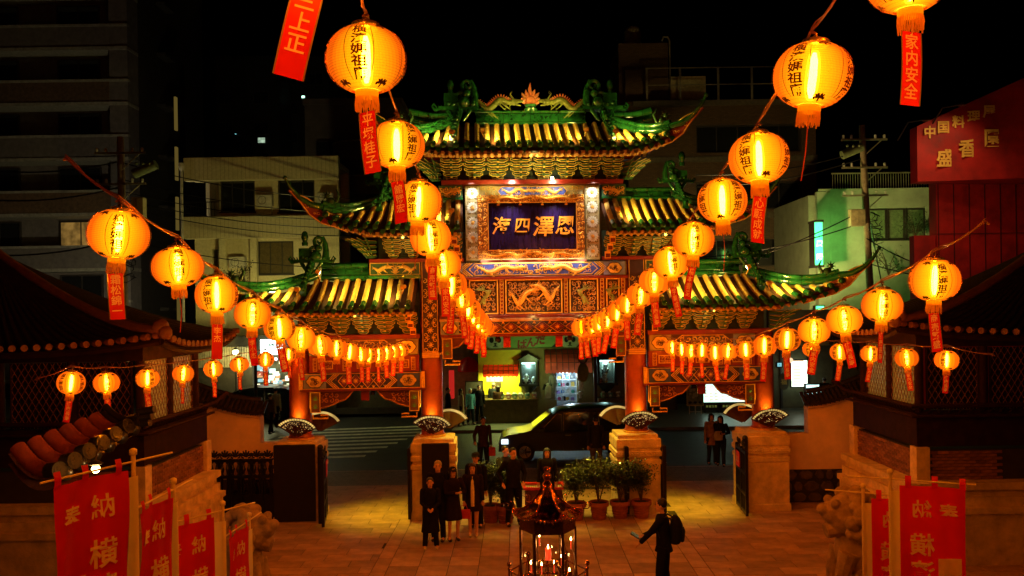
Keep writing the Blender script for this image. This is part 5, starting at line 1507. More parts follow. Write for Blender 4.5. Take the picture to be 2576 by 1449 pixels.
# ---------------------------------------------------------------- utility poles
def upole(px, ptop, Y, lean, label, boxes, drums):
    p0 = P(px, ptop, Y); t = thing('utility_pole', label, 'utility pole', (p0.x + lean, Y, 0))
    CON = mat('pole concrete', (.20, .15, .09), .7)
    mb = MB(); mb.tube([(p0.x + lean, Y, 0), (p0.x + lean * .1, Y, p0.z * .9), (p0.x, Y, p0.z)], [.19, .16, .15], 12); part('pole', mb, CON, t, True, world=True)
    for k, z in enumerate((p0.z - .8, p0.z - 2.2, p0.z - 3.6)):
        mb = MB(); x = p0.x; mb.box(x - 1.1, x + 1.2, Y - .2, Y - .12, z, z + .09); mb.tube([(x + .9, Y - .15, z), (x, Y - .1, z - .8)], .03, 5); a = part('cross_arm', mb, mat('galvanised steel', (.25, .23, .15), .5, metal=.6), t, world=True)
        for dx in (-1, -.6, .6, 1.05):
            mb = MB(); mb.lathe([(.04, 0), (.07, .03), (.05, .06), (.075, .09), (.05, .12), (.07, .15), (.03, .2)], 9, (x + dx, Y - .16, z + .09)); part('insulator', mb, mat('glazed insulator', (.5, .5, .42), .2), a, True)
    for (bx, by, w_, h_) in boxes:
        q_ = P(bx, by, Y - .4); mb = MB(); mb.bbox(q_.x - w_, q_.x + w_, Y - .6, Y - .22, q_.z - h_, q_.z + h_, .03); mb.box(q_.x - .01, q_.x + .01, Y - .61, Y - .602, q_.z - h_, q_.z + h_); part('switch_box', mb, mat('cabinet paint', (.35, .30, .16), .5), t, world=True)
    for (bx, by) in drums:
        q_ = P(bx, by, Y - .4); mb = MB(); mb.tube([(q_.x - .5, Y - .4, q_.z - .3), (q_.x + .5, Y - .4, q_.z + .1)], .22, 12)
        for e in (-.3, 0, .3): mb.ball((q_.x + e, Y - .6, q_.z + .12), .07, 7, 5)
        part('transformer', mb, mat('transformer green', (.12, .15, .07), .5), t, True, world=True)
    g = MB(); R = random.Random(int(px))
    for k in range(5):
        zc = R.uniform(p0.z - 6.5, p0.z - 4.2); g.tube([(p0.x + lean * .5 + .2 * math.cos(a * .8) + R.uniform(0, .5), Y - .25 + .05 * math.sin(a), zc + .22 * math.sin(a * .8)) for a in range(10)], .025, 5)
    part('cable_coil', g, BLACKL, t, True, world=True)
    return p0
pl_ = upole(303, 345, 38, .1, 'concrete utility pole with crossarms and hanging boxes, in front of the left apartment tower', [(350, 525, .26, .5)], [(365, 420)])
pr_ = upole(2168, 315, 42, .5, 'leaning concrete utility pole with a grey switch box, in front of the green-lit house', [(2155, 548, .35, .42)], [(2143, 375)])
g = MB()
for k in range(3):
    q_ = P((2258, 2288, 2300)[k] if k < 2 else 2258, (425, 427, 470)[k] if k < 2 else 460, 41.5)
# overhead wires
def wire(p, q_, sag, label, r=.022):
    p, q_ = Vector(p), Vector(q_); t = thing('overhead_wire', label, 'wire', p, 0, 'overhead street wires')
    mb = MB(); mb.tube([p.lerp(q_, i / 14) - Vector((0, 0, sag * 4 * (i / 14) * (1 - i / 14))) for i in range(15)], r, 5); part('wire', mb, BLACKL, t, True, world=True)
for k, (ya, yb) in enumerate(((408, 470), (450, 505), (480, 520), (500, 540), (520, 560), (600, 640))):
    wire(P(303, ya, 38), P(1000, yb + 30, 40), .5, 'thin black wire crossing the beige house, number %s from the top' % ORD[k].replace('nearest', 'one'))
for k, (ya, yb) in enumerate(((425, 405), (500, 470), (640, 600))):
    wire(P(-60, ya, 36), P(303, yb, 38), .3, 'thin black wire left of the left utility pole, %s from the top' % ('first', 'second', 'third')[k], .035)
for k, (xa, ya, xb, yb) in enumerate(((1700, 700, 2140, 545), (1700, 650, 2140, 570), (1750, 470, 2165, 400), (1750, 440, 2165, 380), (2180, 600, 2430, 690), (2190, 560, 2240, 800), (2175, 660, 2600, 720))):
    wire(P(xa, ya, 41), P(xb, yb, 41.6), .35, 'thin black wire tied to the right utility pole, %s of seven' % ('first', 'second', 'third', 'fourth', 'fifth', 'sixth', 'seventh')[k], .03)
# ---------------------------------------------------------------- gift shop across the street
yS = 38.0
S_ = thing('gift_shop', 'gift shop with green panda frieze, red awnings and yellow wall, through the central arch', 'shop', (X(1350, yS), yS, 0))
def sx(px): return (px - CX - 2) * yS / F
def sz_(py): return CAMH - (py - HY) * yS / F
WALL_Y = mat('ochre shop wall', (.22, .17, .05), .7, var=.2, scale=3); YW = mat('yellow shop wall', (.75, .68, .03), .6, var=.08)
MUR = mat('green frieze board', (.22, .42, .10), .6, var=.15, scale=2)
door = (sx(1399), sx(1451), 0.0, sz_(933))
wall_x(S_, 'wall', sx(1203), sx(1620), 0, sz_(878), yS, yS + .3, [door], WALL_Y)
mb = MB(); mb.box(sx(1203), sx(1620), yS - .1, yS + .3, sz_(878) + .003, sz_(790)); part('frieze', mb, MUR, S_, world=True)
mb = MB(); mb.box(sx(1120), sx(1620), yS + .301, yS + 8, sz_(790) - 1, sz_(700)); mb.box(sx(1100), sx(1620), yS + 2.4, yS + 2.6, 0, sz_(780)); part('upper_storey', mb, mat('dark upper wall', (.05, .05, .03), .8), S_, world=True)
mb = MB(); mb.box(sx(1203), sx(1620), yS - .2, yS - .11, sz_(880), sz_(876)); part('cornice', mb, WALL_Y, S_, world=True)
mb = MB(); mb.box(sx(1203), sx(1311), yS - .03, yS - .002, sz_(992), sz_(880)); part('yellow_wall', mb, YW, S_, world=True)
# pandas and name on the frieze
PB = mat('black paint', (.01, .01, .01), .5); PW = mat('panda white', (.5, .6, .38), .6)
def disc(mb, cx, cz, rx_, rz__, y, n=20): mb.prism([(cx + rx_ * math.cos(2 * PI * k / n), cz + rz__ * math.sin(2 * PI * k / n)) for k in range(n)], y - .01, y)
def panda_face(px, py, r):
    x, z = sx(px), sz_(py); y = yS - .112
    mb = MB(); disc(mb, x, z, r * 1.1, r, y - .01); o = part('panda_painting', mb, PW, S_, world=True, label='painted panda head')
    mb = MB()
    for s in (-1, 1):
        disc(mb, x + s * r * .8, z + r * .8, r * .36, r * .36, y - .005); disc(mb, x + s * r * .4, z + r * .1, r * .24, r * .3, y - .022)
    disc(mb, x, z - r * .3, r * .16, r * .1, y - .024); mb.prism([(x - .02 * r, z - r * .4), (x + .02 * r, z - r * .4), (x + .3 * r, z - .6 * r), (x - .3 * r, z - .6 * r)], y - .034, y - .024)
    part('panda_markings', mb, PB, o)
panda_face(1247, 857, .42); panda_face(1434, 858, .40)
mb = MB(); mb.prism([(sx(1388), sz_(874)), (sx(1462), sz_(874)), (sx(1456), sz_(858)), (sx(1425), sz_(866)), (sx(1400), sz_(862))], yS - .12, yS - .113); part('panda_body', mb, PB, S_, world=True)
for k, (ch, px, py) in enumerate((('ぱ', 1314, 866), ('ん', 1337, 861), ('だ', 1360, 855))):
    g = MB(); write(g, ch, sx(px), sz_(py), .46, yS - .125, bold=.045); part('character', g, mat('brown red sign paint', (.28, .03, .02), .5), S_, world=True, label='dark red sign letter ' + ch)
for px in (1274, 1406):
    g = MB(); g.box(sx(px) - .17, sx(px) + .17, 30.2 - .01, 30.2 + .01, 0, 0)
# awnings
AWR = thin('red awning cloth', (.75, .03, .015), (.9, .06, .02), .45)
AWO = thin('orange red awning cloth', (.60, .07, .03), (.8, .14, .04), .4)
def awning(px0, px1, pt, pb, out, m, ribs, label):
    x0, x1, z1, z0 = sx(px0), sx(px1), sz_(pt), sz_(pb)
    mb = MB()
    f = lambda i, j: (x0 + (x1 - x0) * i, yS - .16 - out * math.sin(j * PI / 2), z1 + (z0 - z1) * (1 - math.cos(j * PI / 2)) * 1.0)
    mb.grid(f, 12, 7)
    for e in (0, 1):
        pts = [f(e, j / 7) for j in range(8)] + [(f(e, 1)[0], yS - .16, z0)]; mb.add(pts, [tuple(range(9))])
    n = max(5, int((x1 - x0) / .16)); yy = yS - .16 - out
    for k in range(n):
        a = x0 + (x1 - x0) * k / n; b = x0 + (x1 - x0) * (k + 1) / n
        mb.add([(a, yy - .004, z0), (b, yy - .004, z0), (b, yy - .004, z0 - .09), ((a + b) / 2, yy - .004, z0 - .15), (a, yy - .004, z0 - .09)], [(0, 1, 2, 3, 4)])
    o = part('awning', mb, m, S_, world=True, label=label)
    g = MB()
    for k in range(ribs + 1):
        g.tube([Vector(f(k / ribs, j / 7)) + Vector((0, -.01, .01)) for j in range(8)], .014, 4)
    for j in (.4, .75): g.tube([Vector(f(i / 10, j)) + Vector((0, -.01, .01)) for i in range(11)], .012, 4)
    part('awning_rib', g, FR_D, o)
awning(1217, 1304, 916, 936, .9, AWR, 7, 'small bright red scalloped awning')
awning(1369, 1484, 881, 928, 1.1, AWO, 8, 'large orange red rounded awning over the shop door')
al_ = lamp('awning_light', 'AREA', (sx(1260) - wl(S_).x, -.35, sz_(935)), 120, (.9, 1, .25), S_, .3); al_.data.size = 1.2
lamp('frieze_light', 'SPOT', (sx(1340) - wl(S_).x, -2.0, sz_(905)), 55, (.75, 1, .3), S_, .1, (sx(1340) - wl(S_).x, 0, sz_(860)), 150)
# oriel windows with plush pandas
def plush(o, x, y, z, r):
    g = MB(); g.ball((x, y, z + r * .8), r, 10, 7, sz=.9); g.ball((x + r * .1, y - r * .6, z + r * 1.9), r * .7, 10, 7); o_ = part('plush_panda', g, mat('white plush', (.8, .8, .78), .9), o)
    g = MB()
    for s in (-1, 1):
        g.ball((x + r * .1 + s * r * .5, y - r * .6, z + r * 2.45), r * .24, 7, 5); g.ball((x + r * .1 + s * r * .28, y - r * 1.2, z + r * 2.0), r * .15, 7, 5)
        g.ball((x + s * r * .8, y - r * .5, z + r * .9), r * .35, 8, 5); g.ball((x + s * r * .6, y - r * .8, z + r * .25), r * .4, 8, 5)
    part('black_patches', g, mat('black plush', (.01, .01, .01), .9), o)
def oriel(px0, px1, pt, pb, seed):
    x0, x1, z1, z0 = sx(px0), sx(px1), sz_(pt), sz_(pb); y0 = yS - .7
    h = z1 - z0
    mb = MB(); mb.box(x0, x0 + .09, y0, yS, z0 + .2, z1 - .3); mb.box(x1 - .09, x1, y0, yS, z0 + .2, z1 - .3); mb.box(x0, x1, y0, yS, z1 - .3, z1 - .2); mb.prism([(x0 - .1, z1 - .2), (x1 + .1, z1 - .2), ((x0 + x1) / 2, z1 + .08)], y0 - .06, yS)
    mb.box(x0 - .06, x1 + .06, y0 - .05, yS, z0 + .1, z0 + .2); mb.lathe([(.1, -.25), (.3, -.05), (.42, .1)], 12, ((x0 + x1) / 2, yS - .3, z0)); mb.box(x0 + .09, x1 - .09, yS - .06, yS - .01, z0 + .2, z1 - .3)
    o = part('bay_window', mb, mat('window black wood', (.03, .035, .03), .4), S_, world=True)
    g = MB(); g.box(x0 + .09, x1 - .09, yS - .1, yS - .061, z1 - .42, z1 - .32); part('window_light', g, emitter('cool white tube', (.6, 1, .95), 3.5), o)
    c = (x0 + x1) / 2
    plush(o, c - .12, yS - .4, z0 + .2, .17); plush(o, c + .2, yS - .35, z0 + .2, .12) if seed else None
    if not seed: plush(o, c - .05, yS - .3, z0 + .62, .15)
    g = MB(); g.box(x0 + .09, x1 - .09, y0 + .01, y0 + .02, z0 + .2, z1 - .3)
    gm = bpy.data.materials.get('clear pane') or bpy.data.materials.new('clear pane'); gm.use_nodes = True
    t_ = gm.node_tree
    if 'Mix Shader' not in t_.nodes:
        t_.nodes.clear(); oo = t_.nodes.new('ShaderNodeOutputMaterial'); mm = t_.nodes.new('ShaderNodeMixShader'); aa = t_.nodes.new('ShaderNodeBsdfTransparent'); bb = t_.nodes.new('ShaderNodeBsdfGlossy'); bb.inputs['Roughness'].default_value = .03; mm.inputs[0].default_value = .10
        aa.inputs['Color'].default_value = (.92, .96, .94, 1); t_.links.new(aa.outputs[0], mm.inputs[1]); t_.links.new(bb.outputs[0], mm.inputs[2]); t_.links.new(mm.outputs[0], oo.inputs['Surface'])
    part('pane', g, gm, o)
    lamp('window_glow', 'POINT', (c - wl(S_).x, -.25, z1 - .5), 60, (.6, 1, .95), S_, .1)
oriel(1307, 1351, 893, 974, 1); oriel(1500, 1546, 890, 974, 0)
CLEARP = bpy.data.materials['clear pane']
# menu board, plaque, shelves and doorway goods
g = MB(); g.box(sx(1223), sx(1264), yS - .06, yS - .031, sz_(959), sz_(941)); o = part('menu_board', g, mat('white board', (.6, .68, .7), .5), S_, world=True)
g = MB()
for k in range(4): write(g, '春巻肉', sx(1232), sz_(944.5 + k * 4), .055, yS - .064, .22)
part('lettering', g, PB, o)
g = MB(); g.box(sx(1243), sx(1260), yS - .06, yS - .031, sz_(975), sz_(959.5)); part('dark_plaque', g, mat('bronze plaque', (.10, .07, .03), .4), S_, world=True)
mb = MB(); xa, xb = door[0], door[1]
mb.box(xa - .05, xb + .05, yS + 2.2, yS + 2.3, 0, door[3]); mb.box(xa - .1, xa - .05, yS + .3, yS + 2.3, 0, door[3] + .3); mb.box(xb + .05, xb + .1, yS + .3, yS + 2.3, 0, door[3] + .3); mb.box(xa - .1, xb + .1, yS + .3, yS + 2.3, door[3] + .3, door[3] + .4)
part('shop_interior', mb, mat('shop interior white', (.6, .68, .72), .6), S_, world=True)
g = MB(); g.box(xa, xb, yS + .9, yS + 1.0, door[3] + .1, door[3] + .28); part('ceiling_light', g, emitter('shop tube', (.72, .9, 1), 6), S_, world=True)
lamp('shop_light', 'POINT', ((xa + xb) / 2 - wl(S_).x, .4, door[3] - .1), 120, (.65, .88, 1), S_, .15)
R = random.Random(4)
g = MB()
for k in range(7): g.box(xa, xb, yS + .45, yS + .8, .45 + k * .33, .48 + k * .33)
for k in range(4): g.box(xa + (xb - xa) * k / 3 - .015, xa + (xb - xa) * k / 3 + .015, yS + .44, yS + .81, .3, 2.6)
sh = part('shelf', g, mat('white shelf', (.6, .65, .7), .5), S_, world=True)
cols = [(.05, .2, .6), (.7, .75, .8), (.1, .5, .5), (.6, .1, .25), (.02, .02, .02), (.7, .5, .1), (.3, .2, .6)]
for r in range(7):
    for c in range(4):
        x = xa + .08 + c * (xb - xa - .1) / 4 + R.uniform(0, .08); z0 = .48 + r * .33; m_ = mat('toy colour %d' % ((r * 3 + c) % 7), cols[(r * 3 + c) % 7], .6)
        g = MB()
        if (r + c) % 2: g.ball((x, yS + .58, z0 + .09), .09, 8, 6)
        else: g.bbox(x - .07, x + .09, yS + .5, yS + .7, z0, z0 + R.uniform(.12, .22), .02)
        part('toy', g, m_, sh)
# costumes hanging by the door
def garment(px, pt, pb, w_, c1, c2, label):
    x, z1, z0 = sx(px), sz_(pt), sz_(pb); t = thing('hanging_garment', label, 'garment', (x, yS - .45, z0), 0, 'garments hanging by the shop door')
    h = z1 - z0; g = MB()
    g.loft([(0, 0, 0, w_ * .55, .07), (h * .4, 0, 0, w_ * .5, .08), (h * .75, 0, 0, w_ * .52, .08), (h * .92, 0, 0, w_ * .4, .06), (h, 0, 0, .05, .04)], 12); part('garment_body', g, mat(label[:14], c1, .8), t, True)
    g = MB()
    for s in (-1, 1): g.tube([(s * w_ * .4, 0, h * .9), (s * w_ * .75, -.02, h * .55)], [.07, .05], 8)
    part('sleeve', g, mat(label[:10] + ' s', c2, .8), t, True)
    g = MB(); g.tube([(0, 0, h), (0, 0, h + .1), (.03, 0, h + .14)], .01, 4); part('hanger', g, FR_D, t)
garment(1378, 962, 1000, .32, (.75, .75, .65), (.02, .02, .02), 'white hooded top with black sleeves hanging left of the shop door')
garment(1389, 940, 1004, .22, (.35, .42, .42), (.35, .42, .42), 'long grey costume hanging beside the white hooded top')
garment(1459, 940, 980, .22, (.72, .70, .55), (.72, .7, .55), 'cream panda shirt hanging right of the shop door')
garment(1457, 984, 1001, .12, (.6, .6, .5), (.6, .6, .5), 'small pale bag hanging low beside the shop door')
# counter and baskets
g = MB(); g.box(sx(1215), sx(1352), yS - .8, yS - .1, sz_(1004), sz_(1000)); g.box(sx(1217), sx(1350), yS - .75, yS - .15, 0, sz_(1004)); part('counter', g, mat('counter brown', (.14, .09, .03), .6), S_, world=True)
g = MB(); g.box(sx(1500), sx(1562), yS - .8, yS - .1, 0, sz_(1001)); part('counter', g, MATS['counter brown'], S_, world=True)
bc = [(.2, .5, .4), (.7, .3, .35), (.2, .5, .3), (.6, .6, .55), (.1, .35, .4), (.65, .3, .3), (.25, .4, .2), (.15, .35, .38), (.45, .32, .2)]
nm = ['pale green', 'pink', 'mint green', 'white', 'teal', 'salmon', 'olive green', 'dark teal', 'tan']
for k, px in enumerate((1261, 1279, 1294, 1309, 1325, 1342, 1513, 1531, 1550)):
    x = sx(px); t = thing('toy_basket', '%s plastic basket of toys on the shop counter' % nm[k], 'basket', (x, yS - .5, sz_(1000) + .002), 0, 'baskets on the shop counters')
    g = MB(); g.lathe([(.08, 0), (.09, .01), (.115, .2), (.125, .21), (.11, .2), (.09, .03)], 14); part('basket', g, mat('basket ' + nm[k], bc[k], .5), t, True)
    g = MB(); R = random.Random(k)
    for j in range(5): g.ball((R.uniform(-.06, .06), R.uniform(-.06, .06), .2 + R.uniform(0, .05)), .05, 7, 5)
    part('toys', g, mat('white plush', (.7, .7, .7)), t, True, kind='stuff')
    g = MB(); g.box(-.05, .05, -.118, -.112, .06, .13); part('price_card', g, mat('card', (.7, .7, .65)), t)
# neighbour on the left with a domed red awning and sign stand
Nb = thing('corner_shop', 'white walled corner shop with a domed red awning, left of the panda gift shop', 'shop', (X(1160, 40), 40, 0))
xa, xb = X(1100, 40), X(1203, 40) - .1
mb = MB(); mb.box(xa, xb, 40, 40.3, 0, Z(840, 40)); part('wall', mb, mat('shop white wall', (.42, .38, .28), .7), Nb, world=True)
for k in range(3):
    mb = MB(); mb.box(xa - .5, xb, 39.1 + .25 * k, 39.99, -.02 + k * .17, .15 + k * .17); part('step', mb, mat('step stone', (.3, .27, .2), .7), Nb, world=True)
mb = MB(); cx_, cz_ = (X(1148, 39.5) + X(1202, 39.5)) / 2, Z(932, 39.5)
mb.add([(cx_ + .5 * math.cos(a) * math.cos(b_) * 1.05, 39.9 - 1.0 * math.sin(b_), cz_ + .66 * math.sin(a) * 1.0 * math.cos(b_ * .3)) for b_ in [PI / 2 * j / 5 for j in range(6)] for a in [PI * i / 10 for i in range(11)]], [(j * 11 + i, j * 11 + i + 1, (j + 1) * 11 + i + 1, (j + 1) * 11 + i) for j in range(5) for i in range(10)])
part('domed_awning', mb, AWR, Nb, True, world=True)
g = MB(); g.box(X(1127, 39), X(1139, 39), 38.9, 39.3, Z(1000, 39), Z(930, 39)); part('red_panel', g, emitter('red lit panel', (.9, .03, .02), .5, False), Nb, world=True)
t = thing('sign_stand', 'framed menu stand with a dark dish picture beside the domed awning', 'sign', (X(1190, 37.5), 37.5, -.02)); w0 = wl(t)
g = MB(); g.box(-.36, .36, -.02, .02, .8, 1.85); part('board', g, mat('menu print grey', (.35, .34, .3), .5, var=.3), t)
g = MB(); disc(g, 0, 1.4, .22, .16, -.021); part('dish_picture', g, PB, t); g = MB(); frame(g, -.4, .4, .76, 1.89, .04, -.03, .03)
for s in (-.3, .3): g.tube([(s, 0, 0), (s, 0, .8)], .02, 5); g.tube([(s, .3, 0), (s, 0, .9)], .02, 5)
part('stand', g, FR_D, t)
# speed limit sign on a dark pole
t = thing('speed_sign', 'round speed limit sign reading 30 on a dark red pole before the shop', 'road sign', (X(1493, 36), 35.6, -.02)); 
g = MB(); g.tube([(0, 0, 0), (0, 0, 3.75)], .075, 10); g.tube([(0, -.06, 3.05), (-.52, -.06, 3.05)], .025, 5); part('pole', g, mat('dark red pole', (.07, .01, .01), .5), t, True)
g = MB(); disc(g, -.53, 3.05, .24, .33, -.09, 26); pl = part('sign_plate', g, WHITEP, t); g = MB(); g.tube([(-.53 + .22 * math.cos(a * PI / 12), -.105, 3.05 + .30 * math.sin(a * PI / 12)) for a in range(25)], .025, 5, False); part('red_ring', g, RED, pl)
g = MB(); write(g, '30', -.615, 3.05, .28, -.108, .16, bold=.03); part('lettering', g, NAVY, pl)
g = MB(); disc(g, -.53, 2.35, .24, .42, -.08, 22); part('lower_plate', g, mat('yellow and blue plate', (.45, .42, .08), .5), t)
# pennants hanging from the gate beam
for k, u in enumerate((-.67, .63)):
    t = thing('red_pennant', 'small plain red pennant hanging under the central beam, %s one' % ('left', 'right')[k], 'pennant', GW((u, .2, gz(847))), GR, 'red pennants under the central beam')
    g = MB(); g.grid(lambda i, j: (-.09 + .18 * i, .006 * math.sin(j * 4), -.27 * j), 2, 6); part('cloth', g, AWR, t); g = MB(); g.tube([(-.1, 0, 0), (.1, 0, 0)], .006, 5); part('rod', g, FR_D, t)

# ---------------------------------------------------------------- right bay: lit menus
yM = 40
def menu(px, label, k, w_=.40):
    t = thing('menu_board', label, 'menu board', (X(px, yM), yM, -.02), 0, 'lit menu boards across the street')
    g = MB(); g.bbox(-w_ - .03, w_ + .03, -.04, .12, .12, 1.72, .02); o = part('cabinet', g, FR_D, t)
    m_ = emitter('lit menu panel %d' % k, (.62, 1, .80) if k != 2 else (.9, 1, .7), 1.7, True, .15, 5)
    g = MB(); g.box(-w_, w_, -.055, -.041, .50, 1.66); part('lit_panel', g, m_, t)
    g = MB(); R = random.Random(k)
    for r in range(7):
        for c in range(3):
            if R.random() < .8: x = -w_ + .06 + c * .25; z = .62 + r * .15; g.box(x, x + .17, -.062, -.056, z, z + .028); g.box(x, x + .10, -.062, -.056, z - .04, z - .02)
    part('print', g, emitter('menu print', (.9, .35, .15), .9, False), t, kind='stuff')
    g = MB(); write(g, '萬福飯店', -.22, .30, .12, -.045, .14, bold=.02); part('lettering', g, mat('green gold letters', (.5, .55, .2), .5, emit=(.4, .5, .1), es=.2), t)
    for s in (-1, 1): g = MB(); g.box(s * w_ * .8 - .04, s * w_ * .8 + .04, -.1, .15, 0, .12); part('foot', g, FR_D, t)
menu(1786, 'lit menu board with dark base, left one of the three', 0); menu(1828, 'lit menu board with dark base, middle one of the three', 1); menu(1870, 'lit menu board partly behind the gate corbel, right one of the three', 2)
t = thing('poster_stand', 'poster of dumplings on a white easel, left of the lit menus', 'poster', (X(1745, 39.5), 39.5, -.02))
g = MB(); g.box(-.37, .37, -.03, 0, .42, 1.32); p_ = part('poster', g, mat('poster print', (.22, .20, .06), .5, var=.7, scale=5), t)
g = MB(); R = random.Random(2)
for k in range(14): g.ball((R.uniform(-.24, .24), -.035, R.uniform(.75, 1.2)), R.uniform(.05, .09), 8, 5, sy=.25)
part('dumpling_print', g, mat('dumpling print', (.45, .42, .22), .6), p_); g = MB()
for k in range(3): g.ball((-.24 + k * .24, -.035, .55), .09, 8, 5, sy=.2, sz=.7)
part('dish_print', g, PB, p_); g = MB(); frame(g, -.4, .4, .39, 1.36, .035, -.045, .01); part('poster_frame', g, mat('yellow frame', (.5, .45, .1), .5), t)
g = MB()
for s in (-.28, .0, .28): g.tube([(s, -.05, 0), (s, -.02, .42)], .022, 5)
g.tube([(-.28, -.045, .12), (.28, -.045, .12)], .018, 5); part('easel', g, WHITEP, t)
RS = thing('restaurant_row', 'dark shop fronts with sash windows across the street, behind the right bays of the gate', 'shop', (X(1850, 41.5), 41.5, 0))
mb = MB(); x0, x1 = X(1630, 41), X(2180, 41)
wall_x(RS, 'wall', x0, x1, 0, Z(790, 41), 41.2, 41.5, [(X(1700, 41), X(1900, 41), 0, Z(965, 41))], mat('dark olive front', (.09, .085, .04), .7, var=.3, scale=2))
mb = MB(); mb.box(X(1690, 41), X(1910, 41), 43.5, 43.6, 0, 4); part('back_wall', mb, PB, RS, world=True)
for a in range(8):
    mb = MB(); mb.box(x0 + a * 1.3, x0 + a * 1.3 + .1, 41.1, 41.19, 0, Z(800, 41)); part('pilaster', mb, FR_D, RS, world=True)
mb = MB(); mb.box(x0, x1, 40.9, 41.19, Z(880, 41), Z(872, 41)); part('fascia', mb, mat('fascia wood', (.25, .18, .05), .6), RS, world=True)
def lit_panel(px0, px1, pt, pb, Y, label, col, st, name='lit_sign', txt=None, cat='sign'):
    a, b_ = P(px0, pt, Y), P(px1, pb, Y); t = thing(name, label, cat, ((a.x + b_.x) / 2, Y, b_.z)); w_, h = (b_.x - a.x) / 2, a.z - b_.z
    g = MB(); g.box(-w_, w_, -.02, .1, 0, h); part('lit_panel', g, emitter('panel %d' % len(MATS), col, st, True, .2, 3), t)
    g = MB(); frame(g, -w_ - .05, w_ + .05, -.05, h + .05, .05, -.04, .12); part('sign_frame', g, FR_D, t)
    g = MB(); R = random.Random(int(px0))
    if txt:
        for k, ch in enumerate(txt): write(g, ch, -w_ + (k + .7) * 2 * w_ / (len(txt) + .4), h * .5, min(h * .5, 1.2 * w_ / len(txt)), -.03, bold=.03)
        part('lettering', g, PB, t)
    else:
        for k in range(int(h / .14)):
            z = .1 + k * .14; g.box(-w_ * .8, w_ * R.uniform(.1, .75), -.03, -.021, z, z + .04)
        part('print', g, emitter('menu print warm', (1, .5, .2), 1.0, False), t, kind='stuff')
    return t
lit_panel(1990, 2031, 907, 972, 40.5, 'tall bright menu panel on the wall right of the outer gate column', (.85, 1, .75), 2.6)
lit_panel(2027, 2080, 968, 992, 39, 'wide bright screen low behind the tiled white wall', (.55, .95, .9), 2.0, 'lit_screen', None, 'screen')
lit_panel(2062, 2112, 921, 968, 43, 'pale lit panel of a small cash machine booth', (.45, .75, .5), .8, 'lit_booth', '現金')
lit_panel(2089, 2111, 926, 934, 42.6, 'small green and blue booth sign', (.02, .35, .30), .8, 'booth_sign', '安心')
lit_panel(1955, 1966, 913, 922, 40, 'tiny bluish notice right of the outer column', (.3, .8, .9), .8, 'lit_notice', '入')
lit_panel(655, 712, 854, 892, 40.6, 'bright greenish white lit sign above the left street shops', (.70, 1, .85), 5.5, 'lit_sign', '龍')
lit_panel(2098, 2160, 815, 832, 45, 'pale green lit strip sign low on the white house', (.4, 1, .35), 2.0, 'strip_sign', '中華街')
t = thing('round_wall_lamp', 'small round glowing lamp beside the tall menu panel', 'lamp', P(1983, 906, 40.4)); g = MB(); g.ball((0, -.1, 0), .2, 14, 9, sz=.7); part('globe', g, emitter('pink globe', (1, .6, .35), 1.4), t, True); g = MB(); g.tube([(0, 0, 0), (0, .4, 0)], .03, 6); part('bracket', g, FR_D, t)
t = thing('round_plaque', 'round dark hanging plaque below the wall lamp', 'sign', P(1972, 960, 40)); g = MB(); disc(g, 0, 0, .25, .42, 0, 24); part('disc', g, mat('plaque wood', (.10, .09, .04), .6), t); g = MB(); write(g, '福', 0, 0, .3, -.013); part('character', g, YEL, t); g = MB(); g.tube([(0, 0, .42), (0, 0, .7)], .012, 4); part('cord', g, FR_D, t)

# ---------------------------------------------------------------- left street: shops, lamp, siding
LS = thing('street_shops', 'far row of dark shop fronts down the left side street', 'shop', (X(680, 41), 41.2, 0))
mb = MB(); wall_x(LS, 'wall', X(380, 41), X(1100, 41), 0, Z(835, 41), 41.2, 41.4, [(X(640, 41), X(760, 41), .3, Z(900, 41)), (X(840, 41), X(1060, 41), .3, Z(960, 41))], mat('far dark front', (.05, .045, .03), .8, var=.3))
mb = MB(); mb.box(X(630, 41), X(1070, 41), 41.6, 41.65, 0, Z(880, 41)); part('shop_back', mb, mat('far shop interior', (.10, .10, .06), .8), LS, world=True)
cols = [(1, .9, .5), (.7, 1, .85), (1, .5, .2), (.5, .9, .9), (.9, 1, .6), (1, .2, .1)]
R = random.Random(11)
for k in range(46):
    p = P(R.uniform(645, 752), R.uniform(902, 972), 41); s_ = R.uniform(.04, .13)
    g = MB(); g.bbox(p.x - s_, p.x + s_, 40.95, 41.15, p.z - s_ * R.uniform(.4, 1.2), p.z + s_, .01)
    part('glowing_goods', g, emitter('glowing shop goods %d' % (k % 6), cols[k % 6], (2.5, 1.5, 1.0, .8, 1.6, .6)[k % 6], False), LS, world=True)  # goods emit by themselves in place of being lit by the shop
for k in range(8):
    p = P(655 + k * 13, 903, 40.9); g = MB(); g.ball(p, .07, 8, 6); part('shop_bulb', g, emitter('shop bulb', (1, 1, .8), 9), LS, world=True)
lamp('shop_glow', 'POINT', (0, -1.2, 2.5), 110, (1, .95, .45), LS, .4)
SF = thing('siding_wall', 'pale corrugated siding wall behind the left pavilion, lit by a street lamp', 'wall', (X(560, 41), 41, 0))
n = 26; xa, xb = X(470, 40.7), X(632, 40.7)
for k in range(n):
    x = xa + (xb - xa) * k / n; g = MB(); g.bbox(x, x + (xb - xa) / n - .03, 40.7, 40.76, Z(914, 40.7), Z(862, 40.7), .01); part('siding_board', g, mat('pale siding', (.32, .30, .20), .6), SF, world=True)
mb = MB(); mb.box(xa, xb, 40.77, 41.1, 0, Z(836, 41)); part('wall', mb, mat('dark siding', (.05, .045, .035), .7), SF, world=True)
SL = thing('street_lamp', 'glowing street lamp on a short post in front of the pale siding wall', 'street lamp', (X(592, 40), 40, -.15))
g = MB(); g.tube([(0, 0, 0), (0, 0, 3.2)], [.07, .05], 8); part('post', g, FR_D, SL, True)
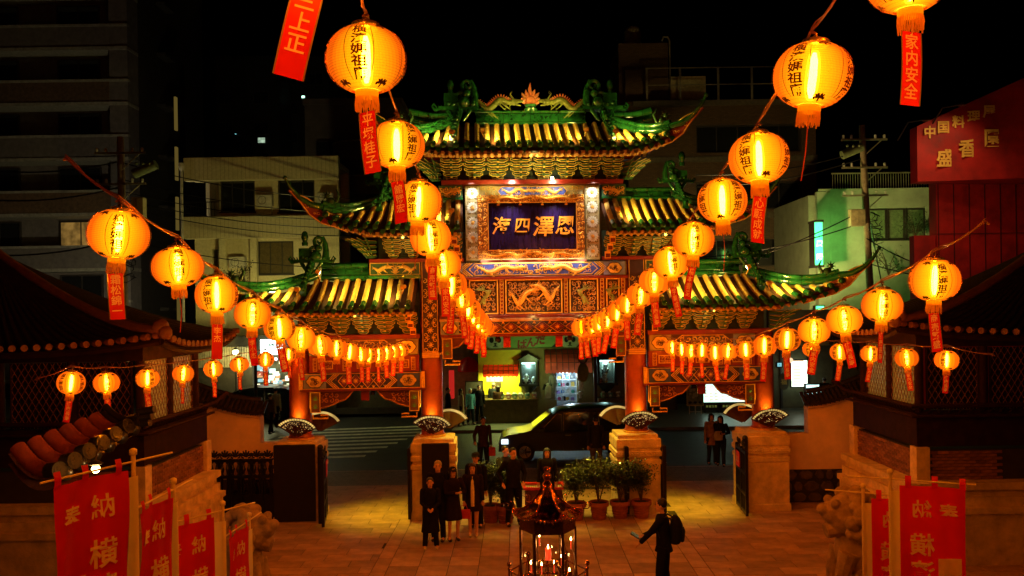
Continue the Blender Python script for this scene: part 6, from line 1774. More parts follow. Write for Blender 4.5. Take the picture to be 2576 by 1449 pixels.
g = MB(); g.ball((0, -.05, 3.36), .13, 12, 8); part('globe', g, emitter('street globe', (1, .85, .42), 34), SL, True); g = MB(); g.lathe([(.16, 0), (.05, .12), (.01, .14)], 10, (0, -.05, 3.45)); part('cap', g, FR_D, SL)
lamp('lamp_light', 'POINT', (0, -.35, 3.3), 150, (1, .78, .22), SL, .15)
# street lamps added to light the upper walls of the buildings
def added_street_head(px, py, Y, e, col, label, tgt=None):
    p = P(px, py, Y); t = thing('street_lamp', label, 'street lamp', (p.x, Y, -.15))
    g = MB(); h = p.z + .15; g.tube([(0, 0, 0), (0, 0, h - .2), (.1, 0, h), (.6, 0, h + .08)], [.08, .06, .045, .04], 8); part('post', g, FR_D, t, True)
    g = MB(); g.ball((.8, 0, h + .05), .16, 10, 7, sx=1.6, sz=.5); part('lamp_head', g, emitter('street globe', (1, .85, .42), 34), t, True)
    lamp('lamp_light', 'SPOT', (.8, -.1, h + .02), e, col, t, .15, P(*tgt) - wl(t), 125, .5)
added_street_head(640, 735, 37, 1250, (1, .84, .22), 'added street lamp with a curved arm among the roof tips, lighting the beige house', (650, 520, 42))
added_street_head(1930, 700, 40, 8000, (1, .70, .22), 'added street lamp behind the right lower roof, lighting the brick block', (1850, 300, 54))

added_street_head(300, 790, 41, 3200, (1, .86, .55), 'added street lamp hidden behind the left pavilion roof, lighting the apartment tower', (230, 300, 50))
def bush(px, py, Y, r, label, n=420, name='roof_shrub'):
    p = P(px, py, Y); t = thing(name, label, 'plant', p - Vector((0, 0, r))); R = random.Random(int(px)); g = MB(); lf = MB()
    for k in range(9):
        e = Vector((R.uniform(-r, r), R.uniform(-r, r) * .5, R.uniform(.6, 2) * r)); g.tube([(0, 0, 0), (e.x * .3, e.y * .3, e.z * .5), e], [.03, .02, .006], 5)
        for j in range(n // 9):
            c = e * R.uniform(.35, 1.05) + Vector((R.gauss(0, r * .16), R.gauss(0, r * .12), R.gauss(0, r * .14))); a = R.uniform(0, 6.28); d = Vector((math.cos(a), math.sin(a) * .5, R.uniform(-.4, .4))) * r * .13; q_ = Vector((-d.z, 0, d.x)) * .35
            lf.add([c, c + d * .5 + q_, c + d, c + d * .5 - q_], [(0, 1, 2, 3)])
    part('stem', g, mat('dim bark', (.08, .06, .03), .8), t, True); part('foliage', lf, mat('dim leaf', (.03, .05, .02), .5, bump=0), t, kind='stuff')
bush(2302, 560, 45.4, .75, 'dark bush in front of the window strip of the green-lit house')
bush(2235, 655, 45.3, .8, 'sparse thin bush against the green-lit house wall', 130)
bush(2155, 860, 30, 1.0, 'leafy shrub behind the right white wall, under the string lanterns', 700, 'street_shrub')
bush(595, 690, 30, .5, 'small leafy shrub top above the left pavilion roof', 300, 'street_shrub')
# ---------------------------------------------------------------- vehicles
def van(x0, x1, y, h, label, col=(.012, .012, .014), rz=0, flip=1):
    L_ = x1 - x0; t = thing('minivan', label, 'van', ((x0 + x1) / 2, y, -.15), rz)
    c = -L_ / 2
    pr = [(0, .35), (.02, .62), (.10, .80), (.35, .92), (.85, 1.0), (1.05, 1.06), (1.75, 1.62), (2.0, 1.74), (2.6, 1.82), (3.6, 1.84), (4.3, 1.76), (4.55, 1.62), (4.72, 1.1), (4.78, .7), (4.76, .35)]
    sc = L_ / 4.78; hs = h / 1.84
    BODY = mat('black car paint', col, .3, var=.1, bump=0, coat=.2, spec=.3)
    mb = MB(); n = len(pr)
    def ring(yy, ins): return [(c + px * sc + (ins if px < 2.4 else -ins) * .0, yy, (pz if pz < 1.0 else 1.0 + (pz - 1.0)) * hs) for px, pz in pr]
    secs = [(-.80, .0), (-.86, .3), (-.88, .6), (-.86, .95)]
    W = .88
    ys = [(-W, 0), (-W * .62, 1), (0, 1.02), (W * .62, 1), (W, 0)]
    vs = []
    for yy, k in ys:
        for px, pz in pr:
            z = pz * hs
            if k == 0 and pz > 1.0: z = 1.0 * hs + (pz - 1.0) * hs * .93; yv = yy * (1 - .13 * (pz - 1.0) / .84)
            else: yv = yy
            vs.append((c + px * sc, yv, z * (1 if k <= 1 else 1.01)))
    fs = []
    for a in range(len(ys) - 1):
        for i in range(n - 1): fs.append((a * n + i, a * n + i + 1, (a + 1) * n + i + 1, (a + 1) * n + i))
    fs.append(tuple(range(n - 1, -1, -1))); fs.append(tuple(4 * n + i for i in range(n)))
    for a in range(4): fs.append((a * n, (a + 1) * n, (a + 1) * n + n - 1, a * n + n - 1))
    mb.add(vs, fs); o = autosmooth(part('body', mb, BODY, t), 35)
    GL = mat('car glass', (.02, .03, .03), .04, var=.1, bump=0, spec=1.0, coat=1.0)
    for s in (-1,):
        for a, b_, q0, q1 in ((1.35, 2.05, 1.02, 1.60), (2.12, 3.2, 1.02, 1.66), (3.27, 4.2, 1.02, 1.64)):
            g = MB(); f = lambda px, pz: (c + px * sc, s * (W * (1 - .13 * (pz - 1.0) / .84) + .006), pz * hs)
            xb_ = a + (.55 if a < 2 else .0); g.add([f(a, q0), f(b_, q0), f(b_, q1), f(xb_ if a < 2 else a, q1)], [(0, 1, 2, 3)]); part('side_window', g, GL, t)
            g = MB(); pts = [f(a, q0), f(b_, q0), f(b_, q1), f(xb_ if a < 2 else a, q1), f(a, q0)]; g.tube(pts, .012, 4, False); part('window_trim', g, mat('chrome trim', (.5, .5, .5), .15, metal=1, bump=0), t)
    g = MB(); g.add([(c + 1.10 * sc, -W * .82, 1.09 * hs + .008), (c + 1.10 * sc, W * .82, 1.09 * hs + .008), (c + 1.74 * sc, W * .72, 1.615 * hs + .012), (c + 1.74 * sc, -W * .72, 1.615 * hs + .012)], [(0, 3, 2, 1)]); 
    g.v = [(x - .012, yy, z + .012) for x, yy, z in g.v]; part('windscreen', g, mat('windscreen glass', (.06, .08, .06), .10, bump=0, spec=1.0, coat=1), t)
    for s in (-1, 1):
        g = MB(); g.bbox(c + .10, c + .34, s * W - (.02 if s > 0 else -.02) - .12, s * W - (.02 if s > 0 else -.02) + .12, .62 * hs, .78 * hs, .02); part('headlight', g, emitter('headlight lens', (.75, .95, 1), 1.6, False), t)
        g = MB(); g.bbox(c + L_ - .12, c + L_ + .004, s * .80 - .06, s * .80 + .06, .85 * hs, 1.25 * hs, .01); part('tail_light', g, emitter('tail light', (1, .03, .01), 2, False), t)
        g = MB(); g.bbox(c + 1.32 * sc, c + 1.5 * sc, s * (W + .02) - .1, s * (W + .02) + .1, 1.0 * hs, 1.15 * hs, .03); part('wing_mirror', g, BODY, t)
        for wx_ in (.86, 3.85):
            g = MB(); cx2 = c + wx_ * sc; yy = s * (W - .1)
            g.tube([(cx2, yy - .11, .33), (cx2, yy + .11, .33)], .33, 22); wh = part('wheel', g, mat('tyre rubber', (.01, .01, .01), .8), t, True)
            g = MB(); g.tube([(cx2, yy + s * .112, .33), (cx2, yy + s * .125, .33)], .21, 18)
            for k in range(5): a = k * 2 * PI / 5; g.tube([(cx2, yy + s * .13, .33), (cx2 + .19 * math.cos(a), yy + s * .13, .33 + .19 * math.sin(a))], .025, 5)
            part('rim', g, mat('chrome trim', (.5, .5, .5)), wh)
    g = MB()
    for px in (2.09, 3.23): g.tube([(c + px * sc, -W - .004, .4 * hs), (c + px * sc, -W - .004, 1.0 * hs)], .006, 4)
    g.tube([(c + .4 * sc, -W - .006, .98 * hs), (c + 4.6 * sc, -W - .006, 1.0 * hs)], .008, 4); part('door_line', g, PB, t)
    for px in (2.25, 3.1): g = MB(); g.bbox(c + px * sc - .1, c + px * sc + .1, -W - .03, -W - .002, .88 * hs, .91 * hs, .01); part('door_handle', g, MATS['chrome trim'], t)
    g = MB(); g.box(c - .012, c - .002, -.26, .26, .45, .6); part('number_plate', g, WHITEP, t)
    return t
van(X(1251, 29.6), X(1251, 29.6) + 5.05, 29.4, 1.84, 'glossy black minivan driving left along the street, seen through the central arch')
van(X(470, 38), X(470, 38) + 4.5, 40.2, 1.75, 'dark parked car behind the left wall, half hidden by the pavilion', (.03, .03, .03))

# ---------------------------------------------------------------- side walls of the court
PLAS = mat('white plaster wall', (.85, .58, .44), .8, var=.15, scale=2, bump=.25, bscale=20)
TILE = mat('black wall tile', (.03, .022, .018), .35, var=.4, scale=9, bump=.3)
DSTONE = mat('rubble stone', (.10, .07, .055), .8, var=.4, scale=6, bump=.6, rand=.35)
MORTAR = mat('rubble mortar', (.03, .024, .02), .9)
def court_wall(s):
    name = 'left' if s < 0 else 'right'
    Y0 = 21.1 if s < 0 else 21.4
    xi = GX + s * 6.32; xm = GX + s * (6.95 if s < 0 else 7.0); xo = GX + s * 8.6
    t = thing('court_wall', 'low white plaster wall with a swept tiled top beside the %s end of the gate' % name, 'wall', ((xi + xo) / 2, Y0, 0))
    za, zb_ = (2.10, 2.65), 3.1
    z_low = 1.78
    f = lambda x: 2.45 + .42 * max(0, (abs(x - xm) / abs(xo - xm))) ** 1.6
    mb = MB()
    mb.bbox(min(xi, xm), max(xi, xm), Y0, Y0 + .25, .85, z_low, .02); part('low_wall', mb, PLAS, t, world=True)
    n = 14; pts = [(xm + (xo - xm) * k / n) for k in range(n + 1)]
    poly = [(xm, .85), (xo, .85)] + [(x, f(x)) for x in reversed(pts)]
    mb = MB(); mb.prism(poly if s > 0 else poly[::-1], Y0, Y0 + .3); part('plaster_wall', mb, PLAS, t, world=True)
    mb = MB(); mb.tube([(x, Y0 - .03, f(x) - .02) for x in pts], .035, 6); mb.tube([(x, Y0 - .06, f(x) + .05) for x in pts], .04, 6); part('moulding', mb, PLAS, t, True, world=True)
    N = 15
    for k in range(N + 1):
        x = xm - s * .12 + (xo - xm + s * .1) * k / N; z = f(x)
        g = MB(); g.tube([(x, Y0 + .15, z + .34), (x, Y0 - .06, z + .20), (x, Y0 - .24, z + .10)], [.05, .055, .06], 9); part('barrel_tile', g, TILE, t, True, world=True)
        g = MB(); x2 = x + (xo - xm) / N / 2; g.prism([(x2 - .06, z + .13), (x2, z + .04), (x2 + .06, z + .13)], Y0 - .22, Y0 - .19); part('drip_tile', g, TILE, t, world=True)
    g = MB(); g.grid(lambda i, j: (xm - s * .15 + (xo - xm) * i * 1.02, Y0 + .15 - .37 * j, f(xm + (xo - xm) * i) + .28 - .20 * j), 14, 2); part('tile_bed', g, TILE, t, world=True)
    g = MB(); g.tube([(x, Y0 + .15, f(x) + .40) for x in pts], .07, 8); part('ridge', g, TILE, t, True, world=True)
    # rubble base, stone by stone
    mb = MB(); mb.box(min(xi, xo), max(xi, xo), Y0 + .02, Y0 + .3, -.02, .849); part('mortar_bed', mb, MORTAR, t, world=True)
    R = random.Random(3 + s); x = min(xi, xo)
    rows_ = [(0, .26), (.27, .55), (.56, .84)]
    for a, b_ in rows_:
        x = min(xi, xo) + R.uniform(0, .1)
        while x < max(xi, xo) - .12:
            w_ = min(R.uniform(.2, .42), max(xi, xo) - x - .01); c = (x + w_ / 2, Y0, (a + b_) / 2)
            g = MB(); nn = 7; ring = [(c[0] + (w_ / 2 - .012) * math.cos(2 * PI * k / nn + .3) * R.uniform(.85, 1.1), c[2] + (b_ - a) / 2 * math.sin(2 * PI * k / nn + .3) * R.uniform(.85, 1.08)) for k in range(nn)]
            d = R.uniform(.02, .05); g.add([(p[0], Y0 + .02, p[1]) for p in ring] + [(c[0] + (p[0] - c[0]) * .8, Y0 + .02 - d, c[2] + (p[1] - c[2]) * .8) for p in ring], [tuple(range(nn, 2 * nn))] + [(i, (i + 1) % nn, nn + (i + 1) % nn, nn + i) for i in range(nn)])
            part('rubble_stone', g, DSTONE, t, world=True); x += w_ + .01
court_wall(-1); court_wall(1)
# ornate iron fence in front of the left wall
t = thing('iron_fence', 'black ornate iron fence with scroll cresting, between the left wall and the gate', 'fence', (-6.5, 20.45, 0))
x0, x1 = P(524, 1200, 20.4).x + 6.5, P(712, 1200, 20.4).x + 6.5
W_ = x1 - x0
g = MB()
for z in (.06, 1.02, 1.42): g.box(x0, x1, -.035, .035, z, z + .07)
g.box(x0, x1, -.02, .02, .13, .62); part('rail', g, BLACKL, t)
for k in range(8):
    g = MB(); x = x0 + W_ * k / 7; g.box(x - .03, x + .03, -.04, .04, 0, 1.5); g.ball((x, 0, 1.6), .05, 7, 5); part('post', g, BLACKL, t)
for k in range(14):
    g = MB(); x = x0 + W_ * (k + .5) / 14; g.lathe([(.05, 1.09), (.02, 1.13), (.04, 1.2), (.055, 1.25), (.04, 1.3), (.02, 1.37), (.05, 1.42)], 8, (x, 0, 0)); g.box(x - .02, x + .02, -.02, .02, .62, 1.02); part('baluster', g, BLACKL, t)
for k in range(7):
    g = MB(); x = x0 + W_ * (k + .5) / 7
    for s in (-1, 1):
        spiral(g, x + s * .055, 1.58, .07, -PI / 2, 1.2, .02, 0, d=s); 
    for a in range(5): b_ = PI * (a + .5) / 5; g.tube([(x, 0, 1.55), (x + .13 * math.cos(b_), 0, 1.55 + .16 * math.sin(b_))], [.03, .02], 5)
    part('scroll_crest', g, BLACKL, t)

# ---------------------------------------------------------------- pavilions at the sides
BRICKM = mat('old red brick', (.20, .085, .045), .8, var=.35, scale=12, bump=.5, rand=.35)
DWOOD = mat('dark timber', (.020, .008, .005), .75, var=.4, scale=6, bump=.2, spec=.1)
DROOF = mat('dark barrel tile', (.022, .014, .010), .5, var=.4, scale=10, bump=.3)
YGL = mat('old yellow pane', (.14, .11, .03), .3, var=.4, scale=3, emit=(.75, .55, .08), es=.11)
brick_me = {}
def pavilion(s):
    name = 'left' if s < 0 else 'right'
    xf = -7.0 if s < 0 else 7.8           # face towards the court
    y0, y1 = (15.5, 17.9) if s < 0 else (16.4, 18.8)
    t = thing('pavilion', 'dark timber pavilion with lattice windows and a swept tile roof at the %s' % name, 'pavilion', (xf + s * 2.5, (y0 + y1) / 2, 0))
    X_ = lambda d: xf + s * d            # distance outward from the court face
    def bx(mb, d0, d1, a, b_, z0, z1): mb.box(min(X_(d0), X_(d1)), max(X_(d0), X_(d1)), a, b_, z0, z1)
    # stone base, sloping plinth
    zb0, zb1 = 1.58, 2.18
    mb = MB(); bx(mb, .05, 5, y0 + .05, y1 + .75, 0, zb1 - .01); part('foundation', mb, MORTAR, t, world=True)
    for k, (e, z0, z1) in enumerate(((.34, 0, 1.0), (.40, 1.0, 1.12), (.28, 1.12, 1.3), (.20, 1.3, 1.44), (.30, 1.44, zb0))):
        mb = MB(); bx(mb, -e, -.001 + .05, y0 - e, y1 + .75, z0, z1 - .002); mb.box(min(X_(.05), X_(5)), max(X_(.05), X_(5)), y0 - e, y0 + .05, z0, z1 - .002); part('stone_course', mb, STONE, t, world=True)
    for yy in (y0 - .02, y1 + .62):
        mb = MB(); bx(mb, -.06, .2, yy - .06, yy + .22, zb0, zb1 + .06); part('pier', mb, STONE, t, world=True)
    # bricks, on both faces
    if 'b' not in brick_me:
        g = MB(); g.bbox(-.02, .02, -.10, .10, -.026, .026, .006); brick_me['b'] = g.mesh('brick', BRICKM); g = MB(); g.bbox(-.10, .10, -.02, .02, -.026, .026, .006); brick_me['c'] = g.mesh('brick', BRICKM)
    R = random.Random(8)
    for r in range(9):
        z = zb0 + .035 + r * .063; k = 0; yy = y0 + .30 + (r % 2) * .105
        while yy < y1 + .55:
            put('brick', brick_me['b'], t, Vector((X_(.035 + R.uniform(-.006, .006)), yy, z)) - wl(t)); yy += .212
    for r in range(9):
        z = zb0 + .035 + r * .063; d = .3 + (r % 2) * .105
        while d < 1.6:
            put('brick', brick_me['c'], t, Vector((X_(d), y0 + .035 + R.uniform(-.006, .006), z)) - wl(t)); d += .212
    # floor band and balustrade
    mb = MB(); bx(mb, -.02, 5, y0 - .02, y0 + .2, zb1 + .07, 2.95); bx(mb, -.02, .2, y0 + .2, y1 + .7, zb1 + .07, 2.95); part('skirt_boarding', mb, DWOOD, t, world=True)
    rail = [Vector((X_(3), y0 - .16, 3.06)), Vector((X_(-.16), y0 - .16, 3.06)), Vector((X_(-.16), y1 + .75, 3.06)), Vector((X_(-.3), y1 + 1.2, 3.25))]
    mb = MB(); mb.tube(rail, .05, 6); mb.tube([p - Vector((0, 0, .2)) for p in rail[:3]], .03, 6); part('bench_rail', mb, DWOOD, t, True, world=True)
    for k in range(22):
        mb = MB(); yy = y0 + k * (y1 - y0 + .6) / 22; mb.tube([(X_(0), yy, 2.9), (X_(-.1), yy, 2.95), (X_(-.16), yy, 3.06)], .018, 4); part('baluster', mb, DWOOD, t, world=True)
    for k in range(10):
        mb = MB(); d = k * .2; mb.tube([(X_(d), y0, 2.9), (X_(d), y0 - .1, 2.95), (X_(d), y0 - .16, 3.06)], .018, 4); part('baluster', mb, DWOOD, t, world=True)
    # posts
    ze = 4.42
    for d, yy in ((.08, y0 + .08), (.08, (y0 + y1) / 2 + .15), (.08, y1 + .3), (1.35, y0 + .08), (2.7, y0 + .08), (4, y0 + .08)):
        mb = MB(); mb.tube([(X_(d), yy, 2.9), (X_(d), yy, ze)], .085, 10); part('post', mb, DWOOD, t, True, world=True)
    mb = MB(); bx(mb, -.02, 5, y0 - .02, y0 + .16, 4.2, ze + .1); bx(mb, -.02, .16, y0 + .161, y1 + .5, 4.2, ze + .1); part('lintel', mb, DWOOD, t, world=True)
    # windows with lattice: front face and court face
    def lattice(p0, ax, w_, z0, z1, lit):
        mb = MB(); nrm = Vector((0, -1, 0)) if abs(ax.x) > .5 else Vector((-s, 0, 0))
        q = lambda a, z, o_=0: p0 + ax * a + Vector((0, 0, z)) + nrm * o_
        mb.add([q(0, z0), q(w_, z0), q(w_, z1), q(0, z1)], [(0, 1, 2, 3)]); o = part('window', mb, YGL if lit else GLASS_D, t, world=True)
        g = MB(); k = -int((z1 - z0) / .12)
        st = .13
        m = int((w_ + (z1 - z0) * .6) / st) + 1
        for i in range(m):
            for sg in (0, 1):
                a0 = i * st - (z1 - z0) * .6; a1 = i * st; za, zb_ = z0, z1
                if sg: a0, a1 = a1, a0
                # clip to the window
                pts = []
                for (aa, zz) in ((a0, za), (a1, zb_)): pts.append([aa, zz])
                for j in (0, 1):
                    A, Bq = pts[j], pts[1 - j]
                    if A[0] < 0 and Bq[0] > 0: u_ = (0 - A[0]) / (Bq[0] - A[0]); A[1] += (Bq[1] - A[1]) * u_; A[0] = 0
                    elif A[0] > w_ and Bq[0] < w_: u_ = (w_ - A[0]) / (Bq[0] - A[0]); A[1] += (Bq[1] - A[1]) * u_; A[0] = w_
                if 0 <= pts[0][0] <= w_ and 0 <= pts[1][0] <= w_: g.tube([q(pts[0][0], pts[0][1], .03), q(pts[1][0], pts[1][1], .03)], .0075, 4)
        part('lattice', g, mat('brown lattice', (.14, .05, .025), .5), o)
        g = MB()
        for a in (0, w_): g.tube([q(a, z0, .02), q(a, z1, .02)], .03, 4)
        part('window_frame', g, DWOOD, o)
    for d0, lit in ((.25, 0), (1.5, 0), (2.9, 0)): lattice(Vector((X_(d0), y0 + .12, 0)), Vector((s, 0, 0)), 1.0, 2.96, 4.18, lit)
    L2 = (y1 - y0) / 2 - .05
    lattice(Vector((X_(.1), y0 + .2, 0)), Vector((0, 1, 0)), L2 - .05, 2.96, 4.18, 1); lattice(Vector((X_(.1), (y0 + y1) / 2 + .28, 0)), Vector((0, 1, 0)), L2 - .1, 2.96, 4.18, 1)
    # hipped, swept roof
    ax_, ay = X_(3.6), (y0 + y1) / 2 + .1; zt_ = 6.35
    ov = .62
    corners = [Vector((X_(-ov), y0 - ov, ze)), Vector((X_(-ov), y1 + ov + .2, ze)), Vector((X_(7.5), y1 + ov + .2, ze)), Vector((X_(7.5), y0 - ov, ze))]
    apex = Vector((ax_, ay, zt_))
    def roofpt(a, b_, u, v):
        e = a.lerp(b_, u); p = e.lerp(apex, v); p.z = ze + (zt_ - ze) * (max(v, 0) ** 1.35) + .22 * (abs(u - .5) * 2) ** 3 * (1 - v) ** 2 + .03
        return p
    faces = [(corners[0], corners[1]), (corners[3], corners[0])] if s < 0 else [(corners[1], corners[0]), (corners[0], corners[3])]
    for a, b_ in faces:
        mb = MB(); mb.grid(lambda i, j: roofpt(a, b_, i, j * .98), 12, 8); mb.grid(lambda i, j: roofpt(a, b_, i, j * .98) - Vector((0, 0, .09)), 12, 8); rf = part('roof', mb, DROOF, t, world=True)
        n = int((b_ - a).length / .21)
        for k in range(n):
            u = (k + .5) / n; vmax = .95
            mb = MB(); mb.tube([roofpt(a, b_, u, v / 8 * vmax) + Vector((0, 0, .03)) for v in range(9)], [.055 - .0035 * v for v in range(9)], 7); part('tile_row', mb, DROOF, rf, True)
            mb = MB(); p = roofpt(a, b_, u, 0); p2 = roofpt(a, b_, u, -.03); mb.tube([p2 + Vector((0, 0, .03)), p + Vector((0, 0, .03))], .062, 9); part('end_tile', mb, mat('clay end tile', (.16, .06, .03), .5, var=.3), rf, True)
        mb = MB(); mb.tube([roofpt(a, b_, i / 12, 0) - Vector((0, 0, .10)) for i in range(13)], .06, 5); part('eave_board', mb, DWOOD, t, True, world=True)
    mb = MB(); a = corners[0]
    hp = [roofpt(faces[0][0], faces[0][1], 0 if s < 0 else 1, v / 8) + Vector((0, 0, .09)) for v in range(9)]
    mb.tube(hp, [.10, .10, .1, .09, .09, .09, .09, .08, .08], 8); mb.ball(hp[0] + Vector((0, 0, .08)), .15, 9, 7); mb.ball(hp[0] + Vector((-s * .1, -.05, -.02)), .13, 8, 6)
    part('hip_ridge', mb, mat('clay end tile', (.16, .06, .03), .5, var=.3), t, True, world=True)
    # faint interior lamp behind the panes
    lamp('interior_light', 'POINT', (X_(1.2) - wl(t).x, 0, 3.9), 6, (1, .7, .2), t, .1)
pavilion(-1); pavilion(1)

# ---------------------------------------------------------------- small tiled roof, lower left corner
t = thing('gatehouse_roof', 'corner of a small clay tiled roof lit red, at the lower left edge', 'roof', P(230, 1150, 10.0))
e0, e1 = P(128, 1205, 9.4), P(338, 1070, 11.0)
up0, up1 = P(20, 1142, 9.7), P(250, 1050, 11.2)
mb = MB(); R_ = lambda i, j: (e0.lerp(e1, i)).lerp(up0.lerp(up1, i), j) + Vector((0, 0, -.12 * math.sin(j * PI)))
mb.grid(lambda i, j: R_(i, j), 10, 6); mb.grid(lambda i, j: R_(i, j) - Vector((0, 0, .12)), 10, 6); part('roof', mb, PAN, t, world=True)
RT = mat('red clay tile', (.26, .055, .035), .6, var=.25, scale=8, bump=.2)
n = 6
for k in range(n):
    u = (k + .5) / n
    for q_ in range(4):
        mb = MB(); mb.tube([R_(u, .22 + q_ * .19) + Vector((0, 0, .05)), R_(u, .22 + (q_ + .97) * .19) + Vector((0, 0, .05))], [.092, .092], 12); part('barrel_tile', mb, RT, t, True, world=True)
    mb = MB(); mb.tube([R_(u, -.02) + Vector((0, 0, .04)), R_(u, .21) + Vector((0, 0, .05))], .100, 12); mb.tube([R_(u, -.022) + Vector((0, 0, .04)), R_(u, -.03) + Vector((0, 0, .04))], .07, 10); part('end_tile', mb, mat('black glazed end tile', (.03, .028, .018), .3, var=.4, coat=.4), t, True, world=True)
    mb = MB(); p = R_(min(1, u + .5 / n), 0); mb.ball(p + Vector((0, -.02, -.05)), .09, 8, 6, sy=.5); part('drip_tile', mb, MATS['black glazed end tile'], t, True, world=True)
mb = MB(); mb.tube([R_(1, j / 6) + Vector((.08, 0, .06)) for j in range(7)], .07, 9); mb.tube([R_(1, j / 6) + Vector((.08, 0, .15)) for j in range(7)], .045, 9)
for k in range(3): mb.tube([R_(1, .12) + Vector((.1, 0, .05 + .08 * k)), R_(1, -.06) + Vector((.18 + .03 * k, 0, .02 + .085 * k))], [.045, .05], 9)
part('verge_ridge', mb, DROOF, t, True, world=True)
t2 = thing('roof_lamp', 'small bright lamp under the lower left roof, above the first banner', 'lamp', P(241, 1180, 9.2)); g = MB(); g.ball((0, 0, 0), .045, 10, 7); part('bulb', g, emitter('corner bulb', (1, .75, .25), 30), t2, True); g = MB(); g.lathe([(.03, .03), (.08, .06), (.02, .1)], 10); g.tube([(0, 0, .1), (0, .1, .3)], .01, 4); part('holder', g, FR_D, t2)
lamp('bulb_light', 'POINT', (0, -.02, -.06), 14, (1, .5, .15), t2, .05)
# ---------------------------------------------------------------- votive banners
BRED = thin('red banner cloth', (.75, .008, .006), (.8, .015, .008), .38)
BCREAM = thin('cream banner sleeve', (.92, .82, .6), (.95, .8, .5), .35)
BCH = thin('pale gold print', (.95, .82, .5), (.98, .8, .45), .35)
POLE = mat('white plastic pole', (.75, .62, .4), .4, var=.1)
def banner(px, py, Y, wid, ang, label, mir=False, note=None, top='納', side='奉', flip=1, chars='横濱媽祖廟'):
    """flip=+1: cloth hangs to the left of its pole; side by side columns of characters"""
    p = P(px, py, Y); t = thing('votive_banner', label, 'banner', (p.x, Y, 0), ang, 'red votive banners')
    h = p.z; f = -flip
    g = MB(); g.tube([(0, 0, 0), (0, 0, h)], [.022, .016], 10); g.lathe([(.016, 0), (.026, .005), (.026, .04), (.01, .05)], 10, (0, 0, h - .01)); part('pole', g, POLE, t, True)
    sl = Vector((1, 0, .0))
    g = MB(); g.tube([(f * (wid + .16), 0, h - .06), (-f * .36, 0, h - .05)], .008, 6); part('crossbar', g, POLE, t, True)
    wob = lambda x, z: .026 * math.sin(x * 11 + z * 2.2 + px) + .012 * math.sin(z * 6 + x * 5) + .006 * math.sin(x * 38 + z * 4)
    fx = lambda a, z: (f * a, wob(a, z) + .0, z)
    zt = h - .10; zb = max(.4, h - 1.9)
    g = MB(); g.grid(lambda i, j: fx(.075 + wid * i, zt + (zb - zt) * j), 36, 40); cl = part('cloth', g, BRED, t, True)
    g = MB(); g.grid(lambda i, j: (f * (-.012 + .088 * i), -.03 + (wob(.075, zt + (zb - zt) * j) + .03) * i, zt - .05 + (zb - zt) * j), 3, 16); part('pole_sleeve', g, BCREAM, t, True)
    for k, a in enumerate((.12, .075 + wid * .5, .03 + wid)):
        g = MB(); g.grid(lambda i, j: (f * (a + .05 * i), wob(a, zt) - .012 * math.sin(j * PI), zt - .02 + (.11) * j), 2, 4); part('loop', g, BRED, t)
    sgn = -1 if mir else 1
    def chars_at(txt, a, z0, step, size, m=None, nm='character'):
        for k, ch in enumerate(txt):
            z = z0 - k * step
            if z < zb + .1: break
            c = MB(); write(c, ch, f * a, z, size, bold=.02 if m is None else .002, mirror=mir, fn=lambda x, zz: (x, wob(f * x, zz) - .012, zz)); part(nm, c, m or BCH, cl, label=('printed character ' + ch) if m is None else None)
    chars_at([side], .075 + wid - .13, zt - .22, 1, .155)
    chars_at([top], .075 + wid * .34, zt - .20, 1, .165)
    chars_at(chars, .075 + wid * .34, zt - .51, .235, .20)
    if note:
        g = MB(); g.grid(lambda i, j: (f * (.075 + wid * (.58 + .36 * i)), wob(.3 + .2 * i, zt - .7 - j) - .004, zt - .62 - 1.2 * j), 4, 8); part('paper_label', g, BCREAM, cl)
        chars_at(note, .075 + wid * .76, zt - .78, .17, .11, mat('black brush ink', (.02, .01, .01), .6, bump=0))
    return t
banner(335, 1142, 5.8, .56, 1.2, 'red votive banner on a white pole, tallest and leftmost, with gold characters 奉納横濱', note='いつも')
banner(436, 1214, 6.6, .54, 1.55, 'red votive banner, second from the left edge, turned steeply, with gold characters', note='心')
banner(560, 1270, 7.8, .56, .95, 'red votive banner, third from the left edge, in front of the stone lion', note='福')
banner(627, 1297, 9.6, .54, 1.5, 'narrow looking red votive banner right of the third one, hiding a stone lion', note='安')
banner(2239, 1190, 7.5, .52, -.40, 'red votive banner with reversed characters and a paper label, at the right', True, '万事', flip=-1)
banner(2171, 1226, 8.4, .52, -.40, 'red votive banner seen from behind, partly hidden by the larger right banner', True, flip=-1)

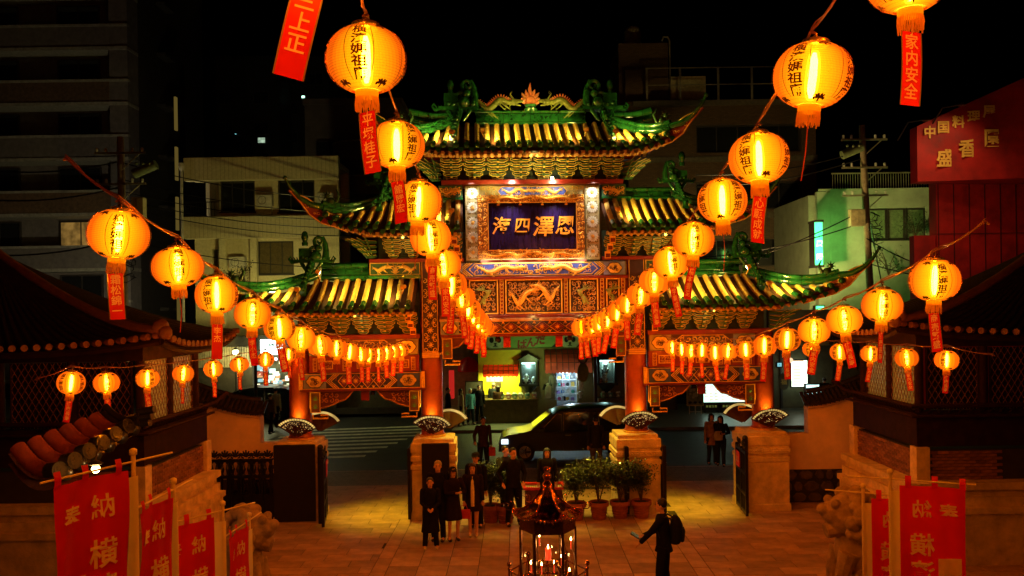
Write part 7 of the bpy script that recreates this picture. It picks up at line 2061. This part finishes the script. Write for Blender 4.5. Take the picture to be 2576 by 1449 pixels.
# ---------------------------------------------------------------- stone guardian lions
def remesh(mb, name, m, voxel, parent, smooth=True):
    me = mb.mesh(name, m); o = bpy.data.objects.new(name, me); C.objects.link(o)
    md = o.modifiers.new('r', 'REMESH'); md.mode = 'VOXEL'; md.voxel_size = voxel
    s_ = o.modifiers.new('s', 'SMOOTH'); s_.iterations = 1
    e = bpy.data.meshes.new_from_object(o.evaluated_get(bpy.context.evaluated_depsgraph_get()))
    bpy.data.objects.remove(o)
    e.name = name; e.materials.clear(); e.materials.append(m)
    e.polygons.foreach_set('use_smooth', [smooth] * len(e.polygons))
    return put(name, e, parent)
def lion(px, Y, s, zl, label):
    x = P(px, 1350, Y).x; t = thing('guardian_lion', label, 'stone lion', (x, Y, zl), 0, 'stone guardian lions'); t.scale = (1.12,) * 3
    g = MB(); g.box(-.5, .5, -.56, .56, -.6, -.001); g.bbox(-.42, .42, -.5, .5, 0, .16, .02); g.bbox(-.36, .36, -.44, .44, .16, .62, .02); g.bbox(-.42, .42, -.5, .5, .62, .76, .02); part('pedestal', g, STONE, t)
    g = MB(); Bz = .74
    B = lambda x_, y_, z_, r, **k: g.ball((s * x_, y_, Bz + z_), r, 12, 9, **k)
    B(-.12, .1, .22, .26, sy=.85, sz=1.1); B(.0, 0, .50, .24, sy=.85, sz=1.2); B(-.2, .05, .12, .22)
    for yy in (-.14, .14):
        g.tube([(s * .12, yy, Bz + .5), (s * .2, yy, Bz + .25), (s * .2, yy, Bz + .04)], [.12, .085, .075], 9); B(.26, yy, .05, .10, sx=1.3, sz=.7)
        g.tube([(s * -.12, yy * 1.3, Bz + .2), (s * .06, yy * 1.5, Bz + .18), (s * .0, yy * 1.5, Bz + .03)], [.15, .11, .07], 9)
    B(.08, 0, .90, .25, sy=.95); B(.26, 0, .93, .13, sy=1.2); B(.36, 0, .97, .07, sy=1.4)      # skull and muzzle
    g.tube([(s * .12, 0, Bz + .78), (s * .34, 0, Bz + .72)], [.12, .09], 9)                       # lower jaw
    for yy in (-.11, .11): B(.26, yy, 1.06, .055); B(.06, yy * 1.9, 1.03, .07, sz=1.4)
    R = random.Random(4)
    for k in range(95):      # mane curls
        a = R.uniform(.35 * PI, 1.65 * PI); e = R.uniform(-.9, 1.3)
        B(.02 + .30 * math.cos(a) * math.cos(e), .30 * math.sin(a) * math.cos(e) * 1.0, .88 + .30 * math.sin(e), R.uniform(.05, .078))
    for k in range(8): B(-.32 - .03 * math.sin(k), .03 * (k % 3 - 1), .15 + .09 * k, .08)
    remesh(g, 'body', mat('weathered lion stone', (.36, .25, .17), .85, var=.45, scale=5, bump=.6, bscale=22), .011, t)
    g = MB(); g.ball((s * .30, -.02, Bz + .86), .05, 8, 6); part('stone_ball', g, STONE, t, True)
    return t
lion(2150, 10.8, -1, .50, 'weathered stone guardian lion with curly mane facing left, behind the right banners')
lion(615, 11.6, 1, .20, 'weathered stone guardian lion facing right, half hidden by the left banners')

# ---------------------------------------------------------------- potted shrubs
LEAF = mat('glossy dark leaf', (.045, .065, .02), .28, var=.5, scale=3, bump=0, rand=.3, coat=.3)
POT = mat('terracotta', (.30, .085, .04), .75, var=.25, scale=7, bump=.3)
def shrub(px, py, label, w_, h_, seed):
    Y = CAMH * F / (py - HY); p = P(px, py, Y); t = thing('potted_shrub', label, 'potted plant', (p.x, Y, 0), 0, 'potted shrubs in the court')
    R = random.Random(seed)
    g = MB(); g.lathe([(.15, 0), (.16, .01), (.205, .30), (.215, .31), (.245, .315), (.25, .41), (.235, .42), (.22, .41), (.215, .36), (.0001, .35)], 24)
    for z in (.08, .14, .20): g.lathe([(.162 + z * .15, z), (.172 + z * .15, z + .008), (.164 + z * .15, z + .016)], 24)
    part('pot', g, POT, t, True)
    g = MB(); g.lathe([(.0001, .375), (.21, .37)], 18); part('soil', g, mat('dark soil', (.02, .012, .008), .9), t)
    g = MB(); tips = []
    for k in range(7):
        a = R.uniform(0, 6.28); r = R.uniform(.3, .8) * w_; e = Vector((r * math.cos(a), r * math.sin(a) * .8, R.uniform(.75, 1.0) * h_ * .8 + .4)); m1 = Vector((e.x * .3, e.y * .3, .4 + h_ * .35))
        g.tube([(0, 0, .36), m1, e], [.016, .011, .005], 5); tips += [m1.lerp(e, q) for q in (.3, .6, .9)]
        for j in range(3): q = m1.lerp(e, R.random()); d = q + Vector((R.uniform(-.2, .2), R.uniform(-.2, .2), R.uniform(0, .2))); g.tube([q, d], [.006, .003], 4); tips.append(d)
    part('stem', g, mat('bark', (.09, .055, .03), .8), t, True)
    g = MB()
    for k in range(1900):
        c = R.choice(tips) + Vector((R.gauss(0, .105), R.gauss(0, .105), R.gauss(.02, .10)))
        if c.z < .5: c.z = .5 + R.random() * .1
        a, e = R.uniform(0, 6.28), R.uniform(-.5, .9); d = Vector((math.cos(a) * math.cos(e), math.sin(a) * math.cos(e), math.sin(e))); L_ = R.uniform(.06, .115)
        n = d.cross(Vector((0, 0, 1))).normalized() * L_ * .22; u = Vector((0, 0, L_ * .10))
        g.add([c, c + d * L_ * .5 + n + u, c + d * L_, c + d * L_ * .5 - n + u], [(0, 1, 2), (0, 2, 3)])
    part('foliage', g, LEAF, t, kind='stuff')
shrub(1235, 1312, 'round leafy shrub in a terracotta pot, behind the woman with the red bag', .42, 1.0, 1)
shrub(1272, 1314, 'terracotta pot plant half hidden behind the tall man in black', .26, .6, 2)
shrub(1450, 1309, 'low shrub in a pot just right of the copper shrine, leftmost of the right four', .46, .78, 3)
shrub(1507, 1308, 'tallest wide shrub in a terracotta pot, second of the right four', .56, 1.08, 4)
shrub(1560, 1306, 'bushy shrub in a terracotta pot, third of the right four, before the plinth', .50, 1.02, 5)
shrub(1614, 1306, 'bushy shrub in a terracotta pot, rightmost of the right four', .50, .96, 6)

# ---------------------------------------------------------------- slatted red box on the left of the shrubs
bx_ = P(1368, 1292, CAMH * F / (1292 - HY)); t = thing('offering_box', 'long dark offering box with a red slatted top, behind the copper shrine', 'offering box', (bx_.x, bx_.y, 0))
g = MB(); g.bbox(-.46, .46, -.2, .2, .06, .62, .02); g.box(-.5, .5, -.24, .24, 0, .06); part('chest', g, mat('dark red chest', (.09, .015, .01), .5), t)
RB = mat('bright red lacquer', (.55, .02, .015), .35, coat=.3)
g = MB(); frame(g, -.5, .5, .02, .48, .05, 0, .05); g.v = [(x, z - .25, y + .625 + (z - .02) * .12) for x, y, z in g.v]; part('top_frame', g, RB, t)
for k in range(17):
    x = -.43 + k * .054; g = MB(); g.box(x - .008, x + .008, -.2, .2, .63, .655); part('slat', g, mat('white slat', (.6, .5, .4), .5), t)

# ---------------------------------------------------------------- copper candle shrine
COP = mat('polished copper', (.66, .25, .10), .13, metal=1.0, var=.15, scale=3, bump=.02)
COPD = mat('dark bronze', (.16, .07, .035), .3, metal=.9, var=.3)
t = thing('candle_shrine', 'hexagonal copper candle shrine with a swept roof, glass panes and lit red candles inside', 'candle shrine', (P(1379, 1400, 12).x, 12, 0))
hexa = lambda r, z, a0=PI / 6 * 0: [(r * math.cos(a0 + k * PI / 3), r * math.sin(a0 + k * PI / 3), z) for k in range(6)]
rp_ = [(.50, 2.12), (.34, 2.195), (.22, 2.285), (.13, 2.39), (.07, 2.495), (.05, 2.54)]
for k in range(6):
    g = MB(); vs = []
    for r, z in rp_:
        a, b_ = k * PI / 3, (k + 1) * PI / 3
        for i in range(5):
            u = i / 4; x = r * (math.cos(a) * (1 - u) + math.cos(b_) * u); y = r * (math.sin(a) * (1 - u) + math.sin(b_) * u)
            vs.append((x, y, z + (.05 * abs(2 * u - 1) ** 2 if r > .4 else 0)))
    g.add(vs, [(j * 5 + i, j * 5 + i + 1, (j + 1) * 5 + i + 1, (j + 1) * 5 + i) for j in range(5) for i in range(4)]); rf = part('roof_panel', g, COP, t)
    g = MB(); a = k * PI / 3; pts = [Vector((r * math.cos(a), r * math.sin(a), z + .012 + (.05 if r > .4 else 0))) for r, z in rp_]; g.tube(pts, .013, 6)
    e = pts[0]; dv = Vector((math.cos(a), math.sin(a), 0))
    g.tube([e, e + dv * .08 + Vector((0, 0, .0)), e + dv * .13 + Vector((0, 0, .05)), e + dv * .10 + Vector((0, 0, .10)), e + dv * .05 + Vector((0, 0, .08)), e + dv * .07 + Vector((0, 0, .05))], .008, 5)
    g.tube([e + dv * .02, e - dv * .02 + Vector((0, 0, .10)), e + dv * .03 + Vector((0, 0, .12))], .007, 5)
    part('roof_rib', g, COP, t, True)
    g = MB()
    for i in range(9):
        u = (i + .5) / 9; x = .5 * (math.cos(a) * (1 - u) + math.cos(a + PI / 3) * u); y = .5 * (math.sin(a) * (1 - u) + math.sin(a + PI / 3) * u); g.ball((x, y, 2.105 + .05 * abs(2 * u - 1) ** 2), .028, 7, 5)
    part('scalloped_edge', g, COP, t, True)
g = MB(); g.lathe([(.05, 2.52), (.07, 2.545), (.05, 2.57), (.03, 2.60), (.058, 2.63), (.066, 2.66), (.05, 2.69), (.02, 2.71)], 16); 
for k in range(8):
    a = k * PI / 4; g.tube([(.015 * math.cos(a), .015 * math.sin(a), 2.705), (.055 * math.cos(a), .055 * math.sin(a), 2.735), (.05 * math.cos(a), .05 * math.sin(a), 2.775), (0, 0, 2.79)], .006, 5)
part('finial', g, COP, t, True)
R0 = .39
g = MB()
for z0, z1, r in ((1.90, 2.11, .40), (.35, .95, .42), (.28, .35, .48), (.0, .28, .44)): 
    g.lathe([(r, z0), (r, z1)], 6)
part('body_band', g, COPD, t)
for k in range(6):
    a = k * PI / 3; x, y = R0 * math.cos(a), R0 * math.sin(a)
    g = MB(); g.tube([(x, y, .95), (x, y, 1.93)], .022, 8); part('post', g, COPD, t, True)
    b_ = a + PI / 3; x2, y2 = R0 * math.cos(b_), R0 * math.sin(b_)
    g = MB(); g.add([(x, y, .97), (x2, y2, .97), (x2, y2, 1.90), (x, y, 1.90)], [(0, 1, 2, 3)]); part('glass_pane', g, CLEARP, t)
    ro = .56; xx, yy = ro * math.cos(a), ro * math.sin(a); g = MB(); g.tube([(xx, yy, .9), (xx, yy, 1.36)], .016, 7); g.ball((xx, yy, 1.40), .038, 10, 7); g.ball((xx, yy, 1.33), .026, 9, 6); part('rail_post', g, COP, t, True)
    x3, y3 = ro * math.cos(b_), ro * math.sin(b_); g = MB()
    for z in (1.30, 1.12, .95): g.tube([(xx, yy, z), (x3, y3, z)], .011, 6)
    for i in range(1, 5): u = i / 5; g.tube([(xx + (x3 - xx) * u, yy + (y3 - yy) * u, .95), (xx + (x3 - xx) * (u + .1 * (-1) ** i), yy + (y3 - yy) * (u + .1 * (-1) ** i), 1.30)], .007, 5)
    part('rail', g, COP, t, True)
g = MB()
for z, r in ((1.15, .34), (1.28, .24), (1.42, .14)):
    g.tube([(r * math.cos(i * PI / 10), r * math.sin(i * PI / 10), z) for i in range(21)], .010, 5, False)
for k in range(8): a = k * PI / 4; g.tube([(.36 * math.cos(a), .36 * math.sin(a), 1.05), (.1 * math.cos(a), .1 * math.sin(a), 1.45)], .008, 5)
part('candle_rack', g, COP, t, True)
CAN = mat('glowing red candle wax', (.65, .04, .02), .4, bump=0, emit=(1, .08, .02), es=.5); FLM = emitter('candle flame', (1, .62, .18), 60)  # emission gives the wax a painted-in glow
def candle(x, y, z, r, h):
    g = MB(); g.tube([(x, y, z), (x, y, z + h)], r, 8); c = part('candle', g, CAN, t, True)
    g = MB(); g.lathe([(.002, 0), (.010, .012), (.008, .03), (.001, .055)], 8, (x, y, z + h + .005)); part('flame', g, FLM, c, True)
candle(0, -.02, 1.46, .045, .16); 
for x, y, z in ((-.25, -.1, 1.3), (-.1, -.18, 1.3), (-.12, .14, 1.62), (.08, -.05, 1.28), (.09, -.28, 1.13), (.15, -.27, 1.12), (.30, -.05, 1.17), (.33, .0, 1.6), (.2, .2, 1.3), (-.2, .18, 1.3)): candle(x, y, z, .010, .12)
lamp('candle_light', 'POINT', (0, -.12, 1.72), 5, (1, .42, .10), t, .05)

# ---------------------------------------------------------------- people
SKIN = mat('skin', (.62, .34, .24), .5, var=.08, bump=0); HAIRB = mat('black hair', (.012, .008, .006), .4, var=.3); HAIRG = mat('grey hair', (.32, .28, .24), .6)
def cloth(c, nm): return mat(nm, c, .9, var=.3, scale=14, bump=.3, spec=.06)
def skinned(verts, edges, radii, lv=1):
    """one continuous surface grown along a skeleton"""
    me = bpy.data.meshes.new('sk'); me.from_pydata(verts, edges, []); o = bpy.data.objects.new('sk', me); C.objects.link(o)
    md = o.modifiers.new('k', 'SKIN'); md.use_smooth_shade = True
    for i, r in enumerate(radii): sv = me.skin_vertices[0].data[i]; sv.radius = r if isinstance(r, tuple) else (r, r); sv.use_root = (i == 0)
    s_ = o.modifiers.new('s', 'SUBSURF'); s_.levels = lv; s_.render_levels = lv
    e = bpy.data.meshes.new_from_object(o.evaluated_get(bpy.context.evaluated_depsgraph_get())); bpy.data.objects.remove(o)
    return e
def limb(a, b, l1, l2, bend):
    """middle joint between a and b"""
    a, b = Vector(a), Vector(b); d = b - a; L_ = min(d.length, (l1 + l2) * .999); d.normalize()
    x = (l1 * l1 - l2 * l2 + L_ * L_) / (2 * L_); h = math.sqrt(max(0, l1 * l1 - x * x)); bd = Vector(bend); bd = (bd - d * bd.dot(d))
    if bd.length < 1e-4: bd = Vector((0, 1, 0))
    return a + d * x + bd.normalized() * h, a + d * L_
def person(px, py, head, label, hgt=1.68, rz=0.0, top=(.02, .02, .022), bot=(.015, .015, .02), hem=.9, hands=(None, None), skirt=False, bare=False, hair='short', hc=None, lean=(0, 0), stride=.0, shoe=(.02, .02, .02), sit=0, inner=None, z0=0.0, group=None, look=0.0, gap=.10):
    """px,py: where the feet stand in the photo; faces the camera when rz=0"""
    Y = CAMH * F / (py - HY) if z0 == 0 else (CAMH - z0) * F / (py - HY)
    p = P(px, py, Y); t = thing('person', label, 'person', (p.x, Y, z0), rz, group)
    k = hgt / 1.70; V = lambda x, y, z: Vector((x * k, y * k, z * k))
    lx, ly = lean
    pel, wst, chs, nck = V(0, 0, .93), V(lx * .3, ly * .3, 1.10), V(lx * .7, ly * .7, 1.30), V(lx, ly, 1.46)
    hd = V(lx * 1.15, ly * 1.25 - .01, 1.585)
    feet = []; vs, es, rs = [pel, wst, chs, nck, hd - V(0, 0, .06), hd + V(0, 0, .02)], [(0, 1), (1, 2), (2, 3), (3, 4), (4, 5)], [(.14, .11), (.125, .10), (.15, .10), .05, .055, .06]
    arms = []
    for s in (-1, 1):
        i0 = len(vs); hip = V(s * .09, 0, .88); fy = -s * stride * .5; ank = V(s * (gap), fy, .085); kn, _ = limb(hip, ank, .4005 * k, .4005 * k, (0, -1, 0))
        vs += [hip, kn, ank, ank + V(s * .015, -.13, -.045)]; es += [(0, i0), (i0, i0 + 1), (i0 + 1, i0 + 2), (i0 + 2, i0 + 3)]; rs += [(.085), (.055), (.038), (.035)]
        feet.append((hip, kn, ank))
        i1 = len(vs); sh = V(lx * .9 + s * .175, ly * .9, 1.40); hn = hands[0 if s < 0 else 1]
        hn = V(*hn) if hn else V(s * .24, -.02, .80)
        el, hn = limb(sh, hn, .28 * k, .27 * k, (s * .6, .5, -.6))
        vs += [sh, el, hn]; es += [(2, i1), (i1, i1 + 1), (i1 + 1, i1 + 2)]; rs += [.052, .038, .026]
        d = (hn - el).normalized(); palm = hn + d * .06 * k; side = d.cross(Vector((0, 0, 1) if abs(d.z) < .8 else (0, 1, 0))).normalized()
        ip = len(vs); vs.append(palm); es.append((i1 + 2, ip)); rs.append((.034, .018)); arms.append((sh, el, hn, palm, d, side, s))
    me = skinned([tuple(v) for v in vs], es, [tuple(q * k for q in r) if isinstance(r, tuple) else r * k for r in rs])
    g = MB(); g.v = [tuple(v.co) for v in me.vertices]; g.f = [tuple(q.vertices) for q in me.polygons]; g.mi = [0] * len(g.f); bpy.data.meshes.remove(me)
    cl_, sl_ = math.cos(look), math.sin(look); H_ = lambda x, y, z: hd + V(x * cl_ - y * sl_, x * sl_ + y * cl_, z)
    # head: skull, jaw, nose, ears, lips and eyes; fingers
    g.ball(hd + V(0, .012, .03), .083 * k, 14, 10, sx=.92, sy=1.08, sz=1.18); g.ball(H_(0, -.022, -.045), .060 * k, 12, 8, sx=.95, sy=1.0, sz=1.05)
    g.tube([H_(0, -.078, .028), H_(0, -.108, -.008), H_(0, -.09, -.016)], [.008 * k, .014 * k, .008 * k], 6)
    for e in (-1, 1): g.ball(H_(e * .078, .012, .005), .02 * k, 7, 5, sx=.5, sz=1.5)
    for (sh, el, hn, palm, d, side, s) in arms:
        for j in range(4):
            b_ = palm + side * (j - 1.5) * .017 * k; l = (.036, .042, .040, .030)[j] * k; cur = Vector((0, -.3, -.5)).normalized()
            g.tube([b_ - d * .02, b_ + d * l, b_ + d * l * 1.35 + cur * l * .6], [.0095 * k, .008 * k, .006 * k], 5)
        g.tube([palm - d * .03 * k + side * -s * .02 * k, palm + side * -s * .045 * k + d * .01 * k, palm + side * -s * .05 * k + d * .035 * k], [.011 * k, .009 * k, .007 * k], 5)
    body = part('body', g, SKIN, t, True)
    g = MB()
    for e in (-1, 1): g.ball(H_(e * .030, -.082, .030), .0095 * k, 7, 5, sx=1.3, sz=.7); g.tube([H_(e * .015, -.090, .052), H_(e * .045, -.080, .052)], .004 * k, 4)
    g.tube([H_(-.02, -.083, -.048), H_(0, -.088, -.05), H_(.02, -.083, -.048)], .0045 * k, 5); part('face_features', g, mat('dark eyes and lips', (.06, .015, .01), .4, bump=0), body)
    # hair
    g = MB(); hm = hc or HAIRB
    if hair != 'bald':
        g.ball(hd + V(0, .028, .055), .090 * k, 14, 9, sx=.98, sy=1.04, sz=1.0)
        if hair in ('long', 'bob'):
            dz = .34 if hair == 'long' else .14
            g.loft([(hd.z - dz * k, hd.x, hd.y + .06 * k, .085 * k, .04 * k), (hd.z - dz * .5 * k, hd.x, hd.y + .065 * k, .100 * k, .045 * k), (hd.z, hd.x, hd.y + .055 * k, .092 * k, .055 * k), (hd.z + .06 * k, hd.x, hd.y + .04 * k, .088 * k, .07 * k)], 12)
            for e in (-1, 1): g.tube([H_(e * .070, -.03, .08), H_(e * .086, -.012, -.02), H_(e * .09, -.02, -dz * .8)], [.024 * k, .020 * k, .012 * k], 6)
            g.tube([H_(-.06, -.060, .085), H_(0, -.080, .09), H_(.06, -.060, .085)], .016 * k, 6)
        part('hair', g, hm, t, True)
    # clothes
    g = MB(); tm = cloth(top, 'cloth %.2f %.2f %.2f' % top)
    hz = hem * k; w_ = .165 if not skirt else .20
    g.loft([(hz, 0, 0, w_ * 1.12 * k, .155 * k), (max(hz + .02, .93 * k), 0, 0, .165 * k, .13 * k), (1.10 * k, wst.x, wst.y, .15 * k, .118 * k), (1.27 * k, chs.x, chs.y, .178 * k, .128 * k), (1.38 * k, chs.x * 1.1, chs.y * 1.1, .195 * k, .115 * k), (1.435 * k, nck.x, nck.y, .13 * k, .09 * k), (1.475 * k, nck.x, nck.y, .065 * k, .065 * k)], 18)
    for (sh, el, hn, palm, d, side, s) in arms:
        g.ball(sh, .070 * k, 9, 7); g.tube([sh, sh.lerp(el, .5), el, el.lerp(hn, .5), hn], [.070 * k, .062 * k, .054 * k, .046 * k, .042 * k], 10)
    up = part('coat', g, tm, t, True)
    bm = cloth(bot, 'cloth %.2f %.2f %.2f' % bot)
    if inner:
        g = MB(); g.loft([(hz + .12 * k, 0, -.045 * k, .07 * k, .12 * k), (1.3 * k, chs.x, chs.y - .03 * k, .06 * k, .115 * k), (1.43 * k, nck.x, nck.y - .02 * k, .045 * k, .075 * k)], 12); part('shirt', g, cloth(inner, 'cloth %.2f %.2f %.2f' % inner), t, True)
    if not bare:
        g = MB()
        for hip, kn, ank in feet: g.tube([hip + V(0, 0, .05), hip.lerp(kn, .5), kn, kn.lerp(ank, .5), ank], [.102 * k, .092 * k, .072 * k, .062 * k, .060 * k], 10)
        g.ball(pel, .15 * k, 12, 8, sy=.85); part('trousers', g, bm, t, True)
    g = MB()
    for hip, kn, ank in feet: g.ball(ank + V(0, -.055, -.045), .05 * k, 10, 7, sx=.9, sy=2.3, sz=.8); g.ball(ank + V(0, .0, -.03), .048 * k, 8, 6)
    part('shoes', g, mat('shoe %.2f' % shoe[0], shoe, .4), t, True)
    t['_h'] = 0; del t['_h']
    return t, hd, k, arms
BLK, BLU = (.012, .011, .013), (.02, .03, .05)
# the group by the gate
person(1084, 1378, 0, 'short person in a long black coat and pale shoes, hands held together', 1.50, .1, BLK, BLK, .42, ((-.05, -.25, 1.02), (.06, -.25, 1.02)), skirt=True, hair='short', shoe=(.6, .55, .45), gap=.14)
person(1104, 1358, 0, 'grey haired smiling man in a black jacket behind the short person in a long coat', 1.74, -.15, BLK, BLK, .8, hair='short', hc=HAIRG, look=.3)
tp, hd, k, arms = person(1141, 1358, 0, 'woman in a black cap and black coat, hands raised, beside the grey haired man', 1.60, .35, (.02, .012, .012), BLK, .50, ((.0, -.26, 1.16), (.12, -.26, 1.18)), skirt=True, bare=True, hair='long', look=.2)
def cap(tp, hd, k, c, txt=None, rot=0):
    g = MB(); g.ball(hd + Vector((0, .02, .075)) * k, .10 * k, 14, 9, sz=.75); g.tube([hd + Vector((0, -.06, .07)) * k, hd + Vector((0, -.155, .06)) * k], [.075 * k, .06 * k], 12, flat=.15); o = part('cap', g, cloth(c, 'cap cloth %.2f' % c[0]), tp, True)
    if txt: g = MB(); write(g, txt, hd.x - .017 * k, hd.z + .10 * k, .045 * k, hd.y - .088 * k, .034 * k, bold=.04); part('lettering', g, mat('cap gold', (.7, .5, .2), .5), o, kind='stuff')
cap(tp, hd, k, (.012, .012, .014), 'NY')
tp, hd, k, arms = person(1191, 1348, 0, 'young woman with long hair in a dark coat and white blouse holding a red handbag', 1.62, .0, (.018, .012, .012), (.30, .16, .10), .62, ((-.20, -.12, .86), None), skirt=True, bare=True, hair='long', inner=(.75, .62, .5), shoe=(.5, .4, .3), gap=.07)
hb_ = arms[0][3]; w_ = tp.matrix_basis @ hb_
t = thing('handbag', 'bright red handbag held by the woman in the white blouse', 'handbag', (wl(tp).x + hb_.x, wl(tp).y + hb_.y - .04, hb_.z - .32)); g = MB(); g.bbox(-.14, .14, -.05, .05, 0, .20, .02); part('bag', g, mat('red leather', (.55, .03, .02), .4), t); g = MB(); g.tube([(-.08, 0, .19), (-.05, 0, .29), (.05, 0, .29), (.08, 0, .19)], .008, 5); part('handle', g, mat('red leather', (.5, .03, .02)), t)
tp, hd, k, arms = person(1199, 1325, 0, 'man in a dark cap and black jacket standing behind the woman in the white blouse', 1.72, -.1, BLK, BLK, .82, look=-.2); cap(tp, hd, k, (.02, .02, .022))
tp, hd, k, arms = person(1293, 1322, 0, 'stocky man in a black jacket looking down, standing by the copper shrine', 1.80, .3, BLK, BLK, .86, ((-.28, -.12, .98), (.16, -.22, 1.0)), look=.3, gap=.14)
tp, hd, k, arms = person(1274, 1304, 0, 'man in glasses lifting a lit phone, just behind the stocky man', 1.74, .5, (.03, .03, .025), BLK, .84, ((-.12, -.36, 1.30), None), look=.3)
def phone(tp, arms, i, label, col=(.5, .75, 1), rz=0):
    q_ = Matrix.Rotation(tp.rotation_euler.z, 4, 'Z') @ arms[i][3]; t = thing('phone', label, 'phone', (wl(tp).x + q_.x, wl(tp).y + q_.y - .02, q_.z)); g = MB(); g.bbox(-.04, .04, -.006, .006, -.04, .10, .004); part('case', g, BLACKL, t)
    g = MB(); g.box(-.035, .035, .0065, .008, -.03, .09); g.box(-.02, .02, -.009, -.0065, .0, .08); part('screen', g, emitter('phone screen', col, 3), t)
phone(tp, arms, 0, 'small glowing phone in the raised hand of the man in glasses')
person(1378, 1296, 0, 'woman with long dark hair in black behind the red slatted box', 1.62, .1, BLK, BLK, .6, hair='long')
person(1217, 1188, 0, 'man in a dark brown jacket walking in the road before the black van', 1.72, .2, (.05, .025, .015), BLU, .82, ((-.3, -.3, 1.0), None), stride=.3)
t = thing('shopping_bag', 'red bag carried by the man in the brown jacket', 'bag', (P(1238, 1120, 25.8).x, 25.8, .55)); g = MB(); g.bbox(-.1, .1, -.05, .05, 0, .26, .01); part('bag', g, mat('red leather', (.5, .03, .02)), t); g = MB(); g.tube([(-.06, 0, .25), (0, 0, .36), (.06, 0, .25)], .006, 4); part('handle', g, BLACKL, t)
person(1501, 1196, 0, 'man in a dark suit seen from behind, before the black van', 1.74, PI, (.022, .02, .02), (.09, .07, .05), .80)
person(1791, 1176, 0, 'woman in a tan coat, left one of the couple in the road', 1.62, .2, (.30, .17, .09), BLU, .68, hair='bob', look=.2, stride=.1)
tp, hd, k, arms = person(1814, 1180, 0, 'woman in black looking at her phone, right one of the couple in the road', 1.58, -.3, BLK, BLU, .8, ((.05, -.3, 1.15), (.15, -.3, 1.15)), hair='bob', stride=.15)
t = thing('tote_bag', 'pale grey tote bag on the shoulder of the woman in black by the road', 'bag', wl(tp) + Vector((-.12, -.22, .86))); g = MB(); g.loft([(0, 0, 0, .13, .06), (.15, 0, 0, .15, .07), (.28, 0, 0, .10, .04)], 12); part('bag', g, mat('pale canvas', (.38, .33, .24), .8), t, True); g = MB(); g.tube([(-.06, 0, .27), (.02, .05, .5), (.08, 0, .27)], .01, 5); part('strap', g, BLACKL, t)
# man with the rucksack in front
tp, hd, k, arms = person(1672, 1514, 0, 'man in a dark suit with a rucksack and tablet, right of the shrine', 1.73, -PI / 2 - .25, BLK, BLK, .84, ((-.06, -.34, 1.06), (.10, -.38, .98)), lean=(0, -.03), look=.0, stride=.15)
q_ = Matrix.Rotation(tp.rotation_euler.z, 4, 'Z')
pb = wl(tp) + q_ @ Vector((0, .20, 1.0)); t = thing('rucksack', 'black rucksack on the back of the man in the dark suit', 'rucksack', pb, tp.rotation_euler.z)
g = MB(); g.loft([(0, 0, 0, .14, .08), (.1, 0, .02, .16, .11), (.3, 0, .02, .16, .11), (.42, 0, 0, .13, .08), (.47, 0, 0, .05, .04)], 14); part('pack', g, cloth((.015, .015, .018), 'pack nylon'), t, True)
g = MB(); g.loft([(.04, 0, .12, .11, .03), (.2, 0, .13, .12, .04), (.26, 0, .12, .1, .03)], 12); part('pocket', g, cloth((.02, .02, .022), 'pack pocket'), t, True)
g = MB()
for s in (-1, 1): g.tube([(s * .1, -.05, .42), (s * .12, -.14, .46), (s * .12, -.32, .34), (s * .13, -.25, .1)], .018, 6)
part('strap', g, BLACKL, t, True)
pa = wl(tp) + q_ @ (arms[0][3] + Vector((0, -.06, 0))); t = thing('tablet', 'dark tablet held out by the man with the rucksack', 'tablet', pa, tp.rotation_euler.z); g = MB(); g.bbox(-.09, .09, -.13, .09, -.006, .006, .003); part('case', g, BLACKL, t); t.rotation_euler = (-.5, 0, tp.rotation_euler.z); g = MB(); g.box(-.08, .08, -.12, .08, .0065, .008); part('screen', g, mat('dark screen', (.02, .02, .025), .1), t)
g = MB(); g.tube([hd + Vector((-.05, -.01, -.10)), hd + Vector((0, -.06, -.13)), hd + Vector((.05, -.01, -.10))], .02, 6); part('shirt_collar', g, WHITEP, tp, True)
# people across the street
person(1160, 1070, 0, 'woman in a pale striped coat walking left past the corner shop', 1.62, PI / 2 + .4, (.40, .32, .22), BLU, .55, skirt=True, hair='long', stride=.3)
person(1184, 1066, 0, 'person in a light blue jacket between two others across the street', 1.58, .6, (.12, .38, .60), BLU, .75, stride=.2, hc=cloth((.5, .65, .8), 'pale hood'))
person(1206, 1064, 0, 'person in black with hands at the head, right of the light blue jacket', 1.70, .3, BLK, BLK, .8, ((-.15, -.15, 1.5), None), stride=.2)
person(1243, 1058, 0, 'person in a dark coat facing the shop counter', 1.72, PI - .2, (.03, .035, .04), BLU, .75, hair='short', hc=HAIRG)
person(1254, 1062, 0, 'person in brown clothes beside the dark coat at the shop counter', 1.62, PI + .3, (.10, .05, .03), BLU, .7, hair='bob')
person(1128, 1072, 0, 'dark figure walking just right of the left centre column', 1.70, PI / 2, BLK, BLK, .8, stride=.3)
person(1478, 1046, 0, 'person in a white shirt behind the van at the shop door', 1.60, PI / 2, (.45, .55, .6), BLU, .8)
person(681, 1082, 0, 'person in a brown coat on the crosswalk left of the gate', 1.66, PI * .8, (.14, .10, .06), BLK, .62, stride=.3)
person(694, 1066, 0, 'person in a pale grey coat beside the brown coat on the crosswalk', 1.72, PI * .9, (.40, .42, .30), BLK, .62, hair='short', stride=.25)
person(2075, 1052, 0, 'dark head and shoulders before the bright screen behind the white wall', 1.66, PI, BLK, BLK, .8)
person(2105, 1046, 0, 'second dark figure right of the bright screen behind the white wall', 1.66, PI, BLK, BLK, .8)
